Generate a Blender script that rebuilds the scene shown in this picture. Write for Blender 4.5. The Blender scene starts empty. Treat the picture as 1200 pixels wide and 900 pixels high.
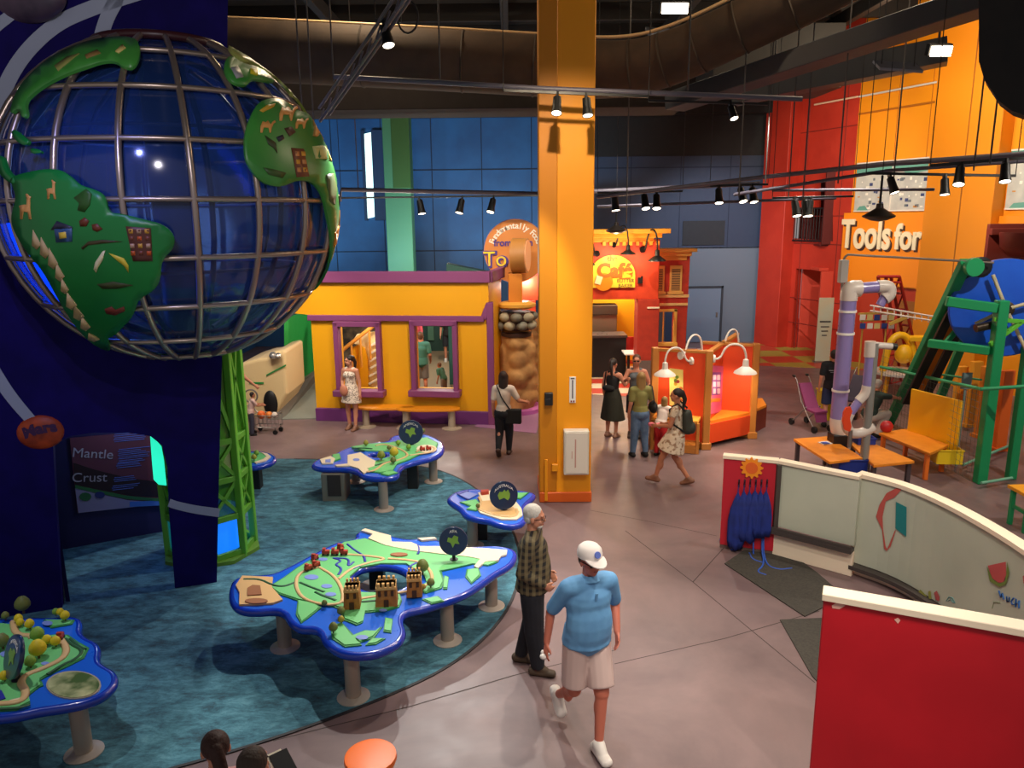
import bpy, math, random
from mathutils import Vector as V, Matrix, Euler
from mathutils.geometry import tessellate_polygon, delaunay_2d_cdt
random.seed(7)
S = bpy.context.scene
COL = S.collection
PI = math.pi
rad = math.radians

# ------------------------------------------------------------------ camera
FOC, PITCH, ROLL, HC = 901.0, rad(12.2), rad(-0.6), 4.55      # focal length in pixels of the 1200x900 frame
CF = V((0, math.cos(PITCH), -math.sin(PITCH)))
_r = V((1, 0, 0)); _u = _r.cross(CF)
CR = _r * math.cos(ROLL) + _u * math.sin(ROLL)
CU = _u * math.cos(ROLL) - _r * math.sin(ROLL)
CO = V((0, 0, HC))
cd = bpy.data.cameras.new('camera')
cd.sensor_fit = 'HORIZONTAL'; cd.sensor_width = 36; cd.lens = 36 * FOC / 1200
cd.clip_start = 0.05; cd.clip_end = 200
cam = bpy.data.objects.new('camera', cd); COL.objects.link(cam)
cam.matrix_world = Matrix(((CR.x, CU.x, -CF.x, CO.x), (CR.y, CU.y, -CF.y, CO.y), (CR.z, CU.z, -CF.z, CO.z), (0, 0, 0, 1)))
S.camera = cam
S.view_settings.view_transform = 'Standard'
S.view_settings.look = 'None'
S.view_settings.gamma = 1.0
S.view_settings.use_curve_mapping = False
S.view_settings.exposure = 0.14
S.cycles.use_denoising = True
S.cycles.max_bounces = 6
S.cycles.transparent_max_bounces = 12

# ------------------------------------------------------------------ world and lights
w = bpy.data.worlds.new('world'); S.world = w; w.use_nodes = True
w.node_tree.nodes['Background'].inputs[0].default_value = (0.72, 0.67, 0.66, 1)
w.node_tree.nodes['Background'].inputs[1].default_value = 0.34

WARM = (1.0, 0.9, 0.76); NEUT = (0.98, 0.97, 0.92)
def spot(p, t, watts, size=60, blend=0.35, col=WARM, r=0.06):
    l = bpy.data.lights.new('spot_lamp', 'SPOT'); l.energy = watts; l.spot_size = rad(size); l.spot_blend = blend
    l.color = col; l.shadow_soft_size = r
    o = bpy.data.objects.new('spot_lamp', l); COL.objects.link(o); o.location = p
    o.rotation_euler = (V(t) - V(p)).to_track_quat('-Z', 'Y').to_euler()
    return o
def lamp(p, watts, col=WARM, r=0.15):
    l = bpy.data.lights.new('point_lamp', 'POINT'); l.energy = watts; l.color = col; l.shadow_soft_size = r
    o = bpy.data.objects.new('point_lamp', l); COL.objects.link(o); o.location = p
    return o
# track spots over the carpet and its tables
spot((-1.6, 10.6, 6.3), (-1.8, 7.0, 0), 800, 62, .4, NEUT)
spot((0.7, 10.6, 6.2), (0.2, 6.2, 0), 560, 60, .4)
spot((-3.4, 11.0, 6.6), (-4.6, 6.3, 0), 760, 60, .4, NEUT)
spot((-5.2, 7.0, 6.9), (-4.7, 4.9, 0.5), 520, 48, .4, NEUT)
spot((1.0, 10.6, 6.1), (-1.8, 11.3, 0), 430, 70, .4, NEUT)
spot((-1.2, 14.5, 6.1), (-2.0, 10.8, 0), 700, 64, .4, NEUT)
# open concrete floor, fence and apparatus
spot((4.5, 9.6, 6.6), (2.6, 7.2, 0), 520, 75, .5)
spot((2.6, 5.0, 6.9), (2.6, 10.0, 0), 560, 80, .5)
spot((3.2, 14.6, 6.4), (2.4, 12.6, 0), 480, 80, .5)
spot((6.4, 8.6, 6.6), (4.8, 5.6, 1.0), 520, 75, .5)
spot((1.2, 3.2, 7.0), (3.4, 5.6, 1.0), 380, 75, .5)
spot((8.2, 9.0, 6.6), (7.6, 12.6, 1.0), 820, 80, .5)
spot((6.5, 16.2, 6.4), (6.6, 15.0, 0), 560, 90, .5)
spot((3.6, 1.6, 6.6), (3.9, 5.7, 1.0), 560, 60, .6)  # unseen fill spot added from the camera side for the near red panel
spot((0.2, 1.9, 7.2), (0.9, 6.2, .8), 420, 50, .6)  # unseen fill spot added from the camera side to brighten the near men
lamp((-5.1, 10.1, 2.1), 16, (.5, .6, 1))
spot((8.2, 16.2, 6.4), (11.8, 21.0, 4.2), 1050, 90, .6)
spot((6.0, 20.5, 6.6), (10.2, 25.5, 4.6), 760, 85, .7, (1, .78, .6))
# yellow front, cafe and far hall
spot((-3.6, 13.0, 6.4), (-3.2, 17.2, 1.9), 620, 80, .6)
spot((-0.9, 13.4, 6.4), (-1.2, 17.2, 1.9), 560, 80, .6)
spot((0.6, 8.6, 6.9), (0.85, 12.0, 3.2), 560, 90, .7, (1, .8, .55))
spot((0.9, 16.4, 6.0), (0.2, 19.2, 2.2), 340, 60, .5)
spot((2.8, 17.2, 6.2), (2.8, 20.6, 3.0), 460, 80, .5)
spot((4.4, 13.8, 6.4), (3.9, 15.6, 1.0), 430, 60, .5)
spot((-5.5, 14.6, 6.2), (-6.2, 17.2, 0.8), 720, 80, .6)
lamp((-2.0, 23.0, 3.4), 260); lamp((3.4, 23.2, 2.9), 110); lamp((-3.2, 18.4, 2.7), 130); lamp((0.4, 20.4, 2.9), 60)  # lamp behind the left window is added to brighten the stairs
spot((-8.2, 21.0, 3.2), (-8.4, 28, 6.4), 1500, 90, .8, (.35, .75, 1))
spot((0.2, 22.0, 2.6), (0.0, 28, 6.6), 1150, 80, .8, (.4, .8, 1))
spot((-4.2, 21.5, 2.8), (-4.4, 28, 6.0), 260, 80, .8, (.4, .75, 1)); spot((6.2, 22.6, 6.0), (7.2, 28, 2.6), 900, 80, .8, (.8, .88, 1))
# light falling on the ducts from the high floods
lamp((-2.5, 14.0, 9.2), 260, (1, .78, .52)); lamp((5.2, 11.5, 8.9), 240, (1, .78, .52)); lamp((9.5, 19, 8.8), 320, (1, .8, .55))
# light at the solar-system wall and the globe
spot((-2.3, 3.6, 6.9), (-4.6, 8.8, 5.2), 190, 62, .6, (.92, .86, .95))
spot((-3.4, 5.2, 6.6), (-5.2, 8.9, 1.6), 150, 70, .6, (.25, .3, 1))

# ------------------------------------------------------------------ pixel -> place
def ray(px, py): return CF + CR * ((px - 600) / FOC) + CU * ((450 - py) / FOC)
def G(px, py, z=0.0):
    d = ray(px, py); return CO + d * ((z - HC) / d.z)
def YP(px, py, y):
    d = ray(px, py); return CO + d * (y / d.y)
def plane_at(a, b):                     # vertical plane through two ground points
    a = V(a); b = V(b); n = V((b.y - a.y, a.x - b.x, 0)).normalized()
    def f(px, py, off=0.0):
        d = ray(px, py); t = (n.dot(a) + off - n.dot(CO)) / n.dot(d); return CO + d * t
    return f
def cr(pts, ox, oy, s): return [(ox + x / s, oy + y / s) for x, y in pts]

# ------------------------------------------------------------------ materials
def lin(c):
    c = [x / 255 for x in c[:3]]
    return tuple((x / 12.92 if x <= .04045 else ((x + .055) / 1.055) ** 2.4) for x in c) + (1,)
_mc = {}
def mat(col, rough=.55, metal=0, emit=0, col2=None, scale=6, bump=0, detail=4, key=None, spec=.5, coat=0, thr=None):
    k = key or (col, rough, metal, emit, col2, scale, bump, spec, coat, thr)
    if k in _mc: return _mc[k]
    m = bpy.data.materials.new('paint'); m.use_nodes = True
    nt = m.node_tree; b = nt.nodes['Principled BSDF']; L = nt.links
    b.inputs['Base Color'].default_value = lin(col); b.inputs['Roughness'].default_value = rough
    b.inputs['Metallic'].default_value = metal; b.inputs['Specular IOR Level'].default_value = spec
    b.inputs['Coat Weight'].default_value = coat
    if emit:
        b.inputs['Emission Color'].default_value = lin(col); b.inputs['Emission Strength'].default_value = emit
    tc = nt.nodes.new('ShaderNodeTexCoord'); n = nt.nodes.new('ShaderNodeTexNoise')
    n.inputs['Scale'].default_value = scale; n.inputs['Detail'].default_value = detail
    L.new(tc.outputs['Object'], n.inputs['Vector'])
    if col2:
        r = nt.nodes.new('ShaderNodeValToRGB'); a, c = thr or (.35, .65)
        r.color_ramp.elements[0].position = a; r.color_ramp.elements[1].position = c
        r.color_ramp.elements[0].color = lin(col); r.color_ramp.elements[1].color = lin(col2)
        L.new(n.outputs['Fac'], r.inputs['Fac']); L.new(r.outputs['Color'], b.inputs['Base Color'])
    else:       # slight wear in the gloss
        mr = nt.nodes.new('ShaderNodeMapRange'); mr.inputs['To Min'].default_value = max(0, rough - .07); mr.inputs['To Max'].default_value = min(1, rough + .07)
        L.new(n.outputs['Fac'], mr.inputs['Value']); L.new(mr.outputs['Result'], b.inputs['Roughness'])
    if bump:
        bp = nt.nodes.new('ShaderNodeBump'); bp.inputs['Strength'].default_value = bump; bp.inputs['Distance'].default_value = .02
        L.new(n.outputs['Fac'], bp.inputs['Height']); L.new(bp.outputs['Normal'], b.inputs['Normal'])
    _mc[k] = m
    return m
def checker(c1, c2, scale, rough=.4, tex='CHECK'):
    m = mat(c1, rough, key=('ck', c1, c2, scale)); nt = m.node_tree
    t = nt.nodes.new('ShaderNodeTexChecker'); t.inputs['Scale'].default_value = scale
    t.inputs['Color1'].default_value = lin(c1); t.inputs['Color2'].default_value = lin(c2)
    tc = nt.nodes.new('ShaderNodeTexCoord'); nt.links.new(tc.outputs['Object'], t.inputs['Vector'])
    nt.links.new(t.outputs['Color'], nt.nodes['Principled BSDF'].inputs['Base Color'])
    return m
def plaid(a, b_, c, scale):
    m = mat(a, .85, key=('plaid', a, b_)); nt = m.node_tree; L = nt.links
    tc = nt.nodes.new('ShaderNodeTexCoord'); fac = []
    for d in ('X', 'Z', 'Y'):
        wv = nt.nodes.new('ShaderNodeTexWave'); wv.bands_direction = d; wv.inputs['Scale'].default_value = scale
        wv.inputs['Distortion'].default_value = .6; L.new(tc.outputs['Object'], wv.inputs['Vector'])
        r = nt.nodes.new('ShaderNodeValToRGB'); r.color_ramp.elements[0].position = .42; r.color_ramp.elements[1].position = .58
        L.new(wv.outputs['Fac'], r.inputs['Fac']); fac.append(r.outputs['Color'])
    mx = nt.nodes.new('ShaderNodeMix'); mx.data_type = 'RGBA'; mx.inputs[6].default_value = lin(a); mx.inputs[7].default_value = lin(b_)
    L.new(fac[1], mx.inputs[0])
    m2 = nt.nodes.new('ShaderNodeMix'); m2.data_type = 'RGBA'; m2.inputs[7].default_value = lin(c)
    ml = nt.nodes.new('ShaderNodeMath'); ml.operation = 'MULTIPLY'; ml.inputs[1].default_value = .6
    L.new(fac[2], ml.inputs[0]); L.new(ml.outputs[0], m2.inputs[0]); L.new(mx.outputs[2], m2.inputs[6])
    L.new(m2.outputs[2], nt.nodes['Principled BSDF'].inputs['Base Color'])
    return m
def glass(col, alpha, rough=.05, key=None):
    k = ('glass', col, alpha)
    if k in _mc: return _mc[k]
    m = bpy.data.materials.new('glazing'); m.use_nodes = True; nt = m.node_tree; b = nt.nodes['Principled BSDF']
    b.inputs['Base Color'].default_value = lin(col); b.inputs['Roughness'].default_value = rough; b.inputs['Alpha'].default_value = alpha
    b.inputs['Specular IOR Level'].default_value = .7
    _mc[k] = m; return m

# ------------------------------------------------------------------ mesh builder
class B:
    def __init__(s, m=None): s.v = []; s.f = []; s.fm = []; s.sm = []; s.mats = [m] if m else []; s.mi = 0
    def m(s, m):
        if m not in s.mats: s.mats.append(m)
        s.mi = s.mats.index(m); return s
    def add(s, vs, fs, smooth=False):
        n = len(s.v); s.v += [tuple(v) for v in vs]
        for f in fs:
            s.f.append([n + i for i in f]); s.fm.append(s.mi); s.sm.append(smooth)
        return s
    def box(s, c, d, rz=0, rx=0, ry=0):          # centre, size
        M_ = Matrix.Translation(c) @ Euler((rx, ry, rz)).to_matrix().to_4x4()
        x, y, z = d[0] / 2, d[1] / 2, d[2] / 2
        k = min(x, y, z) * .18; k = min(k, .012)
        vs = []; 
        for sx in (-1, 1):
            for sy in (-1, 1):
                for sz in (-1, 1):
                    vs += [M_ @ V((sx * x, sy * (y - k), sz * (z - k))), M_ @ V((sx * (x - k), sy * y, sz * (z - k))), M_ @ V((sx * (x - k), sy * (y - k), sz * z))]
        I = lambda a, b, c, q: 3 * ((a > 0) * 4 + (b > 0) * 2 + (c > 0)) + q
        fs = []
        for a in (-1, 1):
            fs.append([I(a, -1, -1, 0), I(a, 1, -1, 0), I(a, 1, 1, 0), I(a, -1, 1, 0)][::a])
            fs.append([I(-1, a, -1, 1), I(1, a, -1, 1), I(1, a, 1, 1), I(-1, a, 1, 1)][::-a])
            fs.append([I(-1, -1, a, 2), I(1, -1, a, 2), I(1, 1, a, 2), I(-1, 1, a, 2)][::a])
            for b in (-1, 1):
                fs.append([I(a, b, -1, 0), I(a, b, 1, 0), I(a, b, 1, 1), I(a, b, -1, 1)])
                fs.append([I(a, -1, b, 0), I(a, 1, b, 0), I(a, 1, b, 2), I(a, -1, b, 2)])
                fs.append([I(-1, a, b, 1), I(1, a, b, 1), I(1, a, b, 2), I(-1, a, b, 2)])
                for c_ in (-1, 1): fs.append([I(a, b, c_, 0), I(a, b, c_, 1), I(a, b, c_, 2)])
        return s.add(vs, fs)
    def bx(s, x0, x1, y0, y1, z0, z1): return s.box(((x0 + x1) / 2, (y0 + y1) / 2, (z0 + z1) / 2), (abs(x1 - x0), abs(y1 - y0), abs(z1 - z0)))
    def beam(s, a, b, wd, ht, up=(0, 0, 1)):     # rectangular bar a->b
        a = V(a); b = V(b); d = b - a; L = d.length; d.normalize(); up = V(up)
        if abs(d.dot(up)) > .98: up = V((0, 1, 0))
        x = d.cross(up).normalized(); y = x.cross(d)
        M_ = Matrix((( d.x, x.x, y.x, 0), (d.y, x.y, y.y, 0), (d.z, x.z, y.z, 0), (0, 0, 0, 1)))
        c = (a + b) / 2; n = len(s.v); s.box((0, 0, 0), (L, wd, ht))
        for i in range(n, len(s.v)): s.v[i] = tuple(M_ @ V(s.v[i]) + c)
        return s
    def wall(s, a, b, z0, z1, t=.08):            # upright board between two plan points
        a = V((a[0], a[1], 0)); b = V((b[0], b[1], 0)); d = b - a
        return s.box(((a.x + b.x) / 2, (a.y + b.y) / 2, (z0 + z1) / 2), (d.length, t, z1 - z0), math.atan2(d.y, d.x))
    def tube(s, pts, r, n=10, caps=True, flat=None):
        pts = [V(p) for p in pts]; N = len(pts)
        rs = r if isinstance(r, (list, tuple)) else [r] * N
        vs = []; prev = None
        for i, p in enumerate(pts):
            d = (pts[min(i + 1, N - 1)] - pts[max(i - 1, 0)]).normalized()
            if prev is None:
                a = V((0, 0, 1)) if abs(d.z) < .9 else V((1, 0, 0))
                x = d.cross(a).normalized()
            else: x = (prev - d * prev.dot(d)).normalized()
            prev = x; y = d.cross(x)
            for k in range(n):
                t = 2 * PI * k / n
                vs.append(p + (x * math.cos(t) + y * math.sin(t) * (flat or 1)) * rs[i])
        fs = [[i * n + k, i * n + (k + 1) % n, (i + 1) * n + (k + 1) % n, (i + 1) * n + k] for i in range(N - 1) for k in range(n)]
        s.add(vs, fs, True)
        if caps:
            s.add(vs[:n], [list(range(n))[::-1]]); s.add(vs[-n:], [list(range(n))])
        return s
    def cyl(s, c, r, h, n=24, r2=None): return s.lathe([(r, 0), (r2 if r2 is not None else r, h)], c, n, caps=True)
    def lathe(s, prof, c=(0, 0, 0), n=24, caps=False, axis=None, smooth=True, seg=None):
        c = V(c); Q = V((0, 0, 1)).rotation_difference(V(axis)).to_matrix() if axis else Matrix.Identity(3)
        runs = [[prof[0], prof[1]]]
        for i in range(2, len(prof)):
            a = V(prof[i - 1]) - V(prof[i - 2]); b = V(prof[i]) - V(prof[i - 1])
            if a.length > 1e-9 and b.length > 1e-9 and a.angle(b) > .75: runs.append([prof[i - 1], prof[i]])
            else: runs[-1].append(prof[i])
        ring = lambda r, z: [c + Q @ V((r * math.cos(2 * PI * k / n), r * math.sin(2 * PI * k / n), z)) for k in range(n)]
        for run in runs:
            vs = [v for r, z in run for v in ring(r, z)]
            s.add(vs, [[i * n + k, i * n + (k + 1) % n, (i + 1) * n + (k + 1) % n, (i + 1) * n + k] for i in range(len(run) - 1) for k in range(n)], smooth)
        vs = ring(*prof[0]) + ring(*prof[-1])
        if caps: s.add(vs[:n], [list(range(n))[::-1]]); s.add(vs[-n:], [list(range(n))])
        return s
    def ell(s, c, r, n=16, m_=10, rot=None):
        c = V(c); r = (r, r, r) if not isinstance(r, (tuple, list)) else r
        vs = [V((0, 0, r[2]))]
        for i in range(1, m_):
            ph = PI * i / m_
            for k in range(n):
                t = 2 * PI * k / n; vs.append(V((r[0] * math.sin(ph) * math.cos(t), r[1] * math.sin(ph) * math.sin(t), r[2] * math.cos(ph))))
        vs.append(V((0, 0, -r[2])))
        fs = [[0, 1 + k, 1 + (k + 1) % n] for k in range(n)]
        for i in range(m_ - 2):
            for k in range(n): fs.append([1 + i * n + k, 1 + (i + 1) * n + k, 1 + (i + 1) * n + (k + 1) % n, 1 + i * n + (k + 1) % n])
        b0 = 1 + (m_ - 2) * n; fs += [[b0 + (k + 1) % n, b0 + k, len(vs) - 1] for k in range(n)]
        if rot: vs = [rot @ v for v in vs]
        return s.add([v + c for v in vs], fs, True)
    def cap(s, p0, p1, a, b, side=None, dome=1, n=14):   # tapered limb, elliptic section: a, b = (r_side, r_other) at each end
        p0 = V(p0); p1 = V(p1); a = (a, a) if not isinstance(a, tuple) else a; b = (b, b) if not isinstance(b, tuple) else b
        d = (p1 - p0).normalized(); sd = V(side) if side else V((1, 0, 0))
        if abs(sd.dot(d)) > .95: sd = V((0, 1, 0))
        x = (sd - d * sd.dot(d)).normalized(); y = d.cross(x); rings = []
        if dome:
            for t in (.98, .75, .4): rings.append((p0 - d * min(a) * t * dome, math.sqrt(1 - t * t), a))
        rings.append((p0, 1, a)); rings.append((p1, 1, b))
        if dome:
            for t in (.4, .75, .98): rings.append((p1 + d * min(b) * t * dome, math.sqrt(1 - t * t), b))
        vs = []
        for p, k_, rr in rings:
            for k in range(n):
                t = 2 * PI * k / n; vs.append(p + x * (rr[0] * k_ * math.cos(t)) + y * (rr[1] * k_ * math.sin(t)))
        fs = [[i * n + k, i * n + (k + 1) % n, (i + 1) * n + (k + 1) % n, (i + 1) * n + k] for i in range(len(rings) - 1) for k in range(n)]
        fs += [list(range(n))[::-1], list(range(len(vs) - n, len(vs)))]
        return s.add(vs, fs, True)
    def slab(s, outer, vec, holes=(), side=True):       # planar outline extruded by vec
        vec = V(vec); loops = [[V(p) for p in outer]] + [[V(p) for p in h] for h in holes]
        flat = [p for l in loops for p in l]; n = len(flat)
        if len(loops) == 1:
            l = loops[0]; a = V((0, 0, 0))
            for i in range(n): a += l[i].cross(l[(i + 1) % n])
            up = list(range(n)) if a.dot(vec) >= 0 else list(range(n))[::-1]
            return s.add(l + [p + vec for p in l], [[i + n for i in up], up[::-1]] + [[i, (i + 1) % n, n + (i + 1) % n, n + i] for i in range(n)])
        tr = tessellate_polygon(loops)
        nn = None
        fs = []
        for t in tr:
            q = (flat[t[1]] - flat[t[0]]).cross(flat[t[2]] - flat[t[0]])
            t = list(t) if q.dot(vec) >= 0 else list(t)[::-1]
            fs.append([i + n for i in t]); fs.append(t[::-1])
        k = 0
        for l in loops:
            m_ = len(l)
            for i in range(m_): fs.append([k + i, k + (i + 1) % m_, n + k + (i + 1) % m_, n + k + i])
            k += m_
        return s.add(flat + [p + vec for p in flat], fs)
    def text(s, body, size, M4, ext=.01, sx=1.0, warp=None, align='CENTER', bold=0.0):
        cu = bpy.data.curves.new('t', 'FONT'); cu.body = body; cu.size = size; cu.extrude = ext; cu.align_x = align; cu.align_y = 'CENTER'; cu.offset = bold
        o = bpy.data.objects.new('t', cu); COL.objects.link(o)
        dg = bpy.context.evaluated_depsgraph_get(); me = bpy.data.meshes.new_from_object(o.evaluated_get(dg))
        vs = [v.co.copy() for v in me.vertices]
        for v in vs: v.x *= sx
        if warp: vs = [warp(v) for v in vs]
        s.add([M4 @ v for v in vs], [list(p.vertices) for p in me.polygons])
        bpy.data.objects.remove(o); bpy.data.curves.remove(cu); bpy.data.meshes.remove(me)
        return s

def tag(o, label=None, cat=None, group=None, kind=None):
    if label: o['label'] = label
    if cat: o['category'] = cat
    if group: o['group'] = group
    if kind: o['kind'] = kind
    return o
def thing(name, label, cat, loc=(0, 0, 0), rz=0, group=None):
    o = bpy.data.objects.new(name, None); COL.objects.link(o); o.empty_display_size = .1
    o.matrix_world = Matrix.Translation(loc) @ Matrix.Rotation(rz, 4, 'Z')
    o['mw'] = [*loc, rz]
    return tag(o, label, cat, group)
def put(name, b, parent=None, world=False, label=None, cat=None, group=None, kind=None, bevel=0, mesh=None):
    """link a builder as one mesh; world=True: its coordinates are world ones even under a parent"""
    if mesh: me = mesh
    else:
        me = bpy.data.meshes.new(name)
        off = V((0, 0, 0))
        if parent is None and b.v:
            xs = [v[0] for v in b.v]; ys = [v[1] for v in b.v]; zs = [v[2] for v in b.v]
            off = V(((min(xs) + max(xs)) / 2, (min(ys) + max(ys)) / 2, min(zs)))
        me.from_pydata([V(v) - off for v in b.v], [], b.f)
        for m in b.mats: me.materials.append(m)
        me.polygons.foreach_set('material_index', b.fm)
        me.polygons.foreach_set('use_smooth', b.sm)
        me.update()
    o = bpy.data.objects.new(name, me); COL.objects.link(o)
    if parent is None:
        if not mesh: o.location = off
    else:
        o.parent = parent
        if world:
            x, y, z, r = parent['mw'] if 'mw' in parent else (0, 0, 0, 0)
            o.matrix_parent_inverse = (Matrix.Translation((x, y, z)) @ Matrix.Rotation(r, 4, 'Z')).inverted()
            o['wp'] = 1
    if bevel:
        md = o.modifiers.new('bevel', 'BEVEL'); md.width = bevel; md.segments = 3; md.limit_method = 'ANGLE'; md.angle_limit = rad(40)
    return tag(o, label, cat, group, kind)
def sub(name, b, parent, label=None, mesh=None):   # a sub-part of a mesh part whose coordinates follow the same frame
    o = put(name, b, None if False else parent, False, label, mesh=mesh)
    return o
def copy_thing(o, loc, rz, label=None, group=None):
    c = o.copy(); COL.objects.link(c); c.matrix_world = Matrix.Translation(loc) @ Matrix.Rotation(rz, 4, 'Z')
    if label: c['label'] = label
    if group: c['group'] = group
    for ch in list(o.children):
        d = ch.copy(); COL.objects.link(d); d.parent = c
        for g in list(ch.children):
            e = g.copy(); COL.objects.link(e); e.parent = d
    return c
def frame(o, dx, up=(0, 0, 1)):      # text frame: x along dx, y up, z towards the viewer
    x = V(dx).normalized(); y = V(up).normalized(); z = x.cross(y).normalized(); y = z.cross(x)
    return Matrix(((x.x, y.x, z.x, o[0]), (x.y, y.y, z.y, o[1]), (x.z, y.z, z.z, o[2]), (0, 0, 0, 1)))
def blob(b, vox, smooth=4):          # fuse overlapping closed shapes into one continuous skin
    o = bpy.data.objects.new('t', None) if False else None
    me = bpy.data.meshes.new('t'); me.from_pydata(b.v, [], b.f)
    ob = bpy.data.objects.new('t', me); COL.objects.link(ob)
    r = ob.modifiers.new('r', 'REMESH'); r.mode = 'VOXEL'; r.voxel_size = vox; r.use_smooth_shade = True
    if smooth:
        sm = ob.modifiers.new('s', 'SMOOTH'); sm.factor = .5; sm.iterations = smooth
    dg = bpy.context.evaluated_depsgraph_get(); out = bpy.data.meshes.new_from_object(ob.evaluated_get(dg))
    bpy.data.objects.remove(ob); bpy.data.meshes.remove(me)
    out.materials.clear()
    for m in b.mats: out.materials.append(m)
    return out

# ------------------------------------------------------------------ palette
STEEL = mat((150, 142, 135), .35, .8)
DARK = mat((22, 21, 24), .5)
BLACK = mat((12, 12, 13), .45)
CREAM = mat((240, 228, 204), .5)
YEL = mat((232, 162, 4), .5)
PUR = mat((128, 62, 108), .5)
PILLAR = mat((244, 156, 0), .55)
NAVY = mat((22, 12, 90), .75, col2=(17, 9, 76), scale=3, spec=.12)
ORANGE = mat((235, 100, 20), .45)
RED = mat((196, 58, 36), .55)
WHITE = mat((232, 228, 222), .45)
WOOD = mat((206, 132, 42), .4, col2=(190, 112, 30), scale=9)
LAMPGLOW = mat((255, 236, 205), .5, emit=14)
# ================================================================== SETTING
# floor: polished tinted concrete
def concrete():
    m = mat((112, 96, 94), .5, key='conc'); nt = m.node_tree; L = nt.links; b = nt.nodes['Principled BSDF']
    tc = nt.nodes.new('ShaderNodeTexCoord')
    n1 = nt.nodes.new('ShaderNodeTexNoise'); n1.inputs['Scale'].default_value = .45; n1.inputs['Detail'].default_value = 9; n1.inputs['Roughness'].default_value = .62
    n1.inputs['Distortion'].default_value = .8
    L.new(tc.outputs['Object'], n1.inputs['Vector'])
    r = nt.nodes.new('ShaderNodeValToRGB'); r.color_ramp.elements[0].position = .32; r.color_ramp.elements[1].position = .7
    r.color_ramp.elements[0].color = lin((94, 76, 78)); r.color_ramp.elements[1].color = lin((130, 106, 106))
    L.new(n1.outputs['Fac'], r.inputs['Fac']); L.new(r.outputs['Color'], b.inputs['Base Color'])
    n2 = nt.nodes.new('ShaderNodeTexNoise'); n2.inputs['Scale'].default_value = 3; n2.inputs['Detail'].default_value = 5
    L.new(tc.outputs['Object'], n2.inputs['Vector'])
    mr = nt.nodes.new('ShaderNodeMapRange'); mr.inputs['To Min'].default_value = .3; mr.inputs['To Max'].default_value = .55
    L.new(n2.outputs['Fac'], mr.inputs['Value']); L.new(mr.outputs['Result'], b.inputs['Roughness'])
    return m
fl = B(concrete())
fl.add([(-16, 1.5, 0), (17, 1.5, 0), (17, 30, 0), (-16, 30, 0)], [[0, 1, 2, 3]])
fl.m(mat((58, 46, 44), .8))
for line in ([(692, 598), (760, 611), (840, 628)], [(733, 622), (812, 682), (955, 800)], [(720, 778), (850, 748), (960, 716)],
             [(320, 868), (480, 828), (600, 792), (720, 762)], [(470, 486), (600, 500), (628, 504)], [(700, 505), (850, 520)], [(812, 682), (850, 640)]):
    q = [G(x, y, .0015) for x, y in line]
    for a, b in zip(q, q[1:]):
        d = (b - a).normalized(); nrm = V((-d.y, d.x, 0)) * .006
        fl.add([a - nrm, b - nrm, b + nrm, a + nrm], [[0, 1, 2, 3]])
put('floor', fl, kind='structure')

# carpet
def carpetmat():
    m = mat((40, 78, 92), .95, key='carpet'); nt = m.node_tree; L = nt.links; b = nt.nodes['Principled BSDF']
    tc = nt.nodes.new('ShaderNodeTexCoord'); mp = nt.nodes.new('ShaderNodeMapping'); mp.inputs['Scale'].default_value = (1.5, 3.2, 1); mp.inputs['Rotation'].default_value = (0, 0, .3)
    L.new(tc.outputs['Object'], mp.inputs['Vector'])
    n1 = nt.nodes.new('ShaderNodeTexNoise'); n1.inputs['Scale'].default_value = 1.9; n1.inputs['Detail'].default_value = 10; n1.inputs['Roughness'].default_value = .8; n1.inputs['Distortion'].default_value = .25
    L.new(mp.outputs['Vector'], n1.inputs['Vector'])
    r = nt.nodes.new('ShaderNodeValToRGB'); e = r.color_ramp.elements
    e[0].position = .33; e[0].color = lin((36, 52, 62)); e[1].position = .7; e[1].color = lin((102, 152, 166))
    c = e.new(.45); c.color = lin((50, 92, 108)); c = e.new(.54); c.color = lin((70, 120, 136))
    L.new(n1.outputs['Fac'], r.inputs['Fac']); L.new(r.outputs['Color'], b.inputs['Base Color'])
    n2 = nt.nodes.new('ShaderNodeTexNoise'); n2.inputs['Scale'].default_value = 90
    L.new(tc.outputs['Object'], n2.inputs['Vector']); bp = nt.nodes.new('ShaderNodeBump'); bp.inputs['Strength'].default_value = .25
    L.new(n2.outputs['Fac'], bp.inputs['Height']); L.new(bp.outputs['Normal'], b.inputs['Normal'])
    return m
def smooth_loop(p, it=2):
    for _ in range(it):
        q = []
        for i in range(len(p)):
            a = p[i]; b = p[(i + 1) % len(p)]
            q.append(a * .75 + b * .25); q.append(a * .25 + b * .75)
        p = q
    return p
cpx = [(-500, 540), (300, 537), (420, 540), (500, 546), (548, 564), (592, 602), (612, 650), (604, 700), (576, 742), (530, 780), (470, 810), (390, 842), (300, 873), (200, 902), (60, 940), (-150, 990)]
cp = smooth_loop([G(x, y) for x, y in cpx], 2)
cb = B(carpetmat()); cb.slab([p + V((0, 0, .001)) for p in cp], (0, 0, .009))
put('carpet', cb, label='mottled teal blue carpet under the map tables with a curved edge', cat='carpet')
cb = B(mat((34, 30, 34), .6))
for i in range(len(cp)):
    a = cp[i]; b = cp[(i + 1) % len(cp)]
    if (a - b).length < .9: cb.beam(a + V((0, 0, .006)), b + V((0, 0, .006)), .035, .011)
put('carpet_edging', cb, label='thin dark edging strip along the curved carpet border', cat='edging')

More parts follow.
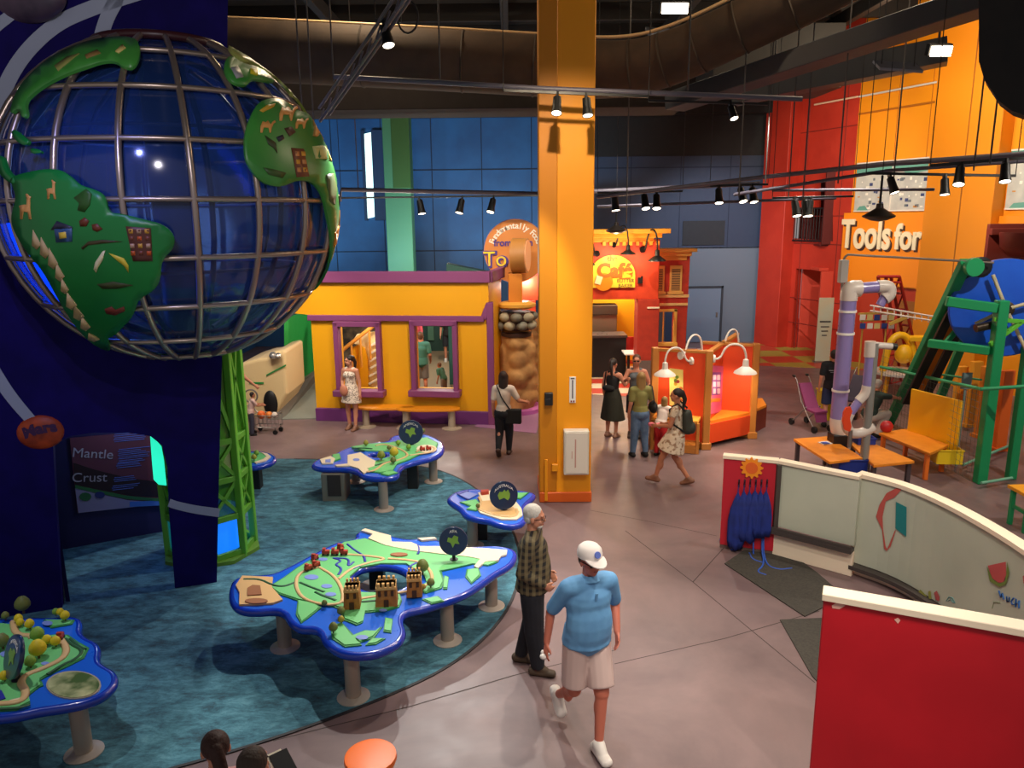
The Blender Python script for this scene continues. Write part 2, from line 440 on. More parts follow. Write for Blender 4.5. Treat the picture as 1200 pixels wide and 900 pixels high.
# tiled floor patches
tb = B(checker((196, 60, 40), (226, 206, 176), 1.6)); tb.slab([G(690, 462, .001), G(835, 470, .001), G(840, 408, .001), G(690, 408, .001)], (0, 0, .006))
put('tiled_floor', tb, label='red and cream checkered tile floor in front of the cafe', cat='tile floor')
tb = B(checker((176, 64, 44), (150, 140, 60), .9)); tb.slab([G(880, 428, .001), G(1060, 436, .001), G(1030, 402, .001), G(890, 402, .001)], (0, 0, .006))
put('tiled_floor', tb, label='red and olive patterned floor before the red entrance', cat='tile floor')

# back wall
YB = 28.0
BLUEW = mat((30, 82, 132), .6, col2=(25, 70, 118), scale=1.2)
bw = B(BLUEW); bw.bx(-16, 9.4, YB, YB + .2, 0, 10.5)
bw.m(mat((40, 54, 80), .65)); bw.bx(1.2, 9.3, YB - .012, YB, 0, 6.7); bw.m(mat((98, 110, 126), .6)); q0 = YP(806, 290, YB - .01); q1 = YP(892, 405, YB - .01); bw.bx(q0.x, 9.3, YB - .02, YB, 0, q0.z)
bw.m(mat((30, 34, 42), .7)); q0 = YP(806, 284, YB - .02); bw.bx(q0.x - .2, q0.x + 1.3, YB - .05, YB - .02, q0.z - .1, q0.z + .75)
bw.m(mat((13, 30, 56), .7))
for k in range(14): bw.bx(-15 + k * 1.75, -14.97 + k * 1.75, YB - .015, YB, 0, 9.2)
bw.bx(-16, 9.3, YB - .02, YB, 6.2, 6.24); bw.bx(-16, 9.3, YB - .02, YB, 3.4, 3.44)
bw.m(mat((15, 14, 17), .8)); bw.bx(-16, 9.4, YB - .6, YB, 7.95, 10.4)
bw.m(mat((16, 15, 19), .7)); bw.bx(1.2, 9.3, YB - .04, YB, 6.6, 8)
put('wall_back', bw, kind='structure')
lw = B(BLUEW); lw.bx(-9.6, -9.4, 15, YB, 0, 10.5)
put('wall_left', lw, kind='structure')
# tall slit window at far left
q0 = YP(427, 156, YB - .05); q1 = YP(439, 255, YB - .05)
wn = B(mat((210, 245, 240), .3, emit=1.6)); wn.slab([YP(427, 157, YB - .06), YP(435, 155, YB - .06), YP(439, 254, YB - .06), YP(431, 256, YB - .06)], (0, -.02, 0))
wn.m(mat((26, 44, 78), .6)); wn.bx(q0.x - .12, q0.x - .02, YB - .14, YB - .02, q1.z - .1, q0.z + .1); wn.bx(q1.x + .02, q1.x + .5, YB - .14, YB - .02, q1.z - .1, q0.z + .1)
put('window_1', wn, kind='structure')
# door in the grey part
dr = B(mat((104, 120, 142), .5)); a = YP(806, 338, YB - .05); c = YP(842, 402, YB - .05); dr.bx(a.x, c.x, YB - .08, YB - .03, .02, a.z)
dr.m(mat((44, 50, 60), .5)); dr.bx(a.x - .08, a.x, YB - .1, YB - .02, 0, a.z + .08); dr.bx(c.x, c.x + .08, YB - .1, YB - .02, 0, a.z + .08); dr.bx(a.x - .08, c.x + .08, YB - .1, YB - .02, a.z, a.z + .08)
dr.m(STEEL); dr.bx(c.x - .16, c.x - .1, YB - .13, YB - .08, .95, 1.1)
put('door_1', dr, kind='structure')
# green column at the back
gc = B(mat((70, 140, 110), .5)); a = YP(455, 320, 25.0); c = YP(485, 320, 25.0); gc.bx(a.x, c.x, 25, 25.7, 0, 8.05)
gc.m(mat((52, 100, 52), .5)); gc.bx(a.x + .27, c.x + .006, 24.99, 25.71, 5.5, 8.0)
put('column', gc, label='green square column before the blue back wall', cat='column')

# right wall (red part then yellow part)
A0 = V((9.2, 28.0, 0)); A1 = V((14.72, 14.0, 0))
ypx = lambda px: rw(px, 300).y
RW = plane_at(A0, A1)
def rw(px, py, off=0): return RW(px, py, off)
rdir = (A0 - A1).normalized(); rn = V((-rdir.y, rdir.x, 0))            # rn points into the hall (towards -x)
if rn.x > 0: rn = -rn
REDW = mat((176, 44, 26), .55, col2=(188, 52, 32), scale=1.5)
ysplit = rw(993, 300).y
wr = B(REDW)
hole1 = [rw(933, 315), rw(971, 316), rw(971, 424), rw(933, 402)]
hole2 = [rw(921, 243), rw(955, 243), rw(955, 212), rw(976, 211), rw(976, 283), rw(921, 279)]
b0 = A0.copy(); b1 = rw(993, 300); b1.z = 0
def at_y(yy, z):  # point of the wall plane at depth yy
    t = (yy - A0.y) / (A1.y - A0.y); p = A0.lerp(A1, t); return V((p.x, p.y, z))
hy = [hole1[0].y, hole1[1].y]; hole1 = [at_y(hy[0], .0), at_y(hy[0], 2.75), at_y(hy[1], 2.75), at_y(hy[1], .0)]
outer = [at_y(28, 0), hole1[0], hole1[1], hole1[2], hole1[3], at_y(ysplit, 0), at_y(ysplit, 10.3), at_y(28, 10.3)]
wr.slab(outer, -rn * .25, holes=[hole2])
wr.m(mat((120, 30, 20), .6))
for z in (.9, 1.75, 3.6, 4.5, 5.9, 7.2): wr.beam(at_y(27.9, z) + rn * .004, at_y(ysplit, z) + rn * .004, .012, .03)
for yy in (26.4, 24.9): wr.beam(at_y(yy, 0) + rn * .004, at_y(yy, 9) + rn * .004, .03, .012)
wr.m(REDW); wr.box(at_y(27.3, 5.1) + rn * .22, (.5, 1.2, 10.2), math.atan2(-rdir.x, rdir.y))       # pier at the far corner
wr.m(mat((226, 190, 160), .5)); ZT = rw(1000, 115).z; wr.beam(at_y(ypx(945), ZT) + rn * .1, at_y(ysplit, ZT) + rn * .1, .05, .05)
put('wall_right', wr, kind='structure')
# recess behind the entrance and the balcony
rc = B(mat((205, 70, 50), .55)); x0 = at_y(hy[0], 0).x
rc.bx(x0 + .25, x0 + 2.6, hy[0] + .02, hy[0] + .12, 0, 2.75); rc.bx(x0 + 2.5, x0 + 2.6, hy[1] - .1, hy[0], 0, 2.75); rc.bx(x0 + .25, x0 + 2.6, hy[1] - .2, hy[1] - .1, 0, 2.75); rc.bx(x0 + .25, x0 + 2.6, hy[1], hy[0], 2.75, 2.85)
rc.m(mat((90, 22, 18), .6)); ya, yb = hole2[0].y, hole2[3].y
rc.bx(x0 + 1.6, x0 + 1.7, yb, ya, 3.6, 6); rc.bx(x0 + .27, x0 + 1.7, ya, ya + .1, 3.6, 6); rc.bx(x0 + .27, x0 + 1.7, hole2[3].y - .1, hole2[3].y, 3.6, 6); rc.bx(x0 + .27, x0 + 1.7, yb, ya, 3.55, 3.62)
put('wall_recess', rc, kind='structure')
rl = thing('balcony_railing', 'dark upright bar railing on the small balcony in the red wall', 'railing', tuple(at_y(yb, hole2[4].z)))
z0, z1 = hole2[4].z, hole2[4].z + 1.05
bb = B(DARK); 
for k in range(17): 
    p = at_y(ya + (yb - ya) * k / 16, 0) + rn * .05; bb.tube([(p.x, p.y, z0), (p.x, p.y, z1)], .014, 6)
put('bars', bb, rl, True)
bb = B(DARK); bb.beam(at_y(ya, z1) + rn * .05, at_y(yb, z1) + rn * .05, .05, .05); bb.beam(at_y(ya, z0) + rn * .05, at_y(yb, z0) + rn * .05, .06, .05)
put('handrail', bb, rl, True)

YW = mat((238, 148, 6), .55, col2=(234, 142, 6), scale=1)
wy = B(YW); wy.slab([at_y(ysplit, 0), at_y(14, 0), at_y(14, 10.3), at_y(ysplit, 10.3)], -rn * .25)
wy.m(mat((178, 52, 24), .55)); zz = rw(1050, 337).z
wy.slab([at_y(ysplit - .02, 0) + rn * .005, at_y(ypx(1092), 0) + rn * .005, at_y(ypx(1092), zz) + rn * .005, at_y(ysplit - .02, zz) + rn * .005], rn * .01)
wy.m(mat((150, 90, 30), .6)); wy.slab([at_y(ypx(1060), .05) + rn * .016, at_y(ypx(1080), .05) + rn * .016, at_y(ypx(1080), zz - .35) + rn * .016, at_y(ypx(1060), zz - .35) + rn * .016], rn * .02)
wy.m(mat((170, 96, 8), .6))
for yy in (ypx(1037), ypx(1074)): wy.beam(at_y(yy, 5.9) + rn * .004, at_y(yy, 9.4) + rn * .004, .02, .012)
wy.beam(at_y(ysplit, ZT - .5) + rn * .02, at_y(14.1, ZT - .5) + rn * .02, .05, .05)
wy.m(mat((214, 208, 196), .5)); wy.beam(at_y(ysplit, ZT) + rn * .04, at_y(14.1, ZT) + rn * .04, .06, .05)
# round-shouldered yellow pier
put('wall_right_yellow', wy, kind='structure')
pa = rw(1096, 250).y; pb = rw(1176, 250).y
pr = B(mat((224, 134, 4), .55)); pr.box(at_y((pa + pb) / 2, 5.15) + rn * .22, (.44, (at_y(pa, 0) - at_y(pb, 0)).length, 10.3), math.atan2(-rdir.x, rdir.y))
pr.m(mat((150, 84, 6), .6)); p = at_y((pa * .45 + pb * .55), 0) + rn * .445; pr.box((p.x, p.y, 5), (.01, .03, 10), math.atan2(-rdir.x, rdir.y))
put('column', pr, label='wide orange yellow pier on the right wall beside the lettered sign', cat='column')

# mural boards
def mural(a, b, label):
    t = thing('mural_panel', label, 'mural', tuple(at_y((a + b) / 2, 4.6) + rn * .03))
    zb, zt = rw(1040, 247).z, rw(1040, 189).z
    m_ = B(mat((196, 196, 188), .5, col2=(176, 178, 174), scale=3)); m_.slab([at_y(a, zb) + rn * .02, at_y(b, zb) + rn * .02, at_y(b, zt) + rn * .02, at_y(a, zt) + rn * .02], rn * .03)
    put('board', m_, t, True)
    d = B(mat((96, 156, 142), .6)); o_ = rn * .055
    d.slab([at_y(a, zt - .28) + o_, at_y(a * .7 + b * .3, zt - .36) + o_, at_y((a + b) / 2, zt - .2) + o_, at_y(a * .3 + b * .7, zt - .42) + o_, at_y(b, zt - .3) + o_, at_y(b, zt) + o_, at_y(a, zt) + o_], rn * .004)
    d.slab([at_y(a - .1, zb + .02) + o_, at_y(a * .8 + b * .2, zb + .02) + o_, at_y(a * .85 + b * .15, zb + .16) + o_, at_y(a - .2, zb + .14) + o_], rn * .004)
    put('painted_band', d, t, True)
    d = B(mat((70, 74, 110), .6)); cols = [mat((60, 70, 116), .6), mat((200, 140, 60), .6), mat((110, 120, 126), .6), mat((232, 228, 216), .6)]
    rnd = random.Random(3)
    for k in range(60):
        yy = a + (b - a) * rnd.uniform(.03, .97); z = zb + rnd.uniform(.05, zt - zb - .5); s1 = rnd.uniform(.03, .12); s2 = rnd.uniform(.03, .1)
        d.m(cols[rnd.choice((0, 0, 1, 2, 2, 3, 3, 3))]); 
        d.slab([at_y(yy, z) + o_, at_y(yy - s1, z) + o_, at_y(yy - s1, z + s2) + o_, at_y(yy, z + s2) + o_], rn * .003)
    put('printed_buildings', d, t, True)
    f_ = B(mat((220, 214, 204), .5)); f_.beam(at_y(a, zt) + rn * .05, at_y(b, zt) + rn * .05, .05, .04); f_.beam(at_y(a, zb) + rn * .05, at_y(b, zb) + rn * .05, .05, .04)
    for k in (.48, .97): p = at_y(a + (b - a) * k, 0) + rn * .05; f_.bx(p.x - .02, p.x + .02, p.y - .02, p.y + .02, zb, zt)
    put('frame', f_, t, True)
mural(ysplit - .15, pa + .05, 'pale city mural board above the sign reading Tools for')
mural(pb - .05, 16.5, 'pale city mural board at the right edge beyond the yellow pier')

# big sign "Tools for" and its continuation
def sign(a, b, words, label, za, zb):
    t = thing('wall_sign', label, 'sign', tuple(at_y((a + b) / 2, za) + rn * .06))
    m_ = B(mat((244, 140, 6), .5)); m_.slab([at_y(a, za) + rn * .08, at_y(b, za) + rn * .08, at_y(b, zb) + rn * .08, at_y(a, zb) + rn * .08], rn * .08)
    put('board', m_, t, True)
    for nm, dz, e, cm in (('letter_shadow', -.035, .012, mat((60, 34, 26), .6)), ('lettering', 0, .03, mat((240, 226, 190), .5))):
        q = B(cm)
        for wd, px_, sz, py_, sx_ in words:
            p = rw(px_, py_); p = V((p.x, p.y, p.z + dz * 1.6)) + rn * (.165 + e) - rdir * (.05 if dz else 0)
            q.text(wd, sz, frame(p, -rdir), e, sx_, bold=.03)
        put(nm, q, t, True)
zs0 = rw(1040, 334).z; zs1 = rw(1040, 249).z
sign(ysplit + .1, pa + .02, [('Tools', 1020, 1.2, 276, .68), ('for', 1070, .98, 279, .76)], 'large orange board with cream letters reading Tools for', zs0, zs1)
sign(pb - .02, 16.6, [('i', 1174, 1.3, 290, 1.1), ('n', 1215, 1.3, 290, 1.1)], 'orange board continuing the lettering behind the green frame wheel', zs0 - .6, zs1 - .12)
# maroon scoop bucket hanging on it
q = B(mat((118, 40, 28), .45)); p = YP(1202, 279, 16.8)
q.lathe([(.02, -.42), (.3, -.38), (.46, -.2), (.5, .12), (.46, .12), (.42, -.15), (.26, -.34)], p, 24)
q.m(mat((110, 38, 26), .5)); q.bx(p.x - .5, p.x + .6, p.y + .5, p.y + .6, p.z - 1.4, p.z + .3); q.bx(p.x - .5, p.x + .5, p.y + .4, p.y + .52, p.z + .06, p.z + .2)
put('scoop_bucket', q, label='maroon rounded bucket hung on the right wall above the blue wheel', cat='bucket')

# near dark fabric mass at top right
q = B(mat((30, 26, 22), .8, col2=(20, 18, 16), scale=3, bump=.4))
pts = [YP(*p, 9.0) for p in ((1147, -60), (1147, 72), (1153, 92), (1170, 118), (1186, 130), (1240, 150), (1330, 160), (1330, -60))]
q.slab(pts, (.3, .45, .0))
put('hanging_drape', q, label='dark hanging duct cover at the top right corner', cat='duct cover')

# main yellow pillar
pc = G(661, 588)
PX0, PX1 = G(633, 586).x, G(692, 588).x; PY = pc.y
pl = thing('pillar', 'tall yellow square pillar in the middle of the hall', 'pillar', ((PX0 + PX1) / 2, PY, 0))
q = B(PILLAR); q.bx(PX0, PX1, PY, PY + .85, 0, 10.2)
put('shaft', q, pl, True)
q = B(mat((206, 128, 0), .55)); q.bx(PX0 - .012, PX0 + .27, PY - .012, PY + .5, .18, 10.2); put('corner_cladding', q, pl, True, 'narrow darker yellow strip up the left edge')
q = B(mat((214, 92, 16), .55)); q.bx(PX0 - .015, PX1 + .015, PY - .03, PY + .87, 0, .17); put('base_band', q, pl, True, 'orange painted band at the foot')
q = B(DARK); a = YP(643, 467, PY - .03); q.box((a.x, PY - .05, a.z), (.13, .1, .2)); q.box((a.x - .02, PY - .1, a.z - .04), (.08, .04, .1)); put('socket_box', q, pl, True)
q = B(mat((236, 150, 10), .5)); a = YP(650, 562, PY - .02); q.box((a.x - .14, PY - .04, a.z), (.05, .04, .7)); q.box((a.x + .0, PY - .06, a.z + .22), (.1, .07, .12)); put('conduit', q, pl, True)
q = B(WHITE); a = YP(671, 457, PY - .02); q.box((a.x, PY - .01, a.z), (.1, .02, .42)); q.m(mat((90, 76, 80), .6)); q.box((a.x, PY - .022, a.z + .01), (.022, .004, .3)); q.box((a.x, PY - .022, a.z + .185), (.06, .004, .02)); q.m(mat((130, 30, 34), .6)); q.box((a.x - .02, PY - .022, a.z - .185), (.025, .004, .03)); q.box((a.x + .02, PY - .022, a.z - .185), (.025, .004, .03)); put('small_notice', q, pl, True)
cb_ = thing('wall_cabinet', 'white metal cabinet fixed low on the yellow pillar', 'cabinet', (YP(675, 555, PY).x, PY, YP(675, 555, PY).z))
a = YP(661, 505, PY - .15); c = YP(690, 556, PY - .15)
q = B(mat((214, 204, 190), .45)); q.bx(a.x, c.x, PY - .17, PY, c.z, a.z); put('box', q, cb_, True, bevel=.01)
q = B(mat((224, 214, 200), .4)); q.bx(a.x + .03, c.x - .03, PY - .185, PY - .17, c.z + .03, a.z - .03); put('door', q, cb_, True)
q = B(mat((190, 140, 128), .5)); q.bx(a.x + .17, a.x + .19, PY - .19, PY - .184, c.z + .13, a.z - .13); q.bx(a.x + .12, a.x + .13, PY - .19, PY - .184, c.z + .28, c.z + .4); put('faded_print', q, cb_, True)

# ceiling with joists, ducts, floods
q = B(mat((30, 27, 26), .8, col2=(20, 18, 18), scale=.7)); q.bx(-17, 13, -1, 31, 10.3, 10.5); 
q.m(mat((36, 33, 32), .7))
for k in range(10): q.bx(-16, 12.5, 6 + k * 2.4, 6.12 + k * 2.4, 9.85, 10.3)
for k in range(6): q.bx(-14 + k * 4.6, -13.8 + k * 4.6, 4, 28, 9.55, 9.9)
put('ceiling', q, kind='structure')
def curve_pts(p, it=3):
    p = [V(x) for x in p]
    for _ in range(it):
        q_ = [p[0]]
        for a, b in zip(p, p[1:]): q_ += [a * .75 + b * .25, a * .25 + b * .75]
        p = q_ + [p[-1]]
    return p
DUCT = mat((78, 60, 44), .8, col2=(62, 48, 36), scale=2, bump=.5)
path = [YP(-60, 50, 14.2), YP(267, 58, 14.2), YP(500, 70, 14.2), YP(640, 78, 14.2), YP(730, 84, 14), YP(790, 68, 13.7), YP(860, 36, 13.2), YP(960, -12, 12.6), YP(1080, -80, 12)]
q = B(DUCT); cpt = curve_pts(path, 3); q.tube(cpt, [.5 - .09 * min(1, max(0, (p.x - .5) / 3)) for p in cpt], 24)
q.m(mat((60, 48, 36), .8))
for i in range(2, len(cpt) - 1, 5):
    d = (cpt[i + 1] - cpt[i]).normalized(); r_ = .5 - .09 * min(1, max(0, (cpt[i].x - .5) / 3)); q.lathe([(r_ + .005, -.02), (r_ + .015, 0), (r_ + .005, .02)], cpt[i], 24, axis=d)
q.m(mat((226, 190, 140), .5)); q.tube([p + V((0, -.1, .5)) for p in cpt], .03, 6)  # pale tube paints the lit line along the duct top
put('air_duct', q, label='long brown fabric air duct bending across the ceiling', cat='air duct')
q = B(mat((34, 25, 20), .85)); q.bx(-9.3, 3.4, 15.5, 16.8, YP(500, 128, 15.5).z, YP(500, 84, 15.5).z); put('air_duct', q, label='straight dark rectangular duct behind the fabric duct', cat='air duct')
q = B(mat((52, 56, 62), .5)); q.beam(YP(790, 120, 15), YP(1260, -35, 9.8), .5, .3); q.beam(YP(860, 110, 19), YP(1110, 60, 17), .6, .5)
put('air_duct', q, label='grey steel duct running to the upper right corner', cat='air duct')
q = B(mat((44, 42, 40), .6)); q.bx(5.5, 9.0, 22, 24.0, 7.9, 9.54); put('air_duct', q, label='short grey box duct high by the red wall', cat='air duct')
for i, (px, py, yy, wd) in enumerate(((791, 10, 16, .5), (908, 112, 20, .3), (1103, 60, 16, .4))):
    p = YP(px, py, yy); t = thing('flood_light', ('bright warm flood light high near the top centre', 'bright warm flood light at the end of the pipe by the red wall', 'bright warm flood light beside the yellow pier top')[i], 'flood light', tuple(p))
    q = B(DARK); q.box((0, .1, .05), (wd + .06, .14, .22), rx=.3); q.tube([(0, .12, .1), (0, .12, 10.3 - p.z)], .02, 6); put('housing', q, t)
    q = B(LAMPGLOW); q.box((0, 0, 0), (wd, .03, .18), rx=.3); put('lens', q, t)
for i, (px, py, yy) in enumerate(((780, 38, 17), (1052, 78, 15))):
    p = YP(px, py, yy); t = thing('fluorescent_fixture', ('pale strip fixture below the first flood light', 'pale blue strip fixture before the yellow wall top')[i], 'light fixture', tuple(p))
    q = B(mat((130, 134, 144), .6)); q.box((0, 0, 0), (.8, .4, .05), rx=.5, ry=.08); put('reflector', q, t)
    q = B(DARK); q.tube([(-.3, 0, 0), (-.3, 0, 10.2 - p.z)], .01, 5); q.tube([(.3, 0, 0), (.3, 0, 10.2 - p.z)], .01, 5); put('hanger', q, t)

# pipes and lighting tracks
PIPE = mat((88, 84, 98), .45)
def pipe(pts, r, label, m=PIPE):
    q_ = B(m); q_.tube(pts, r, 8); return put('pipe', q_, label=label, cat='pipe')
pipe([YP(392, 90, 11.6), YP(520, 97, 11.4), YP(640, 104, 11.2), YP(940, 116, 11.0)], .035, 'long grey pipe crossing the pillar near the top')
pipe([YP(398, 236, 19), YP(400, 222, 19), YP(630, 227, 19), YP(890, 215, 19)], .05, 'thin grey pipe before the blue wall above the round sign')
pipe([YP(700, 231, 17), YP(890, 208, 15), YP(1040, 192, 12.5), YP(1240, 178, 10.5)], .04, 'grey pipe sweeping right across the red wall')
pipe([YP(860, 228, 15), YP(1040, 200, 13.5), YP(1240, 186, 12)], .03, 'second grey pipe below the sweeping one')
pipe([YP(905, 223, 17), YP(1095, 222, 15)], .03, 'short grey pipe across the city mural')
pipe([YP(700, 242, 18), YP(980, 232, 16.4)], .03, 'lower thin pipe over the cafe roof')
q = B(PIPE)
for o_ in ((0, 0, 0), (0, 0, .16), (.12, 0, .08)):
    q.tube([YP(375, 142, 10.5) + V(o_), YP(432, 62, 9.6) + V(o_), YP(500, -40, 8.6) + V(o_)], .022, 6)
for k in range(12):
    a = YP(375, 142, 10.5).lerp(YP(500, -40, 8.6), k / 12); q.tube([a, a + V((.06, 0, .16))], .012, 5)
put('lighting_truss', q, label='dark slanting lighting truss above the globe', cat='truss')
q = B(DARK); q.tube([YP(478 + 12 * math.cos(t * PI / 8), 20 + 19 * math.sin(t * PI / 8), 9.3) for t in range(17)], .012, 6)
put('cable_loop', q, label='loop of cable hanging from the slanting truss', cat='cable')
# spot heads
def head():
    t = thing('track_spotlight', 'x', 'spotlight', (0, 0, 0), 0)
    q = B(BLACK); q.lathe([(.02, .15), (.055, .12), (.06, -.02), (.075, -.12), (.068, -.12)], (0, 0, -.16), 14); put('can', q, t)
    q = B(BLACK); q.box((0, 0, .0), (.03, .09, .06)); q.tube([(0, .03, 0), (0, .05, -.16)], .012, 6); q.tube([(0, -.03, 0), (0, -.05, -.16)], .012, 6); put('bracket', q, t)
    q = B(mat((255, 240, 214), .4, emit=6)); q.lathe([(0.001, 0), (.066, 0)], (0, 0, -.272), 14); put('lens', q, t)
    return t
hd = head(); first = True
RAILS = [('black light track hung under the long pipe on the pillar', 11, (590, 106), (760, 113), [(653, 'above the pillar, left of two'), (686, 'above the pillar, right of two')]),
 ('short dark rail on the slanting truss', 9.4, (440, 24), (470, 24), [(457, 'on the slanting truss')]),
 ('black light track before the dark back wall', 14, (760, 118), (900, 122), [(852, 'before the dark back wall')]),
 ('black light track before the blue wall', 18, (400, 232), (640, 229), [(490, 'before the blue wall right of the green column'), (541, 'lit one, left above the round sign'), (578, 'directly above the round sign')]),
 ('black light track right of the yellow pillar', 17, (700, 226), (800, 224), [(720, 'just right of the yellow pillar above the cafe'), (755, 'left of the far pair right of the pillar'), (770, 'right of the far pair right of the pillar')]),
 ('black light track before the red wall corner', 17, (832, 218), (900, 216), [(843, 'small one by the back wall corner'), (868, 'left of two before the red corner'), (882, 'right of two before the red corner')]),
 ('black light track before the balcony', 16, (905, 232), (1000, 230), [(933, 'left of the balcony'), (945, 'on the balcony front'), (952, 'rightmost before the balcony')]),
 ('black light track at the right over the orange pier', 10.4, (1090, 194), (1260, 180), [(1125, 'middle over the orange pier'), (1177, 'rightmost on the upper track')]),
 ('black light track crossing the city mural', 12, (1015, 203), (1190, 206), [(1043, 'bright beside the hanging dish lamp'), (1108, 'throwing a streak on the pier')])]
for lab, yy, a_, b_, hs_ in RAILS:
    a_, b_ = YP(*a_, yy), YP(*b_, yy); q = B(BLACK); q.beam(a_, b_, .04, .04); q.tube([a_, (a_.x, a_.y, 10.3)], .007, 5); q.tube([b_, (b_.x, b_.y, 10.3)], .007, 5); put('track_rail', q, label=lab, cat='track')
    for px, tx in hs_:
        p0 = YP(px, 200, yy); f_ = (p0.x - a_.x) / (b_.x - a_.x); p = a_.lerp(b_, f_) - V((0, 0, .03)); lb = 'black track spotlight ' + tx; rz = random.uniform(0, 6)
        if first: t = hd; t['label'] = lb; t['group'] = 'black track spotlights'; first = False
        else: t = copy_thing(hd, p, rz, lb, 'black track spotlights')
        t.matrix_world = Matrix.Translation(p) @ Euler((rad(random.uniform(-28, -10)), rad(random.uniform(-14, 14)), 0)).to_matrix().to_4x4()
        if yy > 14: t.scale = (1.3, 1.3, 1.3)
# dish pendant lamps
for i, (px, py, yy) in enumerate(((1030, 245, 12.5), (722, 262, 19))):
    p = YP(px, py + 8, yy); t = thing('dish_pendant', ('dark dish pendant lamp hanging before the Tools for sign', 'dark dish pendant lamp hanging above the cafe roof')[i], 'pendant lamp', tuple(p))
    q = B(mat((40, 34, 30), .4, .3)); q.lathe([(.0, .2), (.05, .19), (.06, .12), (.25, 0), (.24, -.02), (.12, -.07), (.0, -.09)], (0, 0, 0), 24); put('shade', q, t)
    q = B(BLACK); q.tube([(0, 0, .18), (0, 0, .62)], .02, 8); q.tube([(0, 0, .6), (0, 0, 10.2 - p.z)], .006, 5); put('stem', q, t)
# suspension wires
for i, (px, y1, yy, lb) in enumerate(((354, 130, 11.5, 'left of the slanting truss, nearest the globe'), (368, 150, 11.5, 'beside the foot of the slanting truss'), (391, 95, 11.6, 'at the left end of the long pipe'), (420, 225, 19, 'before the bright slit window'), (516, 97, 11.4, 'holding the long pipe left of the pillar'), (734, 262, 14, 'just right of the pillar down to the cafe roof'), (806, 106, 11, 'with the cable, meeting the long pipe'), (866, 230, 13, 'before the dark back wall near the red corner'), (897, 215, 14, 'over the left edge of the red wall'), (924, 232, 14, 'above the balcony left side'), (940, 245, 14, 'above the balcony right side'), (982, 215, 12, 'between the red wall and the mural'), (1047, 212, 12, 'over the orange wall above the mural'), (1141, 200, 11, 'on the left half of the orange pier'), (1160, 192, 10, 'on the right half of the orange pier'))):
    a = YP(px, y1, yy); q = B(mat((70, 66, 64), .5)); q.tube([a, (a.x, a.y, 10.3)], .012, 5)
    put('suspension_rod', q, label='thin hanging rod ' + lb, cat='rod', group='suspension rods')
# ================================================================== SOLAR-SYSTEM WALL AND GLOBE
WA, WB_ = G(73, 713), G(254, 683)
SW = plane_at(WA, WB_)
sdir = (WB_ - WA).normalized(); sn = V((sdir.y, -sdir.x, 0))       # towards the camera
GC = SW(205, 238); 
def edge_px(px):      # radius whose silhouette passes pixel column px
    best = None
    d = ray(px, 240).normalized(); w_ = GC - CO; return (w_ - d * w_.dot(d)).length
GR = (edge_px(4) + edge_px(405)) / 2
toc = (CO - GC).normalized()
# wall outline: the circle is cut out of it
arc = []
for k in range(0, 61):
    t = rad(62 + (360 - 2 * 0 - 62 - 0) * 0) 
def circ(a): return GC + (sdir * math.cos(a) + V((0, 0, 1)) * math.sin(a)) * (GR * 1.012)
def edge_hit(up):     # angle where the circle meets the right-hand edge of the wall
    e0, e1 = SW(267, 0), SW(259.7, 430)
    for k in range(0, 900):
        a = (PI / 2 - k * .002) if up else (-PI / 2 + k * .002)
        p = circ(a); z = p.z; t = (z - e0.z) / (e1.z - e0.z); ex = e0.lerp(e1, t)
        if (p - ex).dot(sdir) > 0: return a
    return 0
a_up, a_dn = edge_hit(True), edge_hit(False)
outer = [SW(-260, -300), SW(272, -300), SW(267, 0)] + [circ(a_up + (2 * PI - a_up + a_dn) * k / 80) for k in range(81)]
outer += [SW(256.5, 565), SW(254, 683), SW(205, 689)]
outer += [SW(*p) for p in ((198, 600), (196, 548), (190, 522), (176, 511), (150, 507), (110, 507), (82, 511), (62, 520), (66, 600), (73, 713))]
b_ = G(-260, 760); outer += [V((SW(-260, 760).x, SW(-260, 760).y, 0))]
for k in (-1, -2, -13, -12): 
    pass
gz = lambda p: V((p.x, p.y, max(p.z, 0)))
outer = [gz(p) for p in outer]
sw = thing('solar_system_wall', 'dark purple blue wall carrying the globe with pale orbit rings', 'wall panel', tuple(V((WA.x, WA.y, 0))))
q = B(NAVY); q.slab(outer, -sn * .12); put('panel', q, sw, True)
def ring_band(cx, cy, r0, r1, a0, a1, n=40, sy=1.0):
    lo = [(cx + r0 * math.cos(a0 + (a1 - a0) * k / n), cy + sy * r0 * math.sin(a0 + (a1 - a0) * k / n)) for k in range(n + 1)]
    hi = [(cx + r1 * math.cos(a0 + (a1 - a0) * k / n), cy + sy * r1 * math.sin(a0 + (a1 - a0) * k / n)) for k in range(n + 1)]
    return lo + hi[::-1]
ORB = mat((150, 158, 178), .6)
def band(pts, wd0, wd1, nm='orbit_ring'):
    p = [V((x, y, 0)) for x, y in pts]; p = curve_pts(p, 3); n = len(p); L_, R_ = [], []
    for i in range(n):
        d = (p[min(i + 1, n - 1)] - p[max(i - 1, 0)]).normalized(); w_ = wd0 + (wd1 - wd0) * i / n
        L_.append(p[i] + V((-d.y, d.x, 0)) * w_ / 2); R_.append(p[i] - V((-d.y, d.x, 0)) * w_ / 2)
    q = B(ORB); q.slab([SW(v.x, v.y, .004) for v in L_ + R_[::-1]], sn * .006); put(nm, q, sw, True)
band([(-40, 230), (-8, 140), (15, 78), (60, 30), (110, 8), (180, -14)], 20, 18)
band([(145, -40), (140, -6), (124, 22), (114, 60)], 20, 16)
band([(-30, 55), (-6, 32), (18, 14), (50, -20)], 14, 14)
band([(-30, 395), (-4, 440), (15, 468), (38, 494)], 17, 12)
band([(198, 589), (206, 592), (228, 597), (257, 601)], 9, 10)
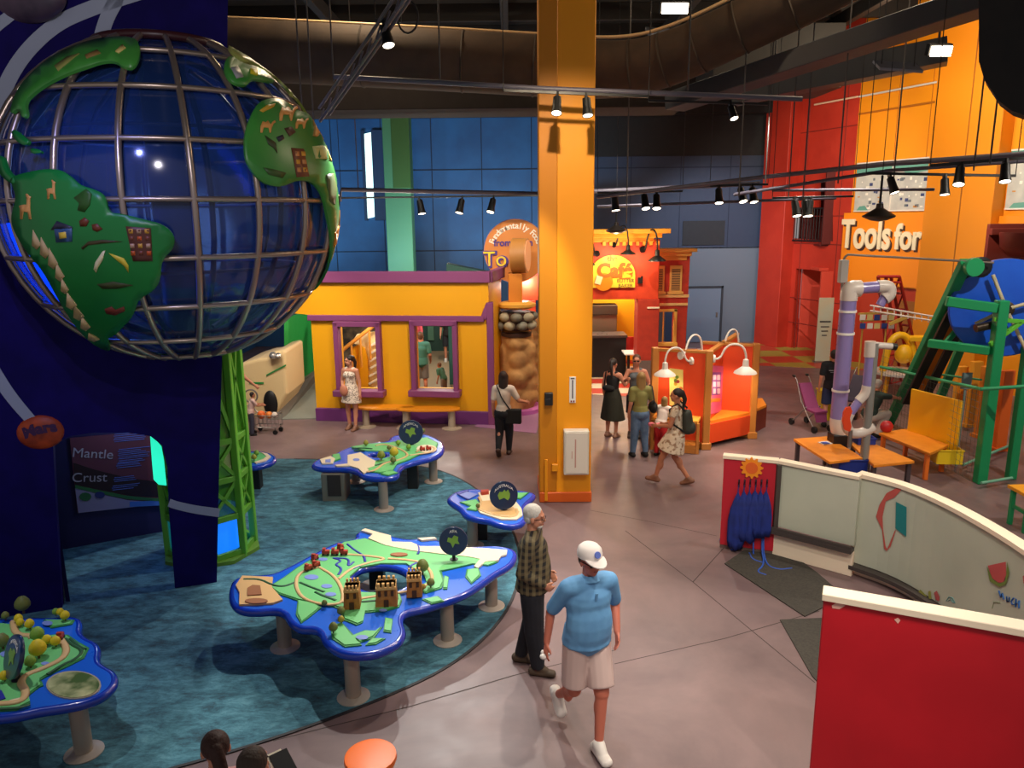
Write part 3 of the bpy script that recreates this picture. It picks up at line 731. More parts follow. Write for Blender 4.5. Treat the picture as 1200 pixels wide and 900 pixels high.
# planets are things fixed on the wall
pm = SW(48, 506, -.02); q = B(mat((196, 74, 22), .5, col2=(120, 36, 14), scale=5, bump=.2)); Rm = (SW(77, 506) - SW(19, 506)).length / 2
Qs = Matrix(((sdir.x, sn.x, 0), (sdir.y, sn.y, 0), (0, 0, 1)))
mp_ = thing('planet_plaque', 'small orange domed planet marked Mars on the dark wall', 'planet model', tuple(pm), math.atan2(sdir.y, sdir.x))
q.ell((0, 0, 0), (Rm, Rm * .35, Rm * .84), 28, 14); put('dome', q, mp_)
q = B(mat((60, 20, 70), .6)); q.text('Mars', Rm * .7, Matrix.Translation((0, 0, Rm * .22)) @ Matrix.Rotation(PI / 2, 4, 'X') @ Matrix.Rotation(.16, 4, 'Z'), .004, bold=.008,
    warp=lambda v: V((v.x, v.y - v.x * v.x * .9, Rm * .34 * math.sqrt(max(.2, 1 - (v.x / Rm) ** 2)) + v.z)))
put('lettering', q, mp_)
pn = SW(30, -6); q = B(mat((86, 66, 84), .5, col2=(46, 36, 56), scale=3)); q.ell(pn, (.42, .16, .28), 28, 14, rot=None)
put('planet_plaque', q, label='greyish purple domed planet at the top left corner of the wall', cat='planet model')
# alcove behind the opening
AG = plane_at(G(72, 645), G(200, 622))
ab = B(mat((20, 16, 70), .6)); 
pp = [AG(20, 660), AG(208, 620), AG(208, 440), AG(20, 440)]; pp = [gz(p) for p in pp]; pp[0].z = pp[1].z = 0
ab.slab(pp, V((-.03, .1, 0)))
s0 = SW(64, 600); k0 = AG(70, 600); ab.slab([V((s0.x - .05, s0.y + .13, 0)), V((k0.x - .1, k0.y, 0)), V((k0.x - .1, k0.y, 2.4)), V((s0.x - .05, s0.y + .13, 2.4))], (-.05, 0, 0))
put('wall_alcove', ab, kind='structure')
bd = thing('earth_layers_board', 'dark printed board about mantle and crust inside the alcove', 'display board', tuple(AG(135, 600)))
q = B(mat((96, 46, 62), .5)); q.slab([AG(*p, .02) for p in ((82, 513), (196, 503), (196, 588), (91, 601))], sn * .02); put('board', q, bd, True)
q = B(mat((40, 18, 26), .5)); q.slab([AG(*p, .042) for p in ((86, 542), (110, 550), (150, 560), (196, 566), (196, 583), (150, 580), (110, 572), (88, 568))], sn * .004)
q.m(mat((150, 140, 170), .5)); q.slab([AG(*p, .042) for p in ((88, 572), (110, 577), (150, 586), (194, 589), (194, 590), (92, 601))], sn * .005)
q.m(mat((50, 110, 60), .5)); q.slab([AG(*p, .05) for p in ((88, 568), (110, 573), (150, 581), (196, 585), (196, 588), (150, 585), (110, 577), (88, 572))], sn * .004)
q.slab([AG(100 + 7 * math.cos(t * PI / 6), 582 + 5 * math.sin(t * PI / 6), .055) for t in range(12)], sn * .004)
q.m(mat((40, 50, 110), .5)); q.slab([AG(117 + 6 * math.cos(t * PI / 6), 580 + 4 * math.sin(t * PI / 6), .055) for t in range(12)], sn * .004)
q.m(mat((70, 120, 200), .5)); q.slab([AG(*p, .05) for p in ((152, 588), (194, 586), (194, 592), (152, 594))], sn * .003)
put('printed_picture', q, bd, True)
adir = (G(200, 622) - G(72, 645)).normalized()
q = B(mat((170, 160, 170), .5)); q.text('Mantle', .19, frame(AG(109, 532, .05), adir) @ Matrix.Rotation(-.22, 4, 'Z'), .003); q.text('Crust', .19, frame(AG(105, 560, .05), adir) @ Matrix.Rotation(-.15, 4, 'Z'), .003)
put('lettering', q, bd, True)
q = B(mat((90, 110, 190), .5))
rnd = random.Random(5)
for (px, py, n_) in ((152, 509, 5), (157, 527, 8), (155, 544, 3), (152, 560, 3), (150, 570, 3)):
    for k in range(n_): 
        a = AG(px - 18 - (k % 2), py + k * 2.2, .05); L_ = rnd.uniform(.28, .4); q.beam(a, a + adir * L_ * (1.05 if n_ > 4 else .9) + V((0, 0, -.012)), .006, .008)
put('small_print', q, bd, True)
cy = B(mat((40, 235, 190), .4, emit=.9)); cy.slab([SW(*p, -.3) for p in ((176, 512), (182, 516), (189, 524), (192, 540), (195, 569), (186, 568), (180, 562), (178, 540))], -sn * .04)
put('glow_panel', cy, label='bright turquoise lit strip at the right side of the alcove', cat='light panel')

# ---- globe
gl = thing('globe', 'giant wireframe globe of blue panes with painted continents', 'globe', tuple(GC - V((0, 0, GR))))
GRX = toc.cross(V((0, 0, 1))).normalized()      # view-facing frame of the ball
GRX = -GRX if GRX.x < 0 else GRX; GUP = toc.cross(GRX); GUP = GUP if GUP.z > 0 else -GUP
dist = (CO - GC).length
def sph(px, py, k=1.0):
    """point on the ball seen at a pixel; beyond the limb it wraps round the back"""
    d = ray(px, py).normalized(); w_ = CO - GC; bq = d.dot(w_); c = w_.dot(w_) - (GR * .998) ** 2; D = bq * bq - c
    if D > 0: p = CO + d * (-bq - math.sqrt(D)) - GC
    else:
        p0 = CO + d * (-bq) - GC; ov = p0.length - GR; p0.normalize(); p = p0 - toc * (ov / GR * 2.2)
    return p.normalized()
def patch(b, pts, r0, th, grid=.12):
    """painted plate hugging the ball: outline in pixels -> triangulated shell"""
    out = [V((x, y)) for x, y in pts]; n = len(out)
    # densify outline
    dd = []
    for i in range(n):
        a = out[i]; c = out[(i + 1) % n]; m_ = max(1, int((c - a).length / 9))
        dd += [a.lerp(c, k / m_) for k in range(m_)]
    nb = len(dd); vs = list(dd)
    xs = [p.x for p in dd]; ys = [p.y for p in dd]
    def inside(x, y):
        r_ = False; j = nb - 1
        for i in range(nb):
            if (dd[i].y > y) != (dd[j].y > y) and x < (dd[j].x - dd[i].x) * (y - dd[i].y) / (dd[j].y - dd[i].y) + dd[i].x: r_ = not r_
            j = i
        return r_
    y = min(ys) + 5
    while y < max(ys):
        x = min(xs) + 5
        while x < max(xs):
            if inside(x, y) and min((V((x, y)) - p).length for p in dd) > 4: vs.append(V((x, y)))
            x += 10
        y += 10
    res = delaunay_2d_cdt(vs, [(i, (i + 1) % nb) for i in range(nb)], [], 1, 1e-4)
    V2, E2, F2 = res[0], res[1], res[2]
    dirs = [sph(v.x, v.y) for v in V2]; N = len(dirs)
    top = [GC + d * (GR * r0 + th) for d in dirs]; bot = [GC + d * (GR * r0) for d in dirs]
    fs = []; cnt = {}
    for f in F2:
        f = list(f); a, c, d_ = [top[i] for i in f[:3]]
        if (c - a).cross(d_ - a).dot(a - GC) < 0: f = f[::-1]
        fs.append(f); fs.append([N + i for i in f[::-1]])
        for i in range(len(f)):
            e = (f[i], f[(i + 1) % len(f)]); cnt[e] = 1
    for (i, j) in list(cnt):
        if (j, i) not in cnt: fs.append([i, i + N, j + N, j])
    b.add(top + bot, fs, True); m_ = len(b.f) - len(fs)
    for k in range(len(fs)):
        if len(fs[k]) == 4 and min(fs[k]) < N <= max(fs[k]): b.sm[m_ + k] = False
def sm2(pts, it=2):
    p = [V((x, y, 0)) for x, y in pts]; p = smooth_loop(p, it); return [(v.x, v.y) for v in p]
shell = glass((30, 54, 104), .76, .1)
q = B(shell); q.ell((0, 0, 0), GR * .972, 72, 40); q.v = [tuple(V(v) + V((0, 0, GR))) for v in q.v]
put('blue_panes', q, gl)
q = B(mat((12, 22, 64), .4))        # inner structure glimpsed through the panes
for k in range(12):
    t = 2 * PI * k / 12 + .1; q.tube([(GR * .86 * math.cos(t) * math.sin(PI * j / 12), GR * .86 * math.sin(t) * math.sin(PI * j / 12), GR + GR * .86 * math.cos(PI * j / 12)) for j in range(1, 12)], .03, 6)
q.tube([(0, 0, GR * .1), (0, 0, GR * 1.9)], .25, 16)
q.m(mat((70, 90, 140), .4))
for lat in (-.5, 0, .5): q.tube([(GR * .84 * math.cos(lat) * math.cos(t * PI / 24), GR * .84 * math.cos(lat) * math.sin(t * PI / 24), GR + GR * .84 * math.sin(lat)) for t in range(49)], .02, 6)
put('inner_frame', q, gl)
RIB = mat((168, 152, 138), .3, .75)
az0 = math.atan2(toc.y, toc.x)
for k in range(18):
    # meridian angle measured from the viewing direction, positive to the right
    a = rad(5.5 + 20 * k); t = az0 + a
    q = B(RIB); q.tube([(GR * math.cos(t) * math.cos(rad(l)), GR * math.sin(t) * math.cos(rad(l)), GR + GR * math.sin(rad(l))) for l in range(-75, 73, 6)], .032, 8); put('meridian_bar', q, gl)
for lat in (-72, -54, -36, -18, 0, 18, 36, 54, 72):
    q = B(RIB); q.tube([(GR * math.cos(rad(lat)) * math.cos(t * PI / 36), GR * math.cos(rad(lat)) * math.sin(t * PI / 36), GR + GR * math.sin(rad(lat))) for t in range(73)], .028, 8, caps=False); put('parallel_bar', q, gl)
q = B(mat((60, 26, 30), .4)); q.tube([(GR * .36 * math.cos(t * PI / 24), GR * .36 * math.sin(t * PI / 24), GR * 1.935) for t in range(49)], .05, 8); put('top_ring', q, gl)
GREEN = mat((26, 128, 52), .38, col2=(18, 110, 42), scale=1.2)
GREEN2 = mat((72, 150, 62), .35, col2=(50, 128, 52), scale=1.5)
CRM = mat((206, 190, 110), .4, col2=(120, 150, 60), scale=2)
def cont(name, pts, m, lab=None):
    q = B(m); patch(q, sm2(pts, 2), 1.018, .03); return put(name, q, gl, True, lab)
sa = cont('south_america', [(18, 209), (48, 201), (74, 199), (88, 208), (98, 218), (113, 222), (127, 229), (130, 249), (145, 250), (168, 256), (192, 262), (205, 274), (204, 289), (190, 302), (189, 325), (181, 337), (164, 346), (158, 366), (146, 378), (137, 388), (127, 390), (134, 408), (112, 398), (94, 379), (77, 353), (56, 313), (41, 297), (24, 270), (20, 254), (27, 233), (23, 219)], GREEN)
cont('central_america', [(3, 186), (12, 184), (16, 200), (24, 208), (26, 218), (14, 212), (6, 202)], GREEN)
cont('caribbean_islands', [(20, 158), (26, 155), (34, 162), (42, 168), (38, 174), (28, 170)], GREEN)
cont('caribbean_islands', [(42, 176), (54, 178), (56, 182), (44, 183)], GREEN)
cont('north_america', [(18, 140), (26, 112), (42, 92), (66, 72), (96, 58), (130, 50), (160, 51), (166, 62), (165, 76), (158, 87), (146, 85), (138, 78), (122, 79), (105, 85), (87, 91), (62, 103), (48, 113), (36, 124), (40, 140), (33, 143), (30, 130)], GREEN2)
af = cont('africa', [(294, 131), (303, 122), (318, 119), (332, 123), (340, 132), (358, 137), (372, 148), (386, 160), (394, 180), (404, 206), (410, 240), (411, 290), (404, 322), (392, 344), (384, 352), (378, 346), (379, 318), (384, 284), (378, 256), (373, 230), (362, 215), (350, 212), (338, 214), (326, 220), (310, 218), (298, 210), (287, 196), (283, 180), (284, 156)], GREEN2)
cont('europe', [(260, 80), (268, 70), (280, 80), (300, 84), (316, 96), (318, 102), (302, 99), (292, 98), (286, 106), (272, 104), (262, 94)], GREEN2)
cont('asia', [(262, 60), (276, 54), (300, 60), (326, 76), (350, 98), (372, 124), (388, 150), (382, 152), (366, 130), (352, 122), (336, 116), (330, 100), (312, 92), (296, 80), (280, 78)], CRM, 'cream and green painted Asia along the rim')
# painted pictures on the plates
def pic(pts, col, parent, nm='painted_picture', s=1): return (pts, col)
def draw(parent_name, items):
    q = B()
    for pts, col in items:
        q.m(mat(col, .5)); patch(q, pts, 1.018, .036)
    put(parent_name, q, gl, True)
def sc_(pts, cx, cy, s, fx=1): return [(cx + x * s * fx, cy + y * s) for x, y in pts]
LLAMA = [(-5, 8), (-5, -1), (-6, -4), (-2, -5), (1, -5), (1, -11), (0, -14), (1, -15), (3, -13), (5, -12), (4, -10), (4, 0), (5, 8), (3, 8), (2, 2), (-2, 1), (-3, 8)]
CAMEL = [(-6, 6), (-6, 0), (-4, -5), (-1, -4), (1, -6), (4, -2), (6, -5), (8, -6), (9, -4), (7, -3), (5, 1), (4, 6), (3, 6), (2, 1), (-3, 1), (-4, 6)]
OR_ = (226, 160, 84)
it = [(sc_(LLAMA, 38, 246, 1.25), OR_), (sc_(LLAMA, 67, 226, .95, 1), OR_),
      ([(66, 268), (73, 258), (89, 264), (91, 266)], (44, 44, 60)), ([(70, 267), (90, 266), (90, 281), (72, 282)], (52, 84, 120)), ([(75, 271), (83, 270), (84, 277), (76, 278)], (226, 190, 60)),
      ([(150, 264), (178, 266), (180, 303), (158, 303)], (92, 48, 34))]
for r_ in range(4):
    for c_ in range(3):
        x, y = 153 + c_ * 9 + r_ * .8, 267 + r_ * 8.2
        it.append(([(x, y), (x + 5, y), (x + 5.2, y + 5), (x + .4, y + 5)], [(216, 160, 60), (196, 84, 30), (190, 150, 120), (120, 60, 40)][(r_ * 3 + c_ * 2) % 4]))
for x, y, w_, h_ in ((46, 268, 9, 22), (55, 276, 10, 24), (64, 288, 10, 24), (72, 304, 9, 22), (78, 322, 8, 18), (84, 338, 11, 20), (92, 352, 11, 18), (100, 364, 10, 18), (108, 384, 12, 10)):
    it.append(([(x, y), (x + w_, y + h_ * .75), (x + w_ * .5, y + h_), (x - 1, y + h_ * .8)], (206, 176, 120)))
it += [([(116, 304), (124, 292), (127, 291), (124, 302), (119, 310), (117, 316), (114, 312)], (226, 216, 160)), ([(131, 294), (140, 297), (148, 300), (153, 308), (153, 316), (148, 308), (140, 302)], (226, 200, 60)),
       ([(98, 258), (104, 254), (109, 258), (106, 264), (99, 264)], (110, 50, 24)), ([(112, 262), (118, 261), (124, 267), (118, 270), (113, 268)], (110, 50, 24)),
       ([(92, 232), (100, 226), (106, 222), (112, 228), (110, 240), (104, 248), (96, 246), (98, 238)], (48, 92, 30)), ([(100, 288), (108, 281), (124, 279), (146, 281), (124, 283), (108, 285), (102, 290)], (70, 60, 26)),
       ([(118, 329), (136, 326), (158, 330), (140, 334), (124, 334)], (60, 66, 26)), ([(126, 357), (134, 354), (138, 358), (148, 354), (149, 359), (138, 364), (128, 362)], (110, 40, 24))]
draw('south_america_pictures', it)
it = [(sc_(CAMEL, 308, 152, 1.15), OR_), (sc_(CAMEL, 331, 137, 1.4), OR_), (sc_(CAMEL, 347, 148, 1.0), OR_), (sc_([(-7, 7), (-6, -2), (-8, -8), (-3, -7), (3, -2), (7, 4), (6, 9), (3, 5), (-2, 4), (-4, 8)], 371, 153, 1.2), OR_),
      ([(336, 176), (350, 177), (356, 208), (342, 209)], (122, 66, 42)), ([(360, 174), (384, 172), (388, 188), (364, 188)], (206, 206, 130)), ([(378, 172), (386, 176), (388, 189), (380, 188)], (220, 180, 60)),
      ([(306, 162), (312, 166), (318, 170), (320, 182), (316, 176), (310, 172)], (60, 70, 40)), ([(328, 154), (336, 152), (341, 158), (334, 163)], (84, 56, 40)), ([(319, 164), (326, 161), (328, 166), (322, 169)], (50, 44, 60)),
      ([(376, 206), (384, 204), (388, 220), (386, 240), (380, 236), (377, 220)], (96, 110, 60)), ([(398, 246), (401, 250), (394, 268), (392, 286), (388, 284), (385, 288), (386, 272), (392, 264)], (232, 140, 30)),
      ([(388, 318), (396, 310), (394, 330), (382, 344), (380, 340)], (200, 60, 40)), ([(390, 300), (398, 294), (400, 306), (392, 310)], (150, 90, 60)), ([(304, 198), (316, 200), (330, 204), (326, 210), (310, 206)], (60, 90, 40)), ([(300, 134), (308, 128), (318, 126), (316, 130), (304, 136)], (200, 160, 40)), ([(394, 230), (402, 226), (403, 240), (396, 242)], (120, 90, 60))]
for r_ in range(3):
    for c_ in range(2): x, y = 340 + c_ * 7 + r_, 180 + r_ * 9; it.append(([(x, y), (x + 4.5, y), (x + 5, y + 5), (x + .5, y + 5)], [(216, 150, 90), (230, 170, 60)][(r_ + c_) % 2]))
draw('africa_pictures', it)
draw('europe_pictures', [([(268, 86), (276, 84), (282, 96), (274, 98)], (150, 150, 150)), ([(290, 86), (298, 88), (298, 94), (290, 92)], (220, 200, 40))])
draw('north_america_pictures', [([(70, 84), (84, 74), (98, 70), (86, 80), (74, 90)], (150, 150, 80)), ([(138, 68), (146, 60), (150, 64), (142, 70)], (210, 190, 110)), ([(104, 72), (118, 66), (122, 70), (106, 76)], (140, 110, 60))])
# blue glow inside the ball and on the wall behind its lower left
lamp(tuple(GC - sn * .55 + V((0, 0, .25))), 45, (.16, .34, 1), .3)
spot(tuple(GC + sdir * -1.0 - sn * .6 - V((0, 0, .2))), tuple(SW(40, 340)), 140, 120, .8, (.05, .2, 1), .2)
glw = B(mat((6, 60, 255), .4, emit=5)); ga = [PI + .12 + k * .09 for k in range(11)]
pts_o = [GC + (sdir * math.cos(a) + V((0, 0, 1)) * math.sin(a)) * GR * .965 - sn * .1 for a in ga]; pts_i = [GC + (sdir * math.cos(a) + V((0, 0, 1)) * math.sin(a)) * GR * .66 - sn * .1 for a in ga]
glw.slab(pts_o + pts_i[::-1], -sn * .03); put('blue_light_panel', glw, gl, True, 'bright blue lit panel inside the lower left rim')

# ---- green lattice tower under the ball
TC = V((-4.42, 10.35, 0)); tr_x = G(298, 648)
TR = .56; TC = V((tr_x.x - TR * 1.1, tr_x.y + .1, 0))
tw = thing('lattice_tower', 'green translucent lattice tower standing below the globe', 'tower', tuple(TC))
GT = mat((104, 180, 50), .5); ztop = GC.z - GR * .8; nS = 8
cor = lambda k, z: (TR * math.cos(2 * PI * (k + .5) / nS), TR * math.sin(2 * PI * (k + .5) / nS), z)
for k in range(nS):
    q = B(GT); q.beam(cor(k, .02), cor(k, ztop), .09, .09); put('upright', q, tw)
    q = B(mat((96, 164, 44), .5)); zl = [.1, .62, 1.15, 1.68, ztop - .05]
    for z in zl: q.beam(cor(k, z), cor(k + 1, z), .05, .08)
    for a, c in zip(zl[1:], zl[2:]): q.beam(cor(k, a), cor(k + 1, c), .035, .05); q.beam(cor(k + 1, a), cor(k, c), .035, .05)
    put('bracing', q, tw)
    q = B(glass((80, 150, 40), .8)); a, c, d, e = [V(cor(k, .62)) * .97, V(cor(k + 1, .62)) * .97, V(cor(k + 1, ztop)), V(cor(k, ztop))]; d.x *= .97; d.y *= .97; e.x *= .97; e.y *= .97; a.z = c.z = .62
    q.slab([a, c, d, e], (V((a.x + c.x, a.y + c.y, 0)).normalized()) * -.01); put('mesh_panel', q, tw)
q = B(mat((20, 120, 250), .4, emit=.9)); q.lathe([(.44, .1), (.46, .12), (.46, .5), (.42, .6)], (0, 0, 0), 24); put('lit_drum', q, tw, False, 'blue glowing drum at the foot')
q = B(mat((96, 140, 40), .6)); q.cyl((0, 0, 0), TR + .1, .06, 8); put('base', q, tw)
q = B(mat((20, 60, 60), .5)); p = V(cor(6, 1.4)); q.box((.12, -.6, 1.35), (.3, .03, .45), rz=.2); q.m(mat((160, 200, 140), .5)); q.box((.12, -.625, 1.42), (.18, .02, .14), rz=.2); put('information_plate', q, tw)
# ================================================================== MAP TABLES
TH = .56
BLUET = mat((22, 96, 214), .3, coat=.3); RIM = mat((14, 52, 170), .25, coat=.5)
LAND = mat((106, 190, 116), .45); LAND_SHADE = mat((52, 132, 66), .5); ICE = mat((228, 208, 176), .5); SAND = mat((214, 170, 112), .5)
WATER = mat((40, 50, 160), .4); PALEB = mat((120, 140, 210), .4); TRACK = mat((206, 170, 120), .5); DGREEN = mat((30, 84, 50), .5)
LEGM = mat((160, 146, 134), .4, .3)
def T(px, py, z=TH): return G(px, py, z)
def table(label, outline, holes, reliefs, legs, dark_legs=(), z=TH):
    ctr = sum((T(*p) for p in outline), V()) / len(outline)
    t = thing('map_table', label, 'table', (ctr.x, ctr.y, 0))
    o = smooth_loop([T(*p, z) for p in outline], 2); hs = [smooth_loop([T(*p, z) for p in h], 2) for h in holes]
    q = B(BLUET); dn = V((0, 0, -.075)); q.slab(o, dn, hs); q.m(RIM)
    top = put('tabletop', q, t, True)
    q = B(RIM)
    for l in [o] + hs: q.tube([p - V((0, 0, .04)) for p in l] + [l[0] - V((0, 0, .04)), l[1] - V((0, 0, .04))], .045, 8, caps=False)
    r_ = put('rim', q, top); r_.matrix_parent_inverse = top.matrix_parent_inverse.copy(); r_.matrix_parent_inverse.identity()
    for nm, m_, polys, h0, h1 in list(reliefs):
        if nm == 'land_relief':
            q = B(LAND_SHADE)  # darker green slab paints the shadow along the land edges
            for pl_ in polys:
                w3 = [T(x, y, z) for x, y in pl_]; c3 = sum(w3, V()) / len(w3); q.slab([p + (p - c3).normalized() * .025 + V((0, 0, .0008)) for p in w3], (0, 0, .011))
            put('shade_step', q, t, True, 'darker green step painting the shadow along the land edge')
        q = B(m_)
        for pl_ in polys:
            if h0 == 'tube':
                w_ = h1; pts = curve_pts([T(x, y, z + .022) for x, y in pl_], 2); q.tube(pts, w_ * .8, 6, flat=.5)
            else:
                q.slab([T(x, y, z + h0) for x, y in pl_], (0, 0, h1))
        put(nm, q, t, True)
    for px, py in legs:
        g = G(px, py); q = B(LEGM); q.lathe([(.075, .02), (.075, z - .07)], g, 20); put('leg', q, t, True)
        f = B(mat((180, 168, 156), .4, .3)); f.lathe([(.001, .0), (.16, 0), (.16, .018), (.09, .035), (.001, .035)], g, 24); put('foot_plate', f, t, True)
    for px, py in dark_legs:
        g = G(px, py); q = B(DARK); q.bx(g.x - .09, g.x + .09, g.y - .09, g.y + .09, 0, z - .07); put('leg', q, t, True, 'dark square central leg')
    return t
def P6(l): return cr(l, 260, 600, 10 / 3)
def P5(l): return cr(l, 340, 480, 4)
def EL(cx, cy, rx, ry, n=14): return [(cx + rx * math.cos(2 * PI * k / n), cy + ry * math.sin(2 * PI * k / n)) for k in range(n)]
t1_out = P6([(42, 300), (55, 264), (90, 252), (150, 250), (205, 245), (250, 225), (300, 200), (350, 172), (410, 142), (450, 122), (500, 112), (535, 104), (532, 84), (560, 72), (600, 82), (660, 98), (730, 112), (800, 104), (860, 118), (930, 140), (1000, 138), (1080, 134), (1135, 148), (1142, 172), (1120, 205), (1060, 236), (1010, 275), (940, 318), (860, 346), (780, 370), (720, 382), (695, 400), (690, 430), (704, 465), (690, 500), (640, 530), (580, 548), (510, 550), (450, 535), (410, 500), (395, 462), (360, 446), (310, 448), (275, 425), (258, 392), (220, 374), (130, 382), (70, 374), (44, 345)])
t1_hole = P6(EL(620, 262, 128, 58, 14))
rel = [('land_relief', LAND, [P6([(190, 295), (245, 262), (300, 222), (360, 185), (430, 150), (480, 122), (560, 108), (620, 130), (740, 158), (860, 172), (1000, 180), (1070, 200), (1040, 212), (980, 206), (900, 225), (850, 235), (862, 275), (850, 300), (790, 318), (770, 300), (800, 280), (790, 250), (720, 205), (620, 205), (540, 220), (500, 255), (505, 300), (540, 318), (640, 322), (690, 316), (700, 345), (690, 370), (640, 385), (560, 392), (552, 430), (530, 440), (480, 420), (470, 380), (440, 368), (360, 355), (300, 345), (225, 320)]),
        P6([(300, 350), (360, 362), (380, 378), (340, 410), (312, 432), (298, 400)]), P6([(430, 450), (470, 440), (500, 480), (540, 520), (480, 525), (440, 495)]), P6([(505, 490), (560, 470), (600, 470), (620, 455), (590, 490), (540, 510)]), P6([(640, 420), (665, 425), (660, 470), (635, 465)]), P6([(570, 520), (590, 500), (630, 500), (600, 515)]), P6([(870, 255), (885, 260), (880, 300), (865, 300)]), P6([(790, 345), (840, 335), (860, 350), (820, 358)]), P6([(960, 230), (1000, 225), (1005, 250), (975, 280), (958, 255)])], .001, .02),
       ('ice_relief', ICE, [P6([(560, 70), (600, 82), (660, 98), (664, 122), (740, 124), (775, 140), (860, 140), (960, 145), (1060, 150), (1115, 155), (1112, 172), (1090, 178), (1080, 195), (1030, 200), (1000, 225), (985, 218), (1010, 190), (960, 180), (860, 170), (740, 156), (640, 136), (572, 108), (590, 92), (545, 78)]), P6([(765, 108), (830, 104), (840, 110), (780, 116)])], .004, .024),
       ('desert_relief', SAND, [P6([(55, 292), (80, 255), (200, 260), (196, 300), (238, 348), (200, 362), (68, 368), (70, 320)])], .001, .022),
       ('train_track', TRACK, [P6([(380, 215), (300, 235), (285, 285), (310, 335), (380, 360), (450, 362), (475, 345), (470, 300), (440, 250), (380, 215)]), P6([(455, 262), (500, 222), (580, 196), (650, 182), (560, 170), (470, 165)]), P6([(650, 182), (760, 190), (800, 210), (825, 250), (810, 285), (720, 312), (560, 335), (470, 352)])], 'tube', .028),
       ('river', WATER, [P6([(435, 180), (470, 190), (440, 205), (470, 220), (455, 245)]), P6([(440, 180), (500, 182), (490, 215), (515, 195)]), P6([(490, 125), (520, 150), (555, 170), (560, 195)]), P6([(510, 222), (545, 208)]), P6([(765, 128), (772, 148), (765, 165)]), P6([(730, 215), (745, 205), (770, 195)])], 'tube', .02),
       ('dark_trench', DGREEN, [P6([(365, 312), (390, 325), (445, 345)]), P6([(85, 262), (150, 262), (195, 285), (240, 292), (285, 275)]), P6([(305, 275), (340, 290), (400, 312)]), P6([(480, 355), (560, 350), (690, 338)])], 'tube', .022),
       ('lake', PALEB, [P6(EL(350, 255, 28, 10)), P6(EL(410, 290, 22, 8)), P6(EL(425, 322, 22, 8)), P6(EL(395, 185, 18, 6)), P6(EL(548, 490, 24, 9)), P6(EL(630, 384, 16, 5))], .022, .004),
       ('desert_mound', mat((150, 92, 54), .6), [P6([(100, 300), (120, 288), (150, 290), (156, 325), (100, 328)]), P6(EL(135, 350, 45, 10)), P6(EL(692, 168, 34, 7))], .022, .012)]
table('largest map table with a round hole and three toy castles', t1_out, [t1_hole], rel, P6([(248, 530), (515, 725), (882, 505), (1053, 370)]), P6([(610, 300)]))
q = B(mat((206, 200, 194), .4)); q.cyl(G(*P6([(590, 292)])[0]), .16, .03)
# pale foot plate of the central leg
put('foot_plate', q, label='round metal foot plate seen through the hole of the largest table', cat='foot plate')

t2_out = P5([(108, 255), (130, 236), (170, 226), (210, 212), (260, 184), (320, 168), (400, 156), (470, 150), (478, 126), (530, 118), (600, 112), (650, 122), (700, 146), (714, 172), (706, 205), (650, 228), (590, 240), (530, 258), (505, 280), (502, 305), (475, 316), (400, 318), (345, 310), (320, 285), (260, 272), (160, 274), (118, 266)])
t2_hole = P5(EL(415, 214, 50, 14, 10))
table('map table nearest the yellow building with a grey box under it', t2_out, [t2_hole],
      [('land_relief', LAND, [P5([(290, 178), (360, 165), (470, 158), (560, 140), (640, 135), (690, 160), (680, 190), (600, 215), (560, 235), (500, 258), (480, 290), (420, 298), (360, 290), (400, 245), (470, 225), (470, 200), (350, 195)]), P5([(200, 215), (230, 210), (235, 232), (205, 245)]), P5([(470, 285), (500, 300), (460, 310), (430, 305)])], .001, .02),
       ('ice_relief', ICE, [P5([(270, 218), (330, 205), (370, 230), (400, 245), (395, 270), (360, 280), (370, 290), (345, 304), (320, 280), (270, 265)]), P5([(140, 238), (190, 222), (212, 236), (200, 256), (150, 258)]), P5([(210, 265), (270, 258), (280, 268), (220, 270)]), P5(EL(640, 188, 48, 18))], .004, .022),
       ('lake', PALEB, [P5([(165, 235), (190, 232), (190, 248), (165, 248)]), P5(EL(310, 235, 16, 6))], .027, .004),
       ('train_track', TRACK, [P5([(400, 170), (440, 160), (520, 185), (560, 215), (500, 240), (440, 250), (400, 285), (360, 292)]), P5([(590, 200), (620, 175), (680, 175), (670, 200), (590, 210), (560, 215)])], 'tube', .03),
       ('mountain_ridge', DGREEN, [P5([(290, 182), (340, 180), (385, 184)]), P5([(300, 192), (350, 192)]), P5([(400, 262), (440, 250), (480, 240)])], 'tube', .03)],
      P5([(440, 470), (672, 340), (310, 340)]), P5([(578, 366)]))
gb = thing('equipment_box', 'grey metal box with a dark front under the far map table', 'box', tuple(G(*P5([(205, 420)])[0])))
a = G(*P5([(152, 432)])[0]); c = G(*P5([(266, 420)])[0])
q = B(mat((128, 122, 112), .4, .4)); q.bx(a.x, c.x, a.y, a.y + .42, 0, TH - .08); put('casing', q, gb, True, bevel=.01)
q = B(mat((44, 34, 32), .5)); q.bx(a.x + .1, c.x - .06, a.y - .012, a.y, .1, TH - .1); put('front_panel', q, gb, True)

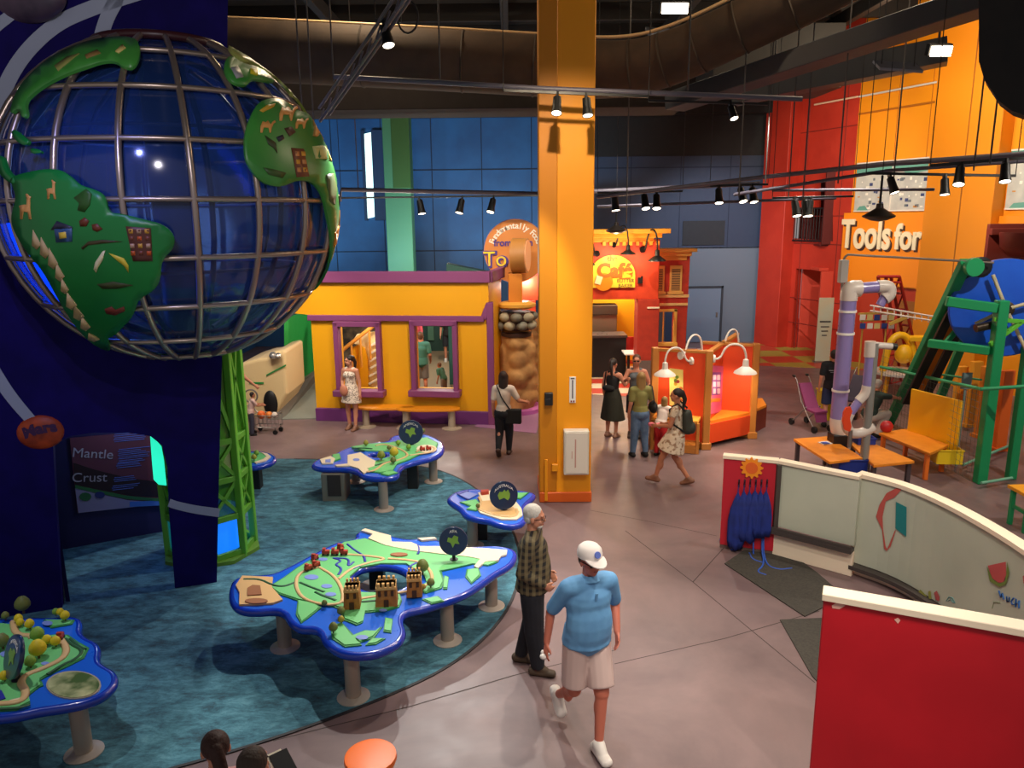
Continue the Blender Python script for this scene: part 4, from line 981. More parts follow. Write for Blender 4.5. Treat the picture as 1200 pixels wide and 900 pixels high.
t3_out = P5([(742, 416), (775, 390), (820, 376), (870, 374), (930, 384), (1000, 378), (1060, 380), (1140, 390), (1136, 408), (1095, 440), (1085, 465), (1100, 500), (1085, 528), (1040, 540), (980, 532), (930, 512), (870, 505), (825, 490), (805, 460), (765, 436)])
table('small map table by the yellow pillar shaped for Australia', t3_out, [],
      [('land_relief', LAND, [P5([(800, 438), (870, 425), (900, 460), (870, 475), (830, 468), (850, 455)]), P5([(1060, 395), (1115, 393), (1080, 420), (1060, 415)])], .001, .018),
       ('ice_relief', ICE, [P5([(880, 395), (920, 385), (1000, 388), (1060, 400), (1050, 425), (1085, 470), (1090, 500), (1060, 520), (990, 520), (890, 488), (870, 460), (900, 430)])], .002, .02),
       ('desert_relief', SAND, [P5([(900, 430), (960, 425), (1040, 455), (1075, 480), (1050, 500), (960, 490), (890, 465)])], .02, .006),
       ('train_track', TRACK, [P5([(885, 468), (940, 490), (1020, 505), (1065, 495), (1060, 465)]), P5([(885, 410), (900, 440), (880, 465)])], 'tube', .028),
       ('framed_inset', PALEB, [P5([(790, 400), (830, 386), (880, 398), (840, 420)])], .01, .006), ('reef', WATER, [P5([(780, 396), (832, 380), (838, 384), (792, 402), (838, 424), (832, 426)])], .005, .016),
       ('red_station', mat((176, 60, 40), .5), [P5([(892, 392), (930, 388), (932, 398), (896, 402)])], .02, .05)],
      P5([(856, 640)]), P5([(896, 604)]))

def P4(l): return cr(l, 0, 690, 4.5)
t4_out = P4([(-700, 330), (-640, 230), (-500, 170), (-300, 160), (-100, 165), (60, 168), (160, 158), (260, 160), (340, 152), (395, 156), (412, 180), (402, 225), (430, 262), (495, 290), (508, 325), (496, 380), (530, 412), (580, 436), (598, 470), (585, 512), (530, 556), (440, 590), (320, 612), (200, 628), (100, 652), (0, 664), (-200, 668), (-420, 640), (-560, 540), (-680, 450)])
table('nearest map table at the left edge with many tree models', t4_out, [],
      [('land_relief', LAND, [P4([(-400, 300), (-200, 210), (0, 190), (120, 200), (200, 225), (230, 260), (300, 250), (350, 255), (400, 290), (455, 320), (430, 370), (350, 410), (260, 450), (210, 480), (200, 520), (150, 560), (160, 600), (90, 635), (0, 640), (-300, 600)]), P4([(240, 170), (380, 172), (370, 190), (280, 205)]), P4([(160, 520), (210, 500), (215, 515), (175, 530)])], .001, .02),
       ('ridge', DGREEN, [P4([(345, 262), (380, 295), (440, 325), (400, 370), (330, 400), (250, 450)]), P4([(370, 262), (410, 300), (450, 318)]), P4([(160, 610), (100, 628), (0, 632)])], 'tube', .022),
       ('train_track', TRACK, [P4([(70, 170), (75, 220), (105, 245), (165, 245), (170, 260)]), P4([(325, 270), (355, 320), (330, 370), (230, 420), (130, 455), (105, 495), (140, 540), (120, 590), (60, 605), (-200, 610)])], 'tube', .042),
       ('lake', PALEB, [P4(EL(60, 345, 60, 22)), P4(EL(240, 395, 24, 9)), P4(EL(250, 182, 28, 12))], .022, .004),
       ('deep_water', WATER, [P4([(-60, 520), (10, 540), (30, 580), (0, 590), (-60, 590)])], .022, .008),
       ('sand_patch', ICE, [P4([(50, 590), (110, 575), (120, 595), (60, 610)])], .022, .006),
       ('photo_disc_frame', mat((190, 176, 150), .4, .4), [EL(86.4, 803.5, 32.2, 16.4, 26)], .001, .01),
       ('photo_disc', mat((70, 96, 50), .3, col2=(196, 196, 150), scale=3.5, thr=(.4, .6)), [EL(86.4, 803.2, 30, 15, 26)], .008, .01)],
      P4([(445, 868), (-420, 900)]), [])
t5_out = cr([(180, 760), (150, 740), (180, 722), (250, 716), (330, 715), (390, 728), (428, 750), (425, 775), (380, 800), (310, 815), (250, 820), (190, 800)], 250, 410, 6)
table('small map table half hidden behind the green tower', t5_out, [],
      [('land_relief', LAND, [cr([(220, 735), (330, 728), (370, 755), (320, 790), (240, 795)], 250, 410, 6)], .001, .02), ('ice_relief', ICE, [cr([(330, 725), (380, 735), (405, 755), (370, 785), (300, 803), (290, 795), (350, 775), (375, 755), (350, 735)], 250, 410, 6)], .002, .02)],
      [], [(301, 572)])

# ---- models standing on the tables
def tree_model(px, py, h, col, label, r=None, z=TH):
    p = T(px, py, z + .015); t = thing('tree_model', label, 'tree model', tuple(p), 0, 'egg shaped tree models on the map tables'); r = r or h * .38
    q = B(mat((90, 70, 40), .6)); q.tube([(0, 0, 0), (0, 0, h * .4)], h * .06, 6); put('trunk', q, t)
    q = B(mat(col, .55, bump=.3, scale=30)); q.lathe([(.001, h * .22), (r * .6, h * .27), (r * .95, h * .42), (r, h * .55), (r * .85, h * .74), (r * .5, h * .92), (.001, h)], (0, 0, 0), 16); put('crown', q, t)
YT = (214, 190, 20); OT = (104, 112, 50); GT_ = (120, 160, 50)
for px, py, h, c, l in ((28, 715 - 2 + 6, .20, OT, 'dark olive tree behind all, tallest on the near left table'), (7, 727, .1, OT, 'small olive tree at the upper left edge of the near table'), (22.5, 731, .11, YT, 'yellow tree just before the tallest olive one'), (24.5, 735, .1, YT, 'yellow tree between the olive one and the track'), (35.5, 738, .12, YT, 'yellow tree right of the track bend'),
                        (4, 761, .17, OT, 'grey green tree at the left picture edge'), (66, 722, .09, GT_, 'green tree, leftmost of the three at the table corner'), (71.5, 723, .1, YT, 'yellow tree, middle of the three at the table corner'), (77, 728, .12, YT, 'yellow tree, rightmost of the three at the table corner'),
                        (45, 753, .17, GT_, 'large green tree behind the yellow pair on the near table'), (56, 757, .12, YT, 'yellow tree in the middle of the near table row'), (66, 758.5, .12, YT, 'yellow tree next to the red toy on the near table'), (46, 772, .2, YT, 'big yellow egg tree in the middle of the near table'), (36.5, 783, .13, GT_, 'green tree right of the round sign on the near table'), (6, 799, .11, YT, 'yellow tree below the round sign on the near table')):
    tree_model(px, py, h, c, l)
for px, py, h, c, l in ((495.5, 673, .19, OT, 'tall olive tree beside the right castle'), (505, 689, .12, OT, 'small brown tree right of the castles'), (496, 692, .08, (150, 120, 30), 'tiny orange tree by the right castle base'), (380.5, 711, .08, OT, 'small green tree left of the left castle'), (400, 722, .11, OT, 'olive tree upper one on the front bay'), (400, 731, .09, (160, 140, 40), 'yellowish tree middle one on the front bay'), (391, 742, .12, OT, 'olive tree lowest one on the front bay')):
    tree_model(px, py, h, c, l)
for px, py, h, c, l in ((429, 523, .12, (150, 140, 50), 'olive tree alone at the back of the far table'), (447, 540, .18, (120, 130, 40), 'tall tree left of the yellow one on the far table'), (462, 537, .2, (190, 170, 40), 'big yellow tree in the middle of the far table'), (461, 544, .13, OT, 'olive tree in front of the yellow one on the far table'), (467, 523, .12, GT_, 'green tree left of the far table round sign'), (456, 528, .1, OT, 'small olive tree behind the yellow one on the far table'), (496, 508, .1, OT, 'small tree at the back tip of the far table'), (479, 528, .12, GT_, 'pale green tree in front of the far round sign'),
                        (560, 596, .08, OT, 'small green tree on the Australia table'), (604, 584, .08, (190, 160, 60), 'yellow tree behind the Australia sign'), (298, 540, .12, (150, 150, 40), 'yellow green tree on the half hidden table'), (301, 535, .12, GT_, 'green tree on the half hidden table')):
    tree_model(px, py, h, c, l)
def castle(px, py, wd, h, label):
    p = T(px, py, TH + .018); t = thing('castle_model', label, 'castle model', tuple(p), .1, 'brown toy castles on the largest table')
    m_ = mat((178, 116, 46), .7, col2=(156, 96, 36), scale=20, bump=.3)
    q = B(m_); a, b_ = wd / 2, wd / 2 * .86; d = .1
    q.add([(-a, -d, 0), (a, -d, 0), (a, d, 0), (-a, d, 0), (-b_, -d * .85, h), (b_, -d * .85, h), (b_, d * .85, h), (-b_, d * .85, h)], [[3, 2, 1, 0], [4, 5, 6, 7], [0, 1, 5, 4], [1, 2, 6, 5], [2, 3, 7, 6], [3, 0, 4, 7]]); put('tower', q, t)
    q = B(mat((208, 160, 92), .7)); q.box((0, 0, h - .015), (b_ * 2.12, d * 2, .03))
    n_ = 4
    for k in range(n_):
        for s_ in (-1, 1): q.box((-b_ + (k + .5) * 2 * b_ / n_, s_ * d * .85, h + .02), (2 * b_ / n_ * .55, .035, .045))
    put('battlements', q, t)
    q = B(mat((70, 42, 22), .8))
    for k in range(3 if wd > .2 else 2): 
        n2 = 3 if wd > .2 else 2; q.box((-b_ + (k + .5) * 2 * b_ / n2, -d * .95, h * .68), (.03, .02, .055))
    q.box((0, -d - .001, .04), (.05, .02, .08)); put('openings', q, t)
castle(413.5, 709, .17, .22, 'left toy castle, narrow, by the table hole')
castle(453.5, 706, .23, .22, 'middle toy castle, widest of the three')
castle(486, 695, .17, .21, 'right toy castle beside the olive tree')
def toy_train(px, py, ang, n_, label):
    p = T(px, py, TH + .025); t = thing('toy_train', label, 'toy train', tuple(p), ang)
    for k in range(n_):
        q = B(mat((176, 52, 30), .5)); q.box((k * .11, 0, .035), (.09, .05, .045)); q.box((k * .11 - .02, 0, .07), (.035, .045, .03)); put('wagon', q, t)
    q = B(DARK)
    for k in range(n_):
        for s_ in (-.03, .03): q.lathe([(.013, -.03), (.013, .03)], (k * .11 + s_, 0, .014), 10, caps=True, axis=(0, 1, 0))
    put('wheels', q, t)
toy_train(361.5, 668, .9, 2, 'red toy train on the track at the left of the largest table')
toy_train(369, 656, 1.2, 1, 'small red wagon at the upper track bend')
toy_train(382, 650, .0, 3, 'brown red toy train along the back track')
toy_train(399, 644, 1.3, 1, 'single red wagon ahead of the back toy train')
toy_train(495, 528, .3, 2, 'red toy train on the far map table')
toy_train(71, 749, 1.8, 1, 'small red toy at the track end on the near table')
def disc_sign(px, py, r, lean, rz, label, land, txt, hgt=.1, z=TH):
    p = T(px, py, z + .015); t = thing('globe_sign', label, 'sign', tuple(p), rz)
    q = B(DARK); q.tube([(0, 0, 0), (0, .01, hgt + .05)], .02, 8); q.cyl((0, 0, 0), .05, .012); put('stem', q, t)
    c = V((0, 0, hgt + r)); q = B(mat((14, 44, 78), .3, coat=.4)); q.lathe([(.001, -.02), (r * .98, -.02), (r, -.01), (r, .01), (r * .98, .02), (.001, .02)], c, 36, axis=(0, -math.cos(lean), math.sin(lean))); put('disc', q, t)
    q = B(mat((120, 160, 60), .4)); ax = V((0, -math.cos(lean), math.sin(lean))); uy = V((0, math.sin(lean), math.cos(lean)))
    q.slab([c + ax * .021 + V((x * r, 0, 0)) + uy * (y * r) for x, y in land], ax * .004); put('map_relief', q, t)
    q = B(WHITE); q.text(txt, r * .26, frame(c + ax * .024 + uy * r * .7, (1, 0, 0), uy), .002, warp=lambda v: V((v.x, v.y - v.x * v.x / r * .8, v.z))); put('lettering', q, t)
AUS = [(-.45, .05), (-.3, .3), (-.1, .25), (.05, .42), (.15, .25), (.3, .4), (.42, .1), (.4, -.15), (.25, -.35), (0, -.15), (-.35, -.25)]
BLB = [(-.35, .3), (-.1, .2), (.05, .42), (.35, .3), (.3, .05), (.42, -.2), (.1, -.15), (-.05, -.45), (-.2, -.1), (-.45, 0)]
disc_sign(532, 656, .17, .2, .05, 'round dark globe sign on the largest map table', BLB, 'ASIA', .07)
disc_sign(590.5, 598, .2, .15, .25, 'round dark globe sign on the small Australia table', AUS, 'AUSTRALIA', .02)
disc_sign(482, 521, .22, .2, .1, 'round globe sign on the map table near the yellow building', BLB, 'AMERICAS', .01)
disc_sign(21, 797, .19, .35, -.75, 'tilted round globe sign on the near left table', BLB, 'AMERICA', .04)

# orange stool at the bottom
p = G(434, 884, .46); t = thing('stool', 'round bright orange stool at the bottom edge', 'stool', (p.x, p.y, 0))
q = B(mat((255, 116, 22), .4)); q.lathe([(.001, .455), (.17, .455), (.2, .45), (.205, .42), (.19, .38), (.17, .36), (.001, .36)], (0, 0, 0), 36); put('seat', q, t)
q = B(mat((245, 104, 20), .45)); q.lathe([(.15, .36), (.13, .2), (.17, 0)], (0, 0, 0), 30, caps=True); put('base', q, t)
# ================================================================== YELLOW BUILDING
F0, F1 = G(372, 492), G(575, 497); FPn = plane_at(F0, F1); fdir = (F1 - F0).normalized(); fn = V((fdir.y, -fdir.x, 0))
ztop = FPn(480, 321).z
def fp(px, py, off=0): return FPn(px, py) + fn * off
yb = thing('exhibit_facade', 'long yellow playhouse wall with purple trim and two windows', 'facade', tuple((F0 + F1) / 2))
def rect(x0, y0, x1, y1, off=0):
    a = fp(x0, y0); c = fp(x1, y1); z0, z1 = c.z, a.z
    a = V((a.x, a.y, 0)) + fn * off; c = V((c.x, c.y, 0)) + fn * off
    return [V((a.x, a.y, z0)), V((c.x, c.y, z0)), V((c.x, c.y, z1)), V((a.x, a.y, z1))]
F0x = F0 - fdir * .6
W1 = rect(398, 382, 445, 456); W2 = rect(487, 381, 533, 456)
q = B(YEL); q.slab([F0, F1, V((F1.x, F1.y, ztop)), V((F0x.x, F0x.y, ztop)), V((F0x.x, F0x.y, 2.5)), V((F0.x, F0.y, 2.45))], -fn * .16, holes=[W1, W2]); put('wall', q, yb, True)
q = B(YEL); S1 = G(589, 478); S1 = F1 + (V((S1.x, S1.y, 0)) - F1) * 1.0; q.slab([F1 + V((0, 0, 0)), S1, V((S1.x, S1.y, ztop)), V((F1.x, F1.y, ztop))], -V((.16, 0, 0))); put('side_wall', q, yb, True)
q = B(PUR); za = fp(480, 331).z
q.wall(F0x - fdir * .1 + fn * .04, F1 + fn * .04 + fdir * .05, za, ztop + .06, .12); q.wall(F1 + V((.04, 0, 0)), S1 + V((.04, 0, 0)), za, ztop + .06, .12); put('cornice', q, yb, True)
q = B(PUR); zb_, zc = fp(480, 376).z, fp(480, 369.5).z
q.wall(F0 - fdir * .05 + fn * .05, F1 + fn * .05 - fdir * .1, zb_, zc, .08); q.beam(F1 - fdir * .12 + fn * .03 + V((0, 0, (zb_ + zc) / 2)), F1 + fdir * .0 + fn * .04 + V((0.02, 0, zc + .28)), .08, zc - zb_); put('belt_moulding', q, yb, True)
q = B(mat((104, 44, 108), .5)); q.wall(F0 + fn * .05, F1 + fn * .05, 0, .3, .08); put('baseboard', q, yb, True)
q = B(PUR); q.bx(F1.x - .05, F1.x + .1, F1.y - .1, F1.y + .1, 0, zc + .3); put('corner_post', q, yb, True)
for W_ in (W1, W2):
    a, b_, c, d = W_; q = B(PUR); zl, zh = a.z, c.z; o_ = fn * .05
    q.wall(a - fdir * .11 + o_, a + o_, zl - .1, zh + .1, .22); q.wall(b_ + o_, b_ + fdir * .11 + o_, zl - .1, zh + .1, .22)
    q.wall(a - fdir * .11 + o_, b_ + fdir * .11 + o_, zh, zh + .12, .22); q.wall(a - fdir * .16 + fn * .1, b_ + fdir * .16 + fn * .1, zl - .14, zl, .34)
    put('window_frame', q, yb, True)
q = B(mat((30, 84, 78), .6)); a, b_, = YP(523, 309, 21.0), YP(577, 320, 21.0); q.add([(a.x, 21, 2.2), (b_.x, 21, 2.2), (b_.x, 21, b_.z), (a.x, 21, a.z), (a.x, 21.6, 2.2), (b_.x, 21.6, 2.2), (b_.x, 21.6, b_.z), (a.x, 21.6, a.z)], [[0, 1, 2, 3], [5, 4, 7, 6], [4, 0, 3, 7], [1, 5, 6, 2], [3, 2, 6, 7], [4, 5, 1, 0]])
q.bx(a.x, b_.x, 21, 21.6, 0, 2.2); put('partition', q, label='dark green partition top showing over the yellow wall', cat='partition')
# benches along it
def bench(px0, px1, pyb, label):
    a, c = G(px0, pyb), G(px1, pyb); d = (c - a).normalized(); L_ = (c - a).length; t = thing('bench', label, 'bench', tuple((a + c) / 2), math.atan2(d.y, d.x))
    q = B(mat((224, 138, 20), .45)); o = smooth_loop([V((-L_ / 2, -.2, .42)), V((L_ / 2, -.2, .42)), V((L_ / 2, .2, .42)), V((-L_ / 2, .2, .42))], 2); q.slab(o, (0, 0, .05)); put('seat', q, t, bevel=.01)
    for s_ in (-.36, .36):
        q = B(mat((176, 160, 140), .4, .2)); q.lathe([(.22, 0), (.22, .015), (.08, .04), (.08, .42)], (s_ * L_, 0, 0), 20); put('leg', q, t)
bench(420, 487, 500, 'orange topped bench behind the woman in the white dress')
bench(466, 540, 502, 'orange topped bench under the right hand window')
# interior seen through the windows
q = B(mat((150, 132, 104), .6)); q.bx(-4.6, .9, 20.0, 26.6, .001, .012); put('interior_floor', q, label='beige floor seen through the right window', cat='floor covering')
st = thing('slide_staircase', 'cream and yellow stair slide with orange handrail seen in the left window', 'staircase', tuple(G(425, 440)))
Ys = 19.6
q = B(mat((240, 214, 160), .5)); q.slab([YP(*p, Ys) for p in ((418, 392), (444, 388), (447, 470), (426, 470), (424, 440), (428, 420), (420, 404), (412, 402))], (0, .12, 0)); put('side_panel', q, st, True)
q = B(YEL); q.slab([YP(*p, Ys - .12) for p in ((413, 407), (420, 404), (427, 408), (431, 420), (432, 468), (413, 468))], (0, .1, 0)); put('arch_panel', q, st, True)
q = B(mat((220, 150, 60), .5)); a, c = YP(399, 412, Ys - .3), YP(441, 379, Ys - .3); q.tube([a, c], .05, 8)
for k in (0, .3, .55, .8): p = a.lerp(c, k); q.tube([p, p - V((0, 0, .8))], .03, 6)
put('handrail', q, st, True)
q = B(mat((240, 232, 214), .5))
for k in range(7): 
    p = YP(440 - k * .5, 402 + k * 9, Ys - .06); q.box(p, (.26, .12, .05), ry=-.5); 
put('steps', q, st, True)
q = B(mat((96, 78, 60), .8, col2=(36, 28, 24), scale=3, thr=(.4, .6))); a = YP(395, 376, 22); c = YP(446, 440, 22); q.bx(a.x - .3, c.x + .3, 22, 22.2, 0, a.z + .1); put('partition', q, label='mottled brown exhibit wall behind the stairs in the left window', cat='partition')
q = B(mat((26, 62, 54), .7)); a = YP(484, 376, 26.6); q.bx(a.x - .3, a.x + 2.6, 26.6, 26.8, 0, a.z + .1)
q.m(mat((70, 110, 90), .7)); 
for k in range(4): q.bx(a.x + .5 + k * .5, a.x + .72 + k * .5, 26.5, 26.6, .4, 2.0)
put('partition', q, label='dark green partition deep behind the right window', cat='partition')

# green side wall, ramp, beige truck at the left of it
q = B(mat((24, 150, 60), .55)); g0, g1 = G(333, 487), G(369, 442)
q.slab([YP(333, 500, 20.0), YP(375, 455, 24), YP(375, 360, 24), YP(333, 372, 20.0)], (.1, .05, 0)); q.m(mat((14, 100, 40), .55))
q.slab([YP(352, 472, 21.8) - V((0, .03, 0)), YP(355, 469, 22.1) - V((0, .03, 0)), YP(355, 360, 22.1) - V((0, .03, 0)), YP(352, 360, 21.8) - V((0, .03, 0))], (.02, -.02, 0))
put('partition', q, label='bright green upright panel between the truck and yellow wall', cat='partition')
q = B(mat((120, 122, 112), .7)); q.slab([G(330, 492), G(372, 491), YP(372, 440, 21.5), YP(352, 462, 21.0)], (0, 0, .02)); q.m(mat((92, 86, 78), .6)); 
q.slab([G(318, 492), G(332, 492), YP(372, 450, 21.0), YP(372, 434, 21.0), YP(333, 462, 18.4), YP(319, 474, 17.9)], (-.1, .03, 0))
put('ramp', q, label='grey ramp with a low side wall beside the yellow building', cat='ramp')
tk = thing('toy_truck', 'rounded beige play truck behind the green tower', 'truck', tuple(G(312, 492)))
TKC = mat((214, 186, 138), .4); Yt = 17.6
q = B(TKC); prof = [(278, 500), (278, 428), (288, 424), (302, 420), (312, 419), (322, 412), (334, 410), (337, 462), (324, 486), (318, 500)]; q.slab([YP(*p, Yt) for p in prof], (0, 1.6, 0)); put('body', q, tk, True, bevel=.08)
q = B(mat((40, 130, 60), .5)); q.slab([YP(*p, Yt - .02) for p in ((292, 448), (309, 448), (309, 450), (292, 450))], (0, .02, 0)); q.slab([YP(*p, Yt - .02) for p in ((312, 439), (335, 427), (335, 429), (312, 441))], (0, .02, 0)); put('stripe', q, tk, True)
q = B(BLACK); c = YP(317, 473, Yt - .02); q.lathe([(.001, -.05), (.22, -.05), (.3, 0), (.3, .12), (.001, .12)], c, 24, axis=(0, 1, 0)); q.v = [(c.x + (v[0] - c.x) * .55, v[1], c.z + (v[2] - c.z) * 1.05) for v in q.v]; put('wheel', q, tk, True)
q = B(mat((190, 186, 180), .25, .8)); q.ell(YP(320, 417, Yt - .1), (.09, .1, .09)); q.ell(YP(326, 417, Yt - .1), (.07, .1, .07)); put('headlamp', q, tk, True)

# ================================================================== ROUND SIGN AND STONE FIGURE
Yr = 19.0; c0 = YP(604, 294, Yr); R0 = (YP(641, 294, Yr) - c0).length
rs = thing('round_sign', 'round orange sign lettered Fundamentally Food from Farm To behind the pillar', 'sign', (c0.x, c0.y, c0.z - R0))
q = B(mat((206, 128, 56), .5)); q.lathe([(.001, -.05), (R0, -.05), (R0, .05), (.001, .05)], c0, 48, axis=(0, -1, 0)); q.m(mat((150, 120, 150), .5)); q.lathe([(R0 * .985, .05), (R0 * 1.0, .05), (R0 * 1.0, .065), (R0 * .985, .065)], c0, 48, axis=(0, -1, 0)); put('disc', q, rs, True)
q = B(mat((236, 226, 206), .5)); txt = 'Fundamentally Food'
for i, ch in enumerate(txt):
    a = rad(158 - i * (136 / (len(txt) - 1))); p = c0 + V((math.cos(a), 0, math.sin(a))) * R0 * .78 + V((0, -.06, 0)); q.text(ch, .2, frame(p, (math.sin(a), 0, -math.cos(a)), (math.cos(a), 0, math.sin(a))), .01, bold=.005)
put('lettering', q, rs, True)
q = B(mat((70, 50, 130), .5)); q.text('from Farm', .22, frame(c0 + V((-.05, -.06, R0 * .25)), (1, 0, 0)), .012, bold=.006); q.text('To', .52, frame(c0 + V((-.48, -.07, -R0 * .28)), (1, 0, 0)), .02, bold=.03); put('lettering', q, rs, True, 'purple lettering')
q = B(mat((236, 196, 40), .5)); q.text('To', .5, frame(c0 + V((-.5, -.1, -R0 * .26)), (1, 0, 0)), .01, bold=.0); put('lettering', q, rs, True, 'yellow lettering')
q = B(DARK); q.bx(c0.x - .05, c0.x + .05, Yr + .02, Yr + .12, 0, c0.z); put('post', q, rs, True)
sg = G(606, 480); sf = thing('stone_figure', 'lumpy tan stone figure with a pebble collar beside the yellow building', 'sculpture', tuple(sg))
STN = mat((206, 156, 92), .8, col2=(160, 112, 62), scale=2.5, bump=.8)
b_ = B(STN)
rnd = random.Random(11)
zc_ = lambda py: YP(606, py, sg.y).z
for k in range(26):
    a = rnd.uniform(0, 6.28); z = .1 + 1.75 * (k / 26); rr = .32 + .08 * math.sin(z * 2.2); b_.ell((math.cos(a) * rr * .45, math.sin(a) * rr * .45, z), (rnd.uniform(.26, .36), rnd.uniform(.26, .36), rnd.uniform(.22, .4)), 14, 8)
b_.cap((0, 0, .02), (0, 0, 1.8), .42, .3, dome=0)
b_.ell((-.12, -.2, .4), (.2, .22, .3)); b_.ell((.16, -.2, .3), (.2, .22, .26)); b_.ell((-.3, 0, 1.2), (.14, .2, .5)); b_.ell((.3, -.05, 1.1), (.14, .2, .5))
put('body', None, sf, mesh=blob(b_, .03, 6))
q = B(mat((60, 34, 22), .7)); q.lathe([(.3, 0), (.36, .02), (.36, .1), (.32, .12)], (0, 0, zc_(394)), 24, caps=True); q.lathe([(.3, 0), (.38, .05), (.4, .3), (.38, .42)], (0, 0, zc_(386)), 24, caps=True); put('collar', q, sf)
for k in range(16):
    a = 2 * PI * k / 8 + (k > 7) * .35; q = B(mat((156, 144, 116), .6) if k % 2 else mat((112, 106, 90), .6)); z = zc_(380 if k > 7 else 370)
    q.ell((math.cos(a) * .38, math.sin(a) * .38, z), (.14, .14, .11), 12, 8); put('pebble', q, sf)
q = B(mat((220, 160, 60), .5)); q.lathe([(.36, 0), (.46, .05), (.46, .11), (.3, .16)], (0, 0, zc_(361)), 24, caps=True); put('cap_plate', q, sf)
q = B(mat((212, 128, 34), .5)); x0, x1 = YP(596, 350, sg.y).x - sg.x, YP(612, 350, sg.y).x - sg.x; q.bx(x0, x1, -.2, .3, zc_(356), zc_(320)); put('upper_block', q, sf, bevel=.04)
q = B(mat((168, 112, 50), .5)); cc = V(((x0 + x1) / 2 + .12, 0, (zc_(320) + zc_(279)) / 2)); rr = (zc_(279) - zc_(320)) / 2
q.lathe([(.001, -.17), (rr, -.17), (rr, .17), (.001, .17)], cc, 32, axis=(1, -.22, 0)); put('upper_disc', q, sf); q = B(mat((226, 160, 110), .5)); q.lathe([(.001, .17), (rr * .9, .17), (rr * .9, .19), (.001, .19)], cc, 32, axis=(1, -.22, 0)); put('disc_face', q, sf)
q = B(mat((190, 100, 170), .6)); q.cyl((0, 0, 0), .62, .1, 28); put('plinth', q, sf, False, 'pink painted plinth')
b2 = B(STN); g2 = G(628, 478)
for k in range(9): b2.ell((g2.x + rnd.uniform(-.1, .12), g2.y + .5, .2 + k * .22), (.26, .26, .2), 12, 8)
put('stone_figure', None, label='second tan stone figure mostly hidden behind the yellow pillar', cat='sculpture', mesh=blob(b2, .04, 4))
lp_ = B(mat((150, 104, 140), .6)); lp_.slab([G(556, 500, .002), G(628, 508, .002), G(640, 476, .002), G(588, 474, .002)], (0, 0, .006)); put('pink_light_patch', lp_, label='soft pink light painted as a floor patch around the stone figure', cat='floor covering')  # purple-pink light on the floor, put in as a coloured slab

# ================================================================== CAFE
YC = 20.6
def xc(px, y=None): return YP(px, 400, y or YC).x
def zc(py, y=None): return YP(700, py, y or YC).z
CR_ = mat((214, 66, 28), .55, col2=(200, 56, 26), scale=5); CR2 = mat((186, 56, 34), .55, col2=(170, 48, 30), scale=6)
cf = thing('cafe_facade', 'red brick cafe front with yellow cornice and glowing Cafe sign', 'facade', (xc(700), YC, 0))
q = B(CR_); q.bx(xc(608), xc(770), YC, YC + .35, zc(351), zc(281)); put('sign_wall', q, cf, True)
q = B(mat((232, 150, 40), .5))
for k, (o, za_, zb2) in enumerate(((.06, 284, 279), (.2, 279, 274), (.34, 274, 268.5))): q.bx(xc(608), xc(760) + o + .05 * k, YC - o, YC + .4, zc(za_), zc(zb2))
for k in range(9): q.bx(xc(704 + k * 7.6), xc(704 + k * 7.6) + .09, YC - .1, YC, zc(288), zc(283))
put('cornice', q, cf, True)
q = B(CR_); q.bx(xc(612), xc(628), YC - .05, YC + .3, 0, zc(351)); put('column', q, cf, True)
q = B(CR2); q.bx(xc(746), xc(771), YC - .06, YC + .5, .72, zc(351)); q.m(mat((104, 88, 82), .6)); q.bx(xc(746), xc(771), YC - .08, YC + .5, 0, .72); q.m(CREAM); q.bx(xc(757), xc(771), YC - .09, YC, zc(362), zc(360)); put('column', q, cf, True, 'red column with a grey foot')
ss = thing('cafe_sign', 'arched yellow sign reading the Cafe under gooseneck lamps', 'sign', (xc(718), YC - .08, zc(337)))
x0, x1 = xc(690), xc(742); zb3, zt3 = zc(337), zc(299); n_ = 16; mid = (x0 + x1) / 2
q = B(mat((252, 208, 60), .45)); pts = [V((x0, YC - .02, zb3)), V((x1, YC - .02, zb3))] + [V((mid + (x1 - mid) * math.cos(PI * k / n_), YC - .02, zb3 + (zt3 - zb3) * (.38 + .62 * math.sin(PI * k / n_)))) for k in range(n_ + 1)]
q.slab(pts, (0, -.06, 0)); put('board', q, ss, True)
q = B(mat((226, 98, 22), .5)); q.text('Café', .5, frame((xc(718.5), YC - .09, zc(317.5)), (1, 0, 0)), .015, bold=.022); q.text('the', .2, frame((xc(715.5), YC - .09, zc(303)), (1, 0, 0)), .012, bold=.006); q.box((xc(730), YC - .09, zc(326.5)), (.3, .01, .03)); put('lettering', q, ss, True)
q = B(mat((120, 96, 50), .5)); q.text('BUTTER\nBAKER', .13, frame((xc(731), YC - .09, zc(332)), (1, 0, 0)), .006); put('lettering', q, ss, True, 'small brown lettering')
q = B(mat((246, 140, 20), .5)); q.lathe([(.001, 0), (.24, 0), (.24, .02), (.001, .02)], (xc(706), YC - .08, zc(330)), 20, axis=(0, -1, 0)); q.m(mat((250, 236, 190), .5)); q.box((xc(700), YC - .11, zc(328)), (.16, .03, .22), ry=.3); put('picture', q, ss, True)
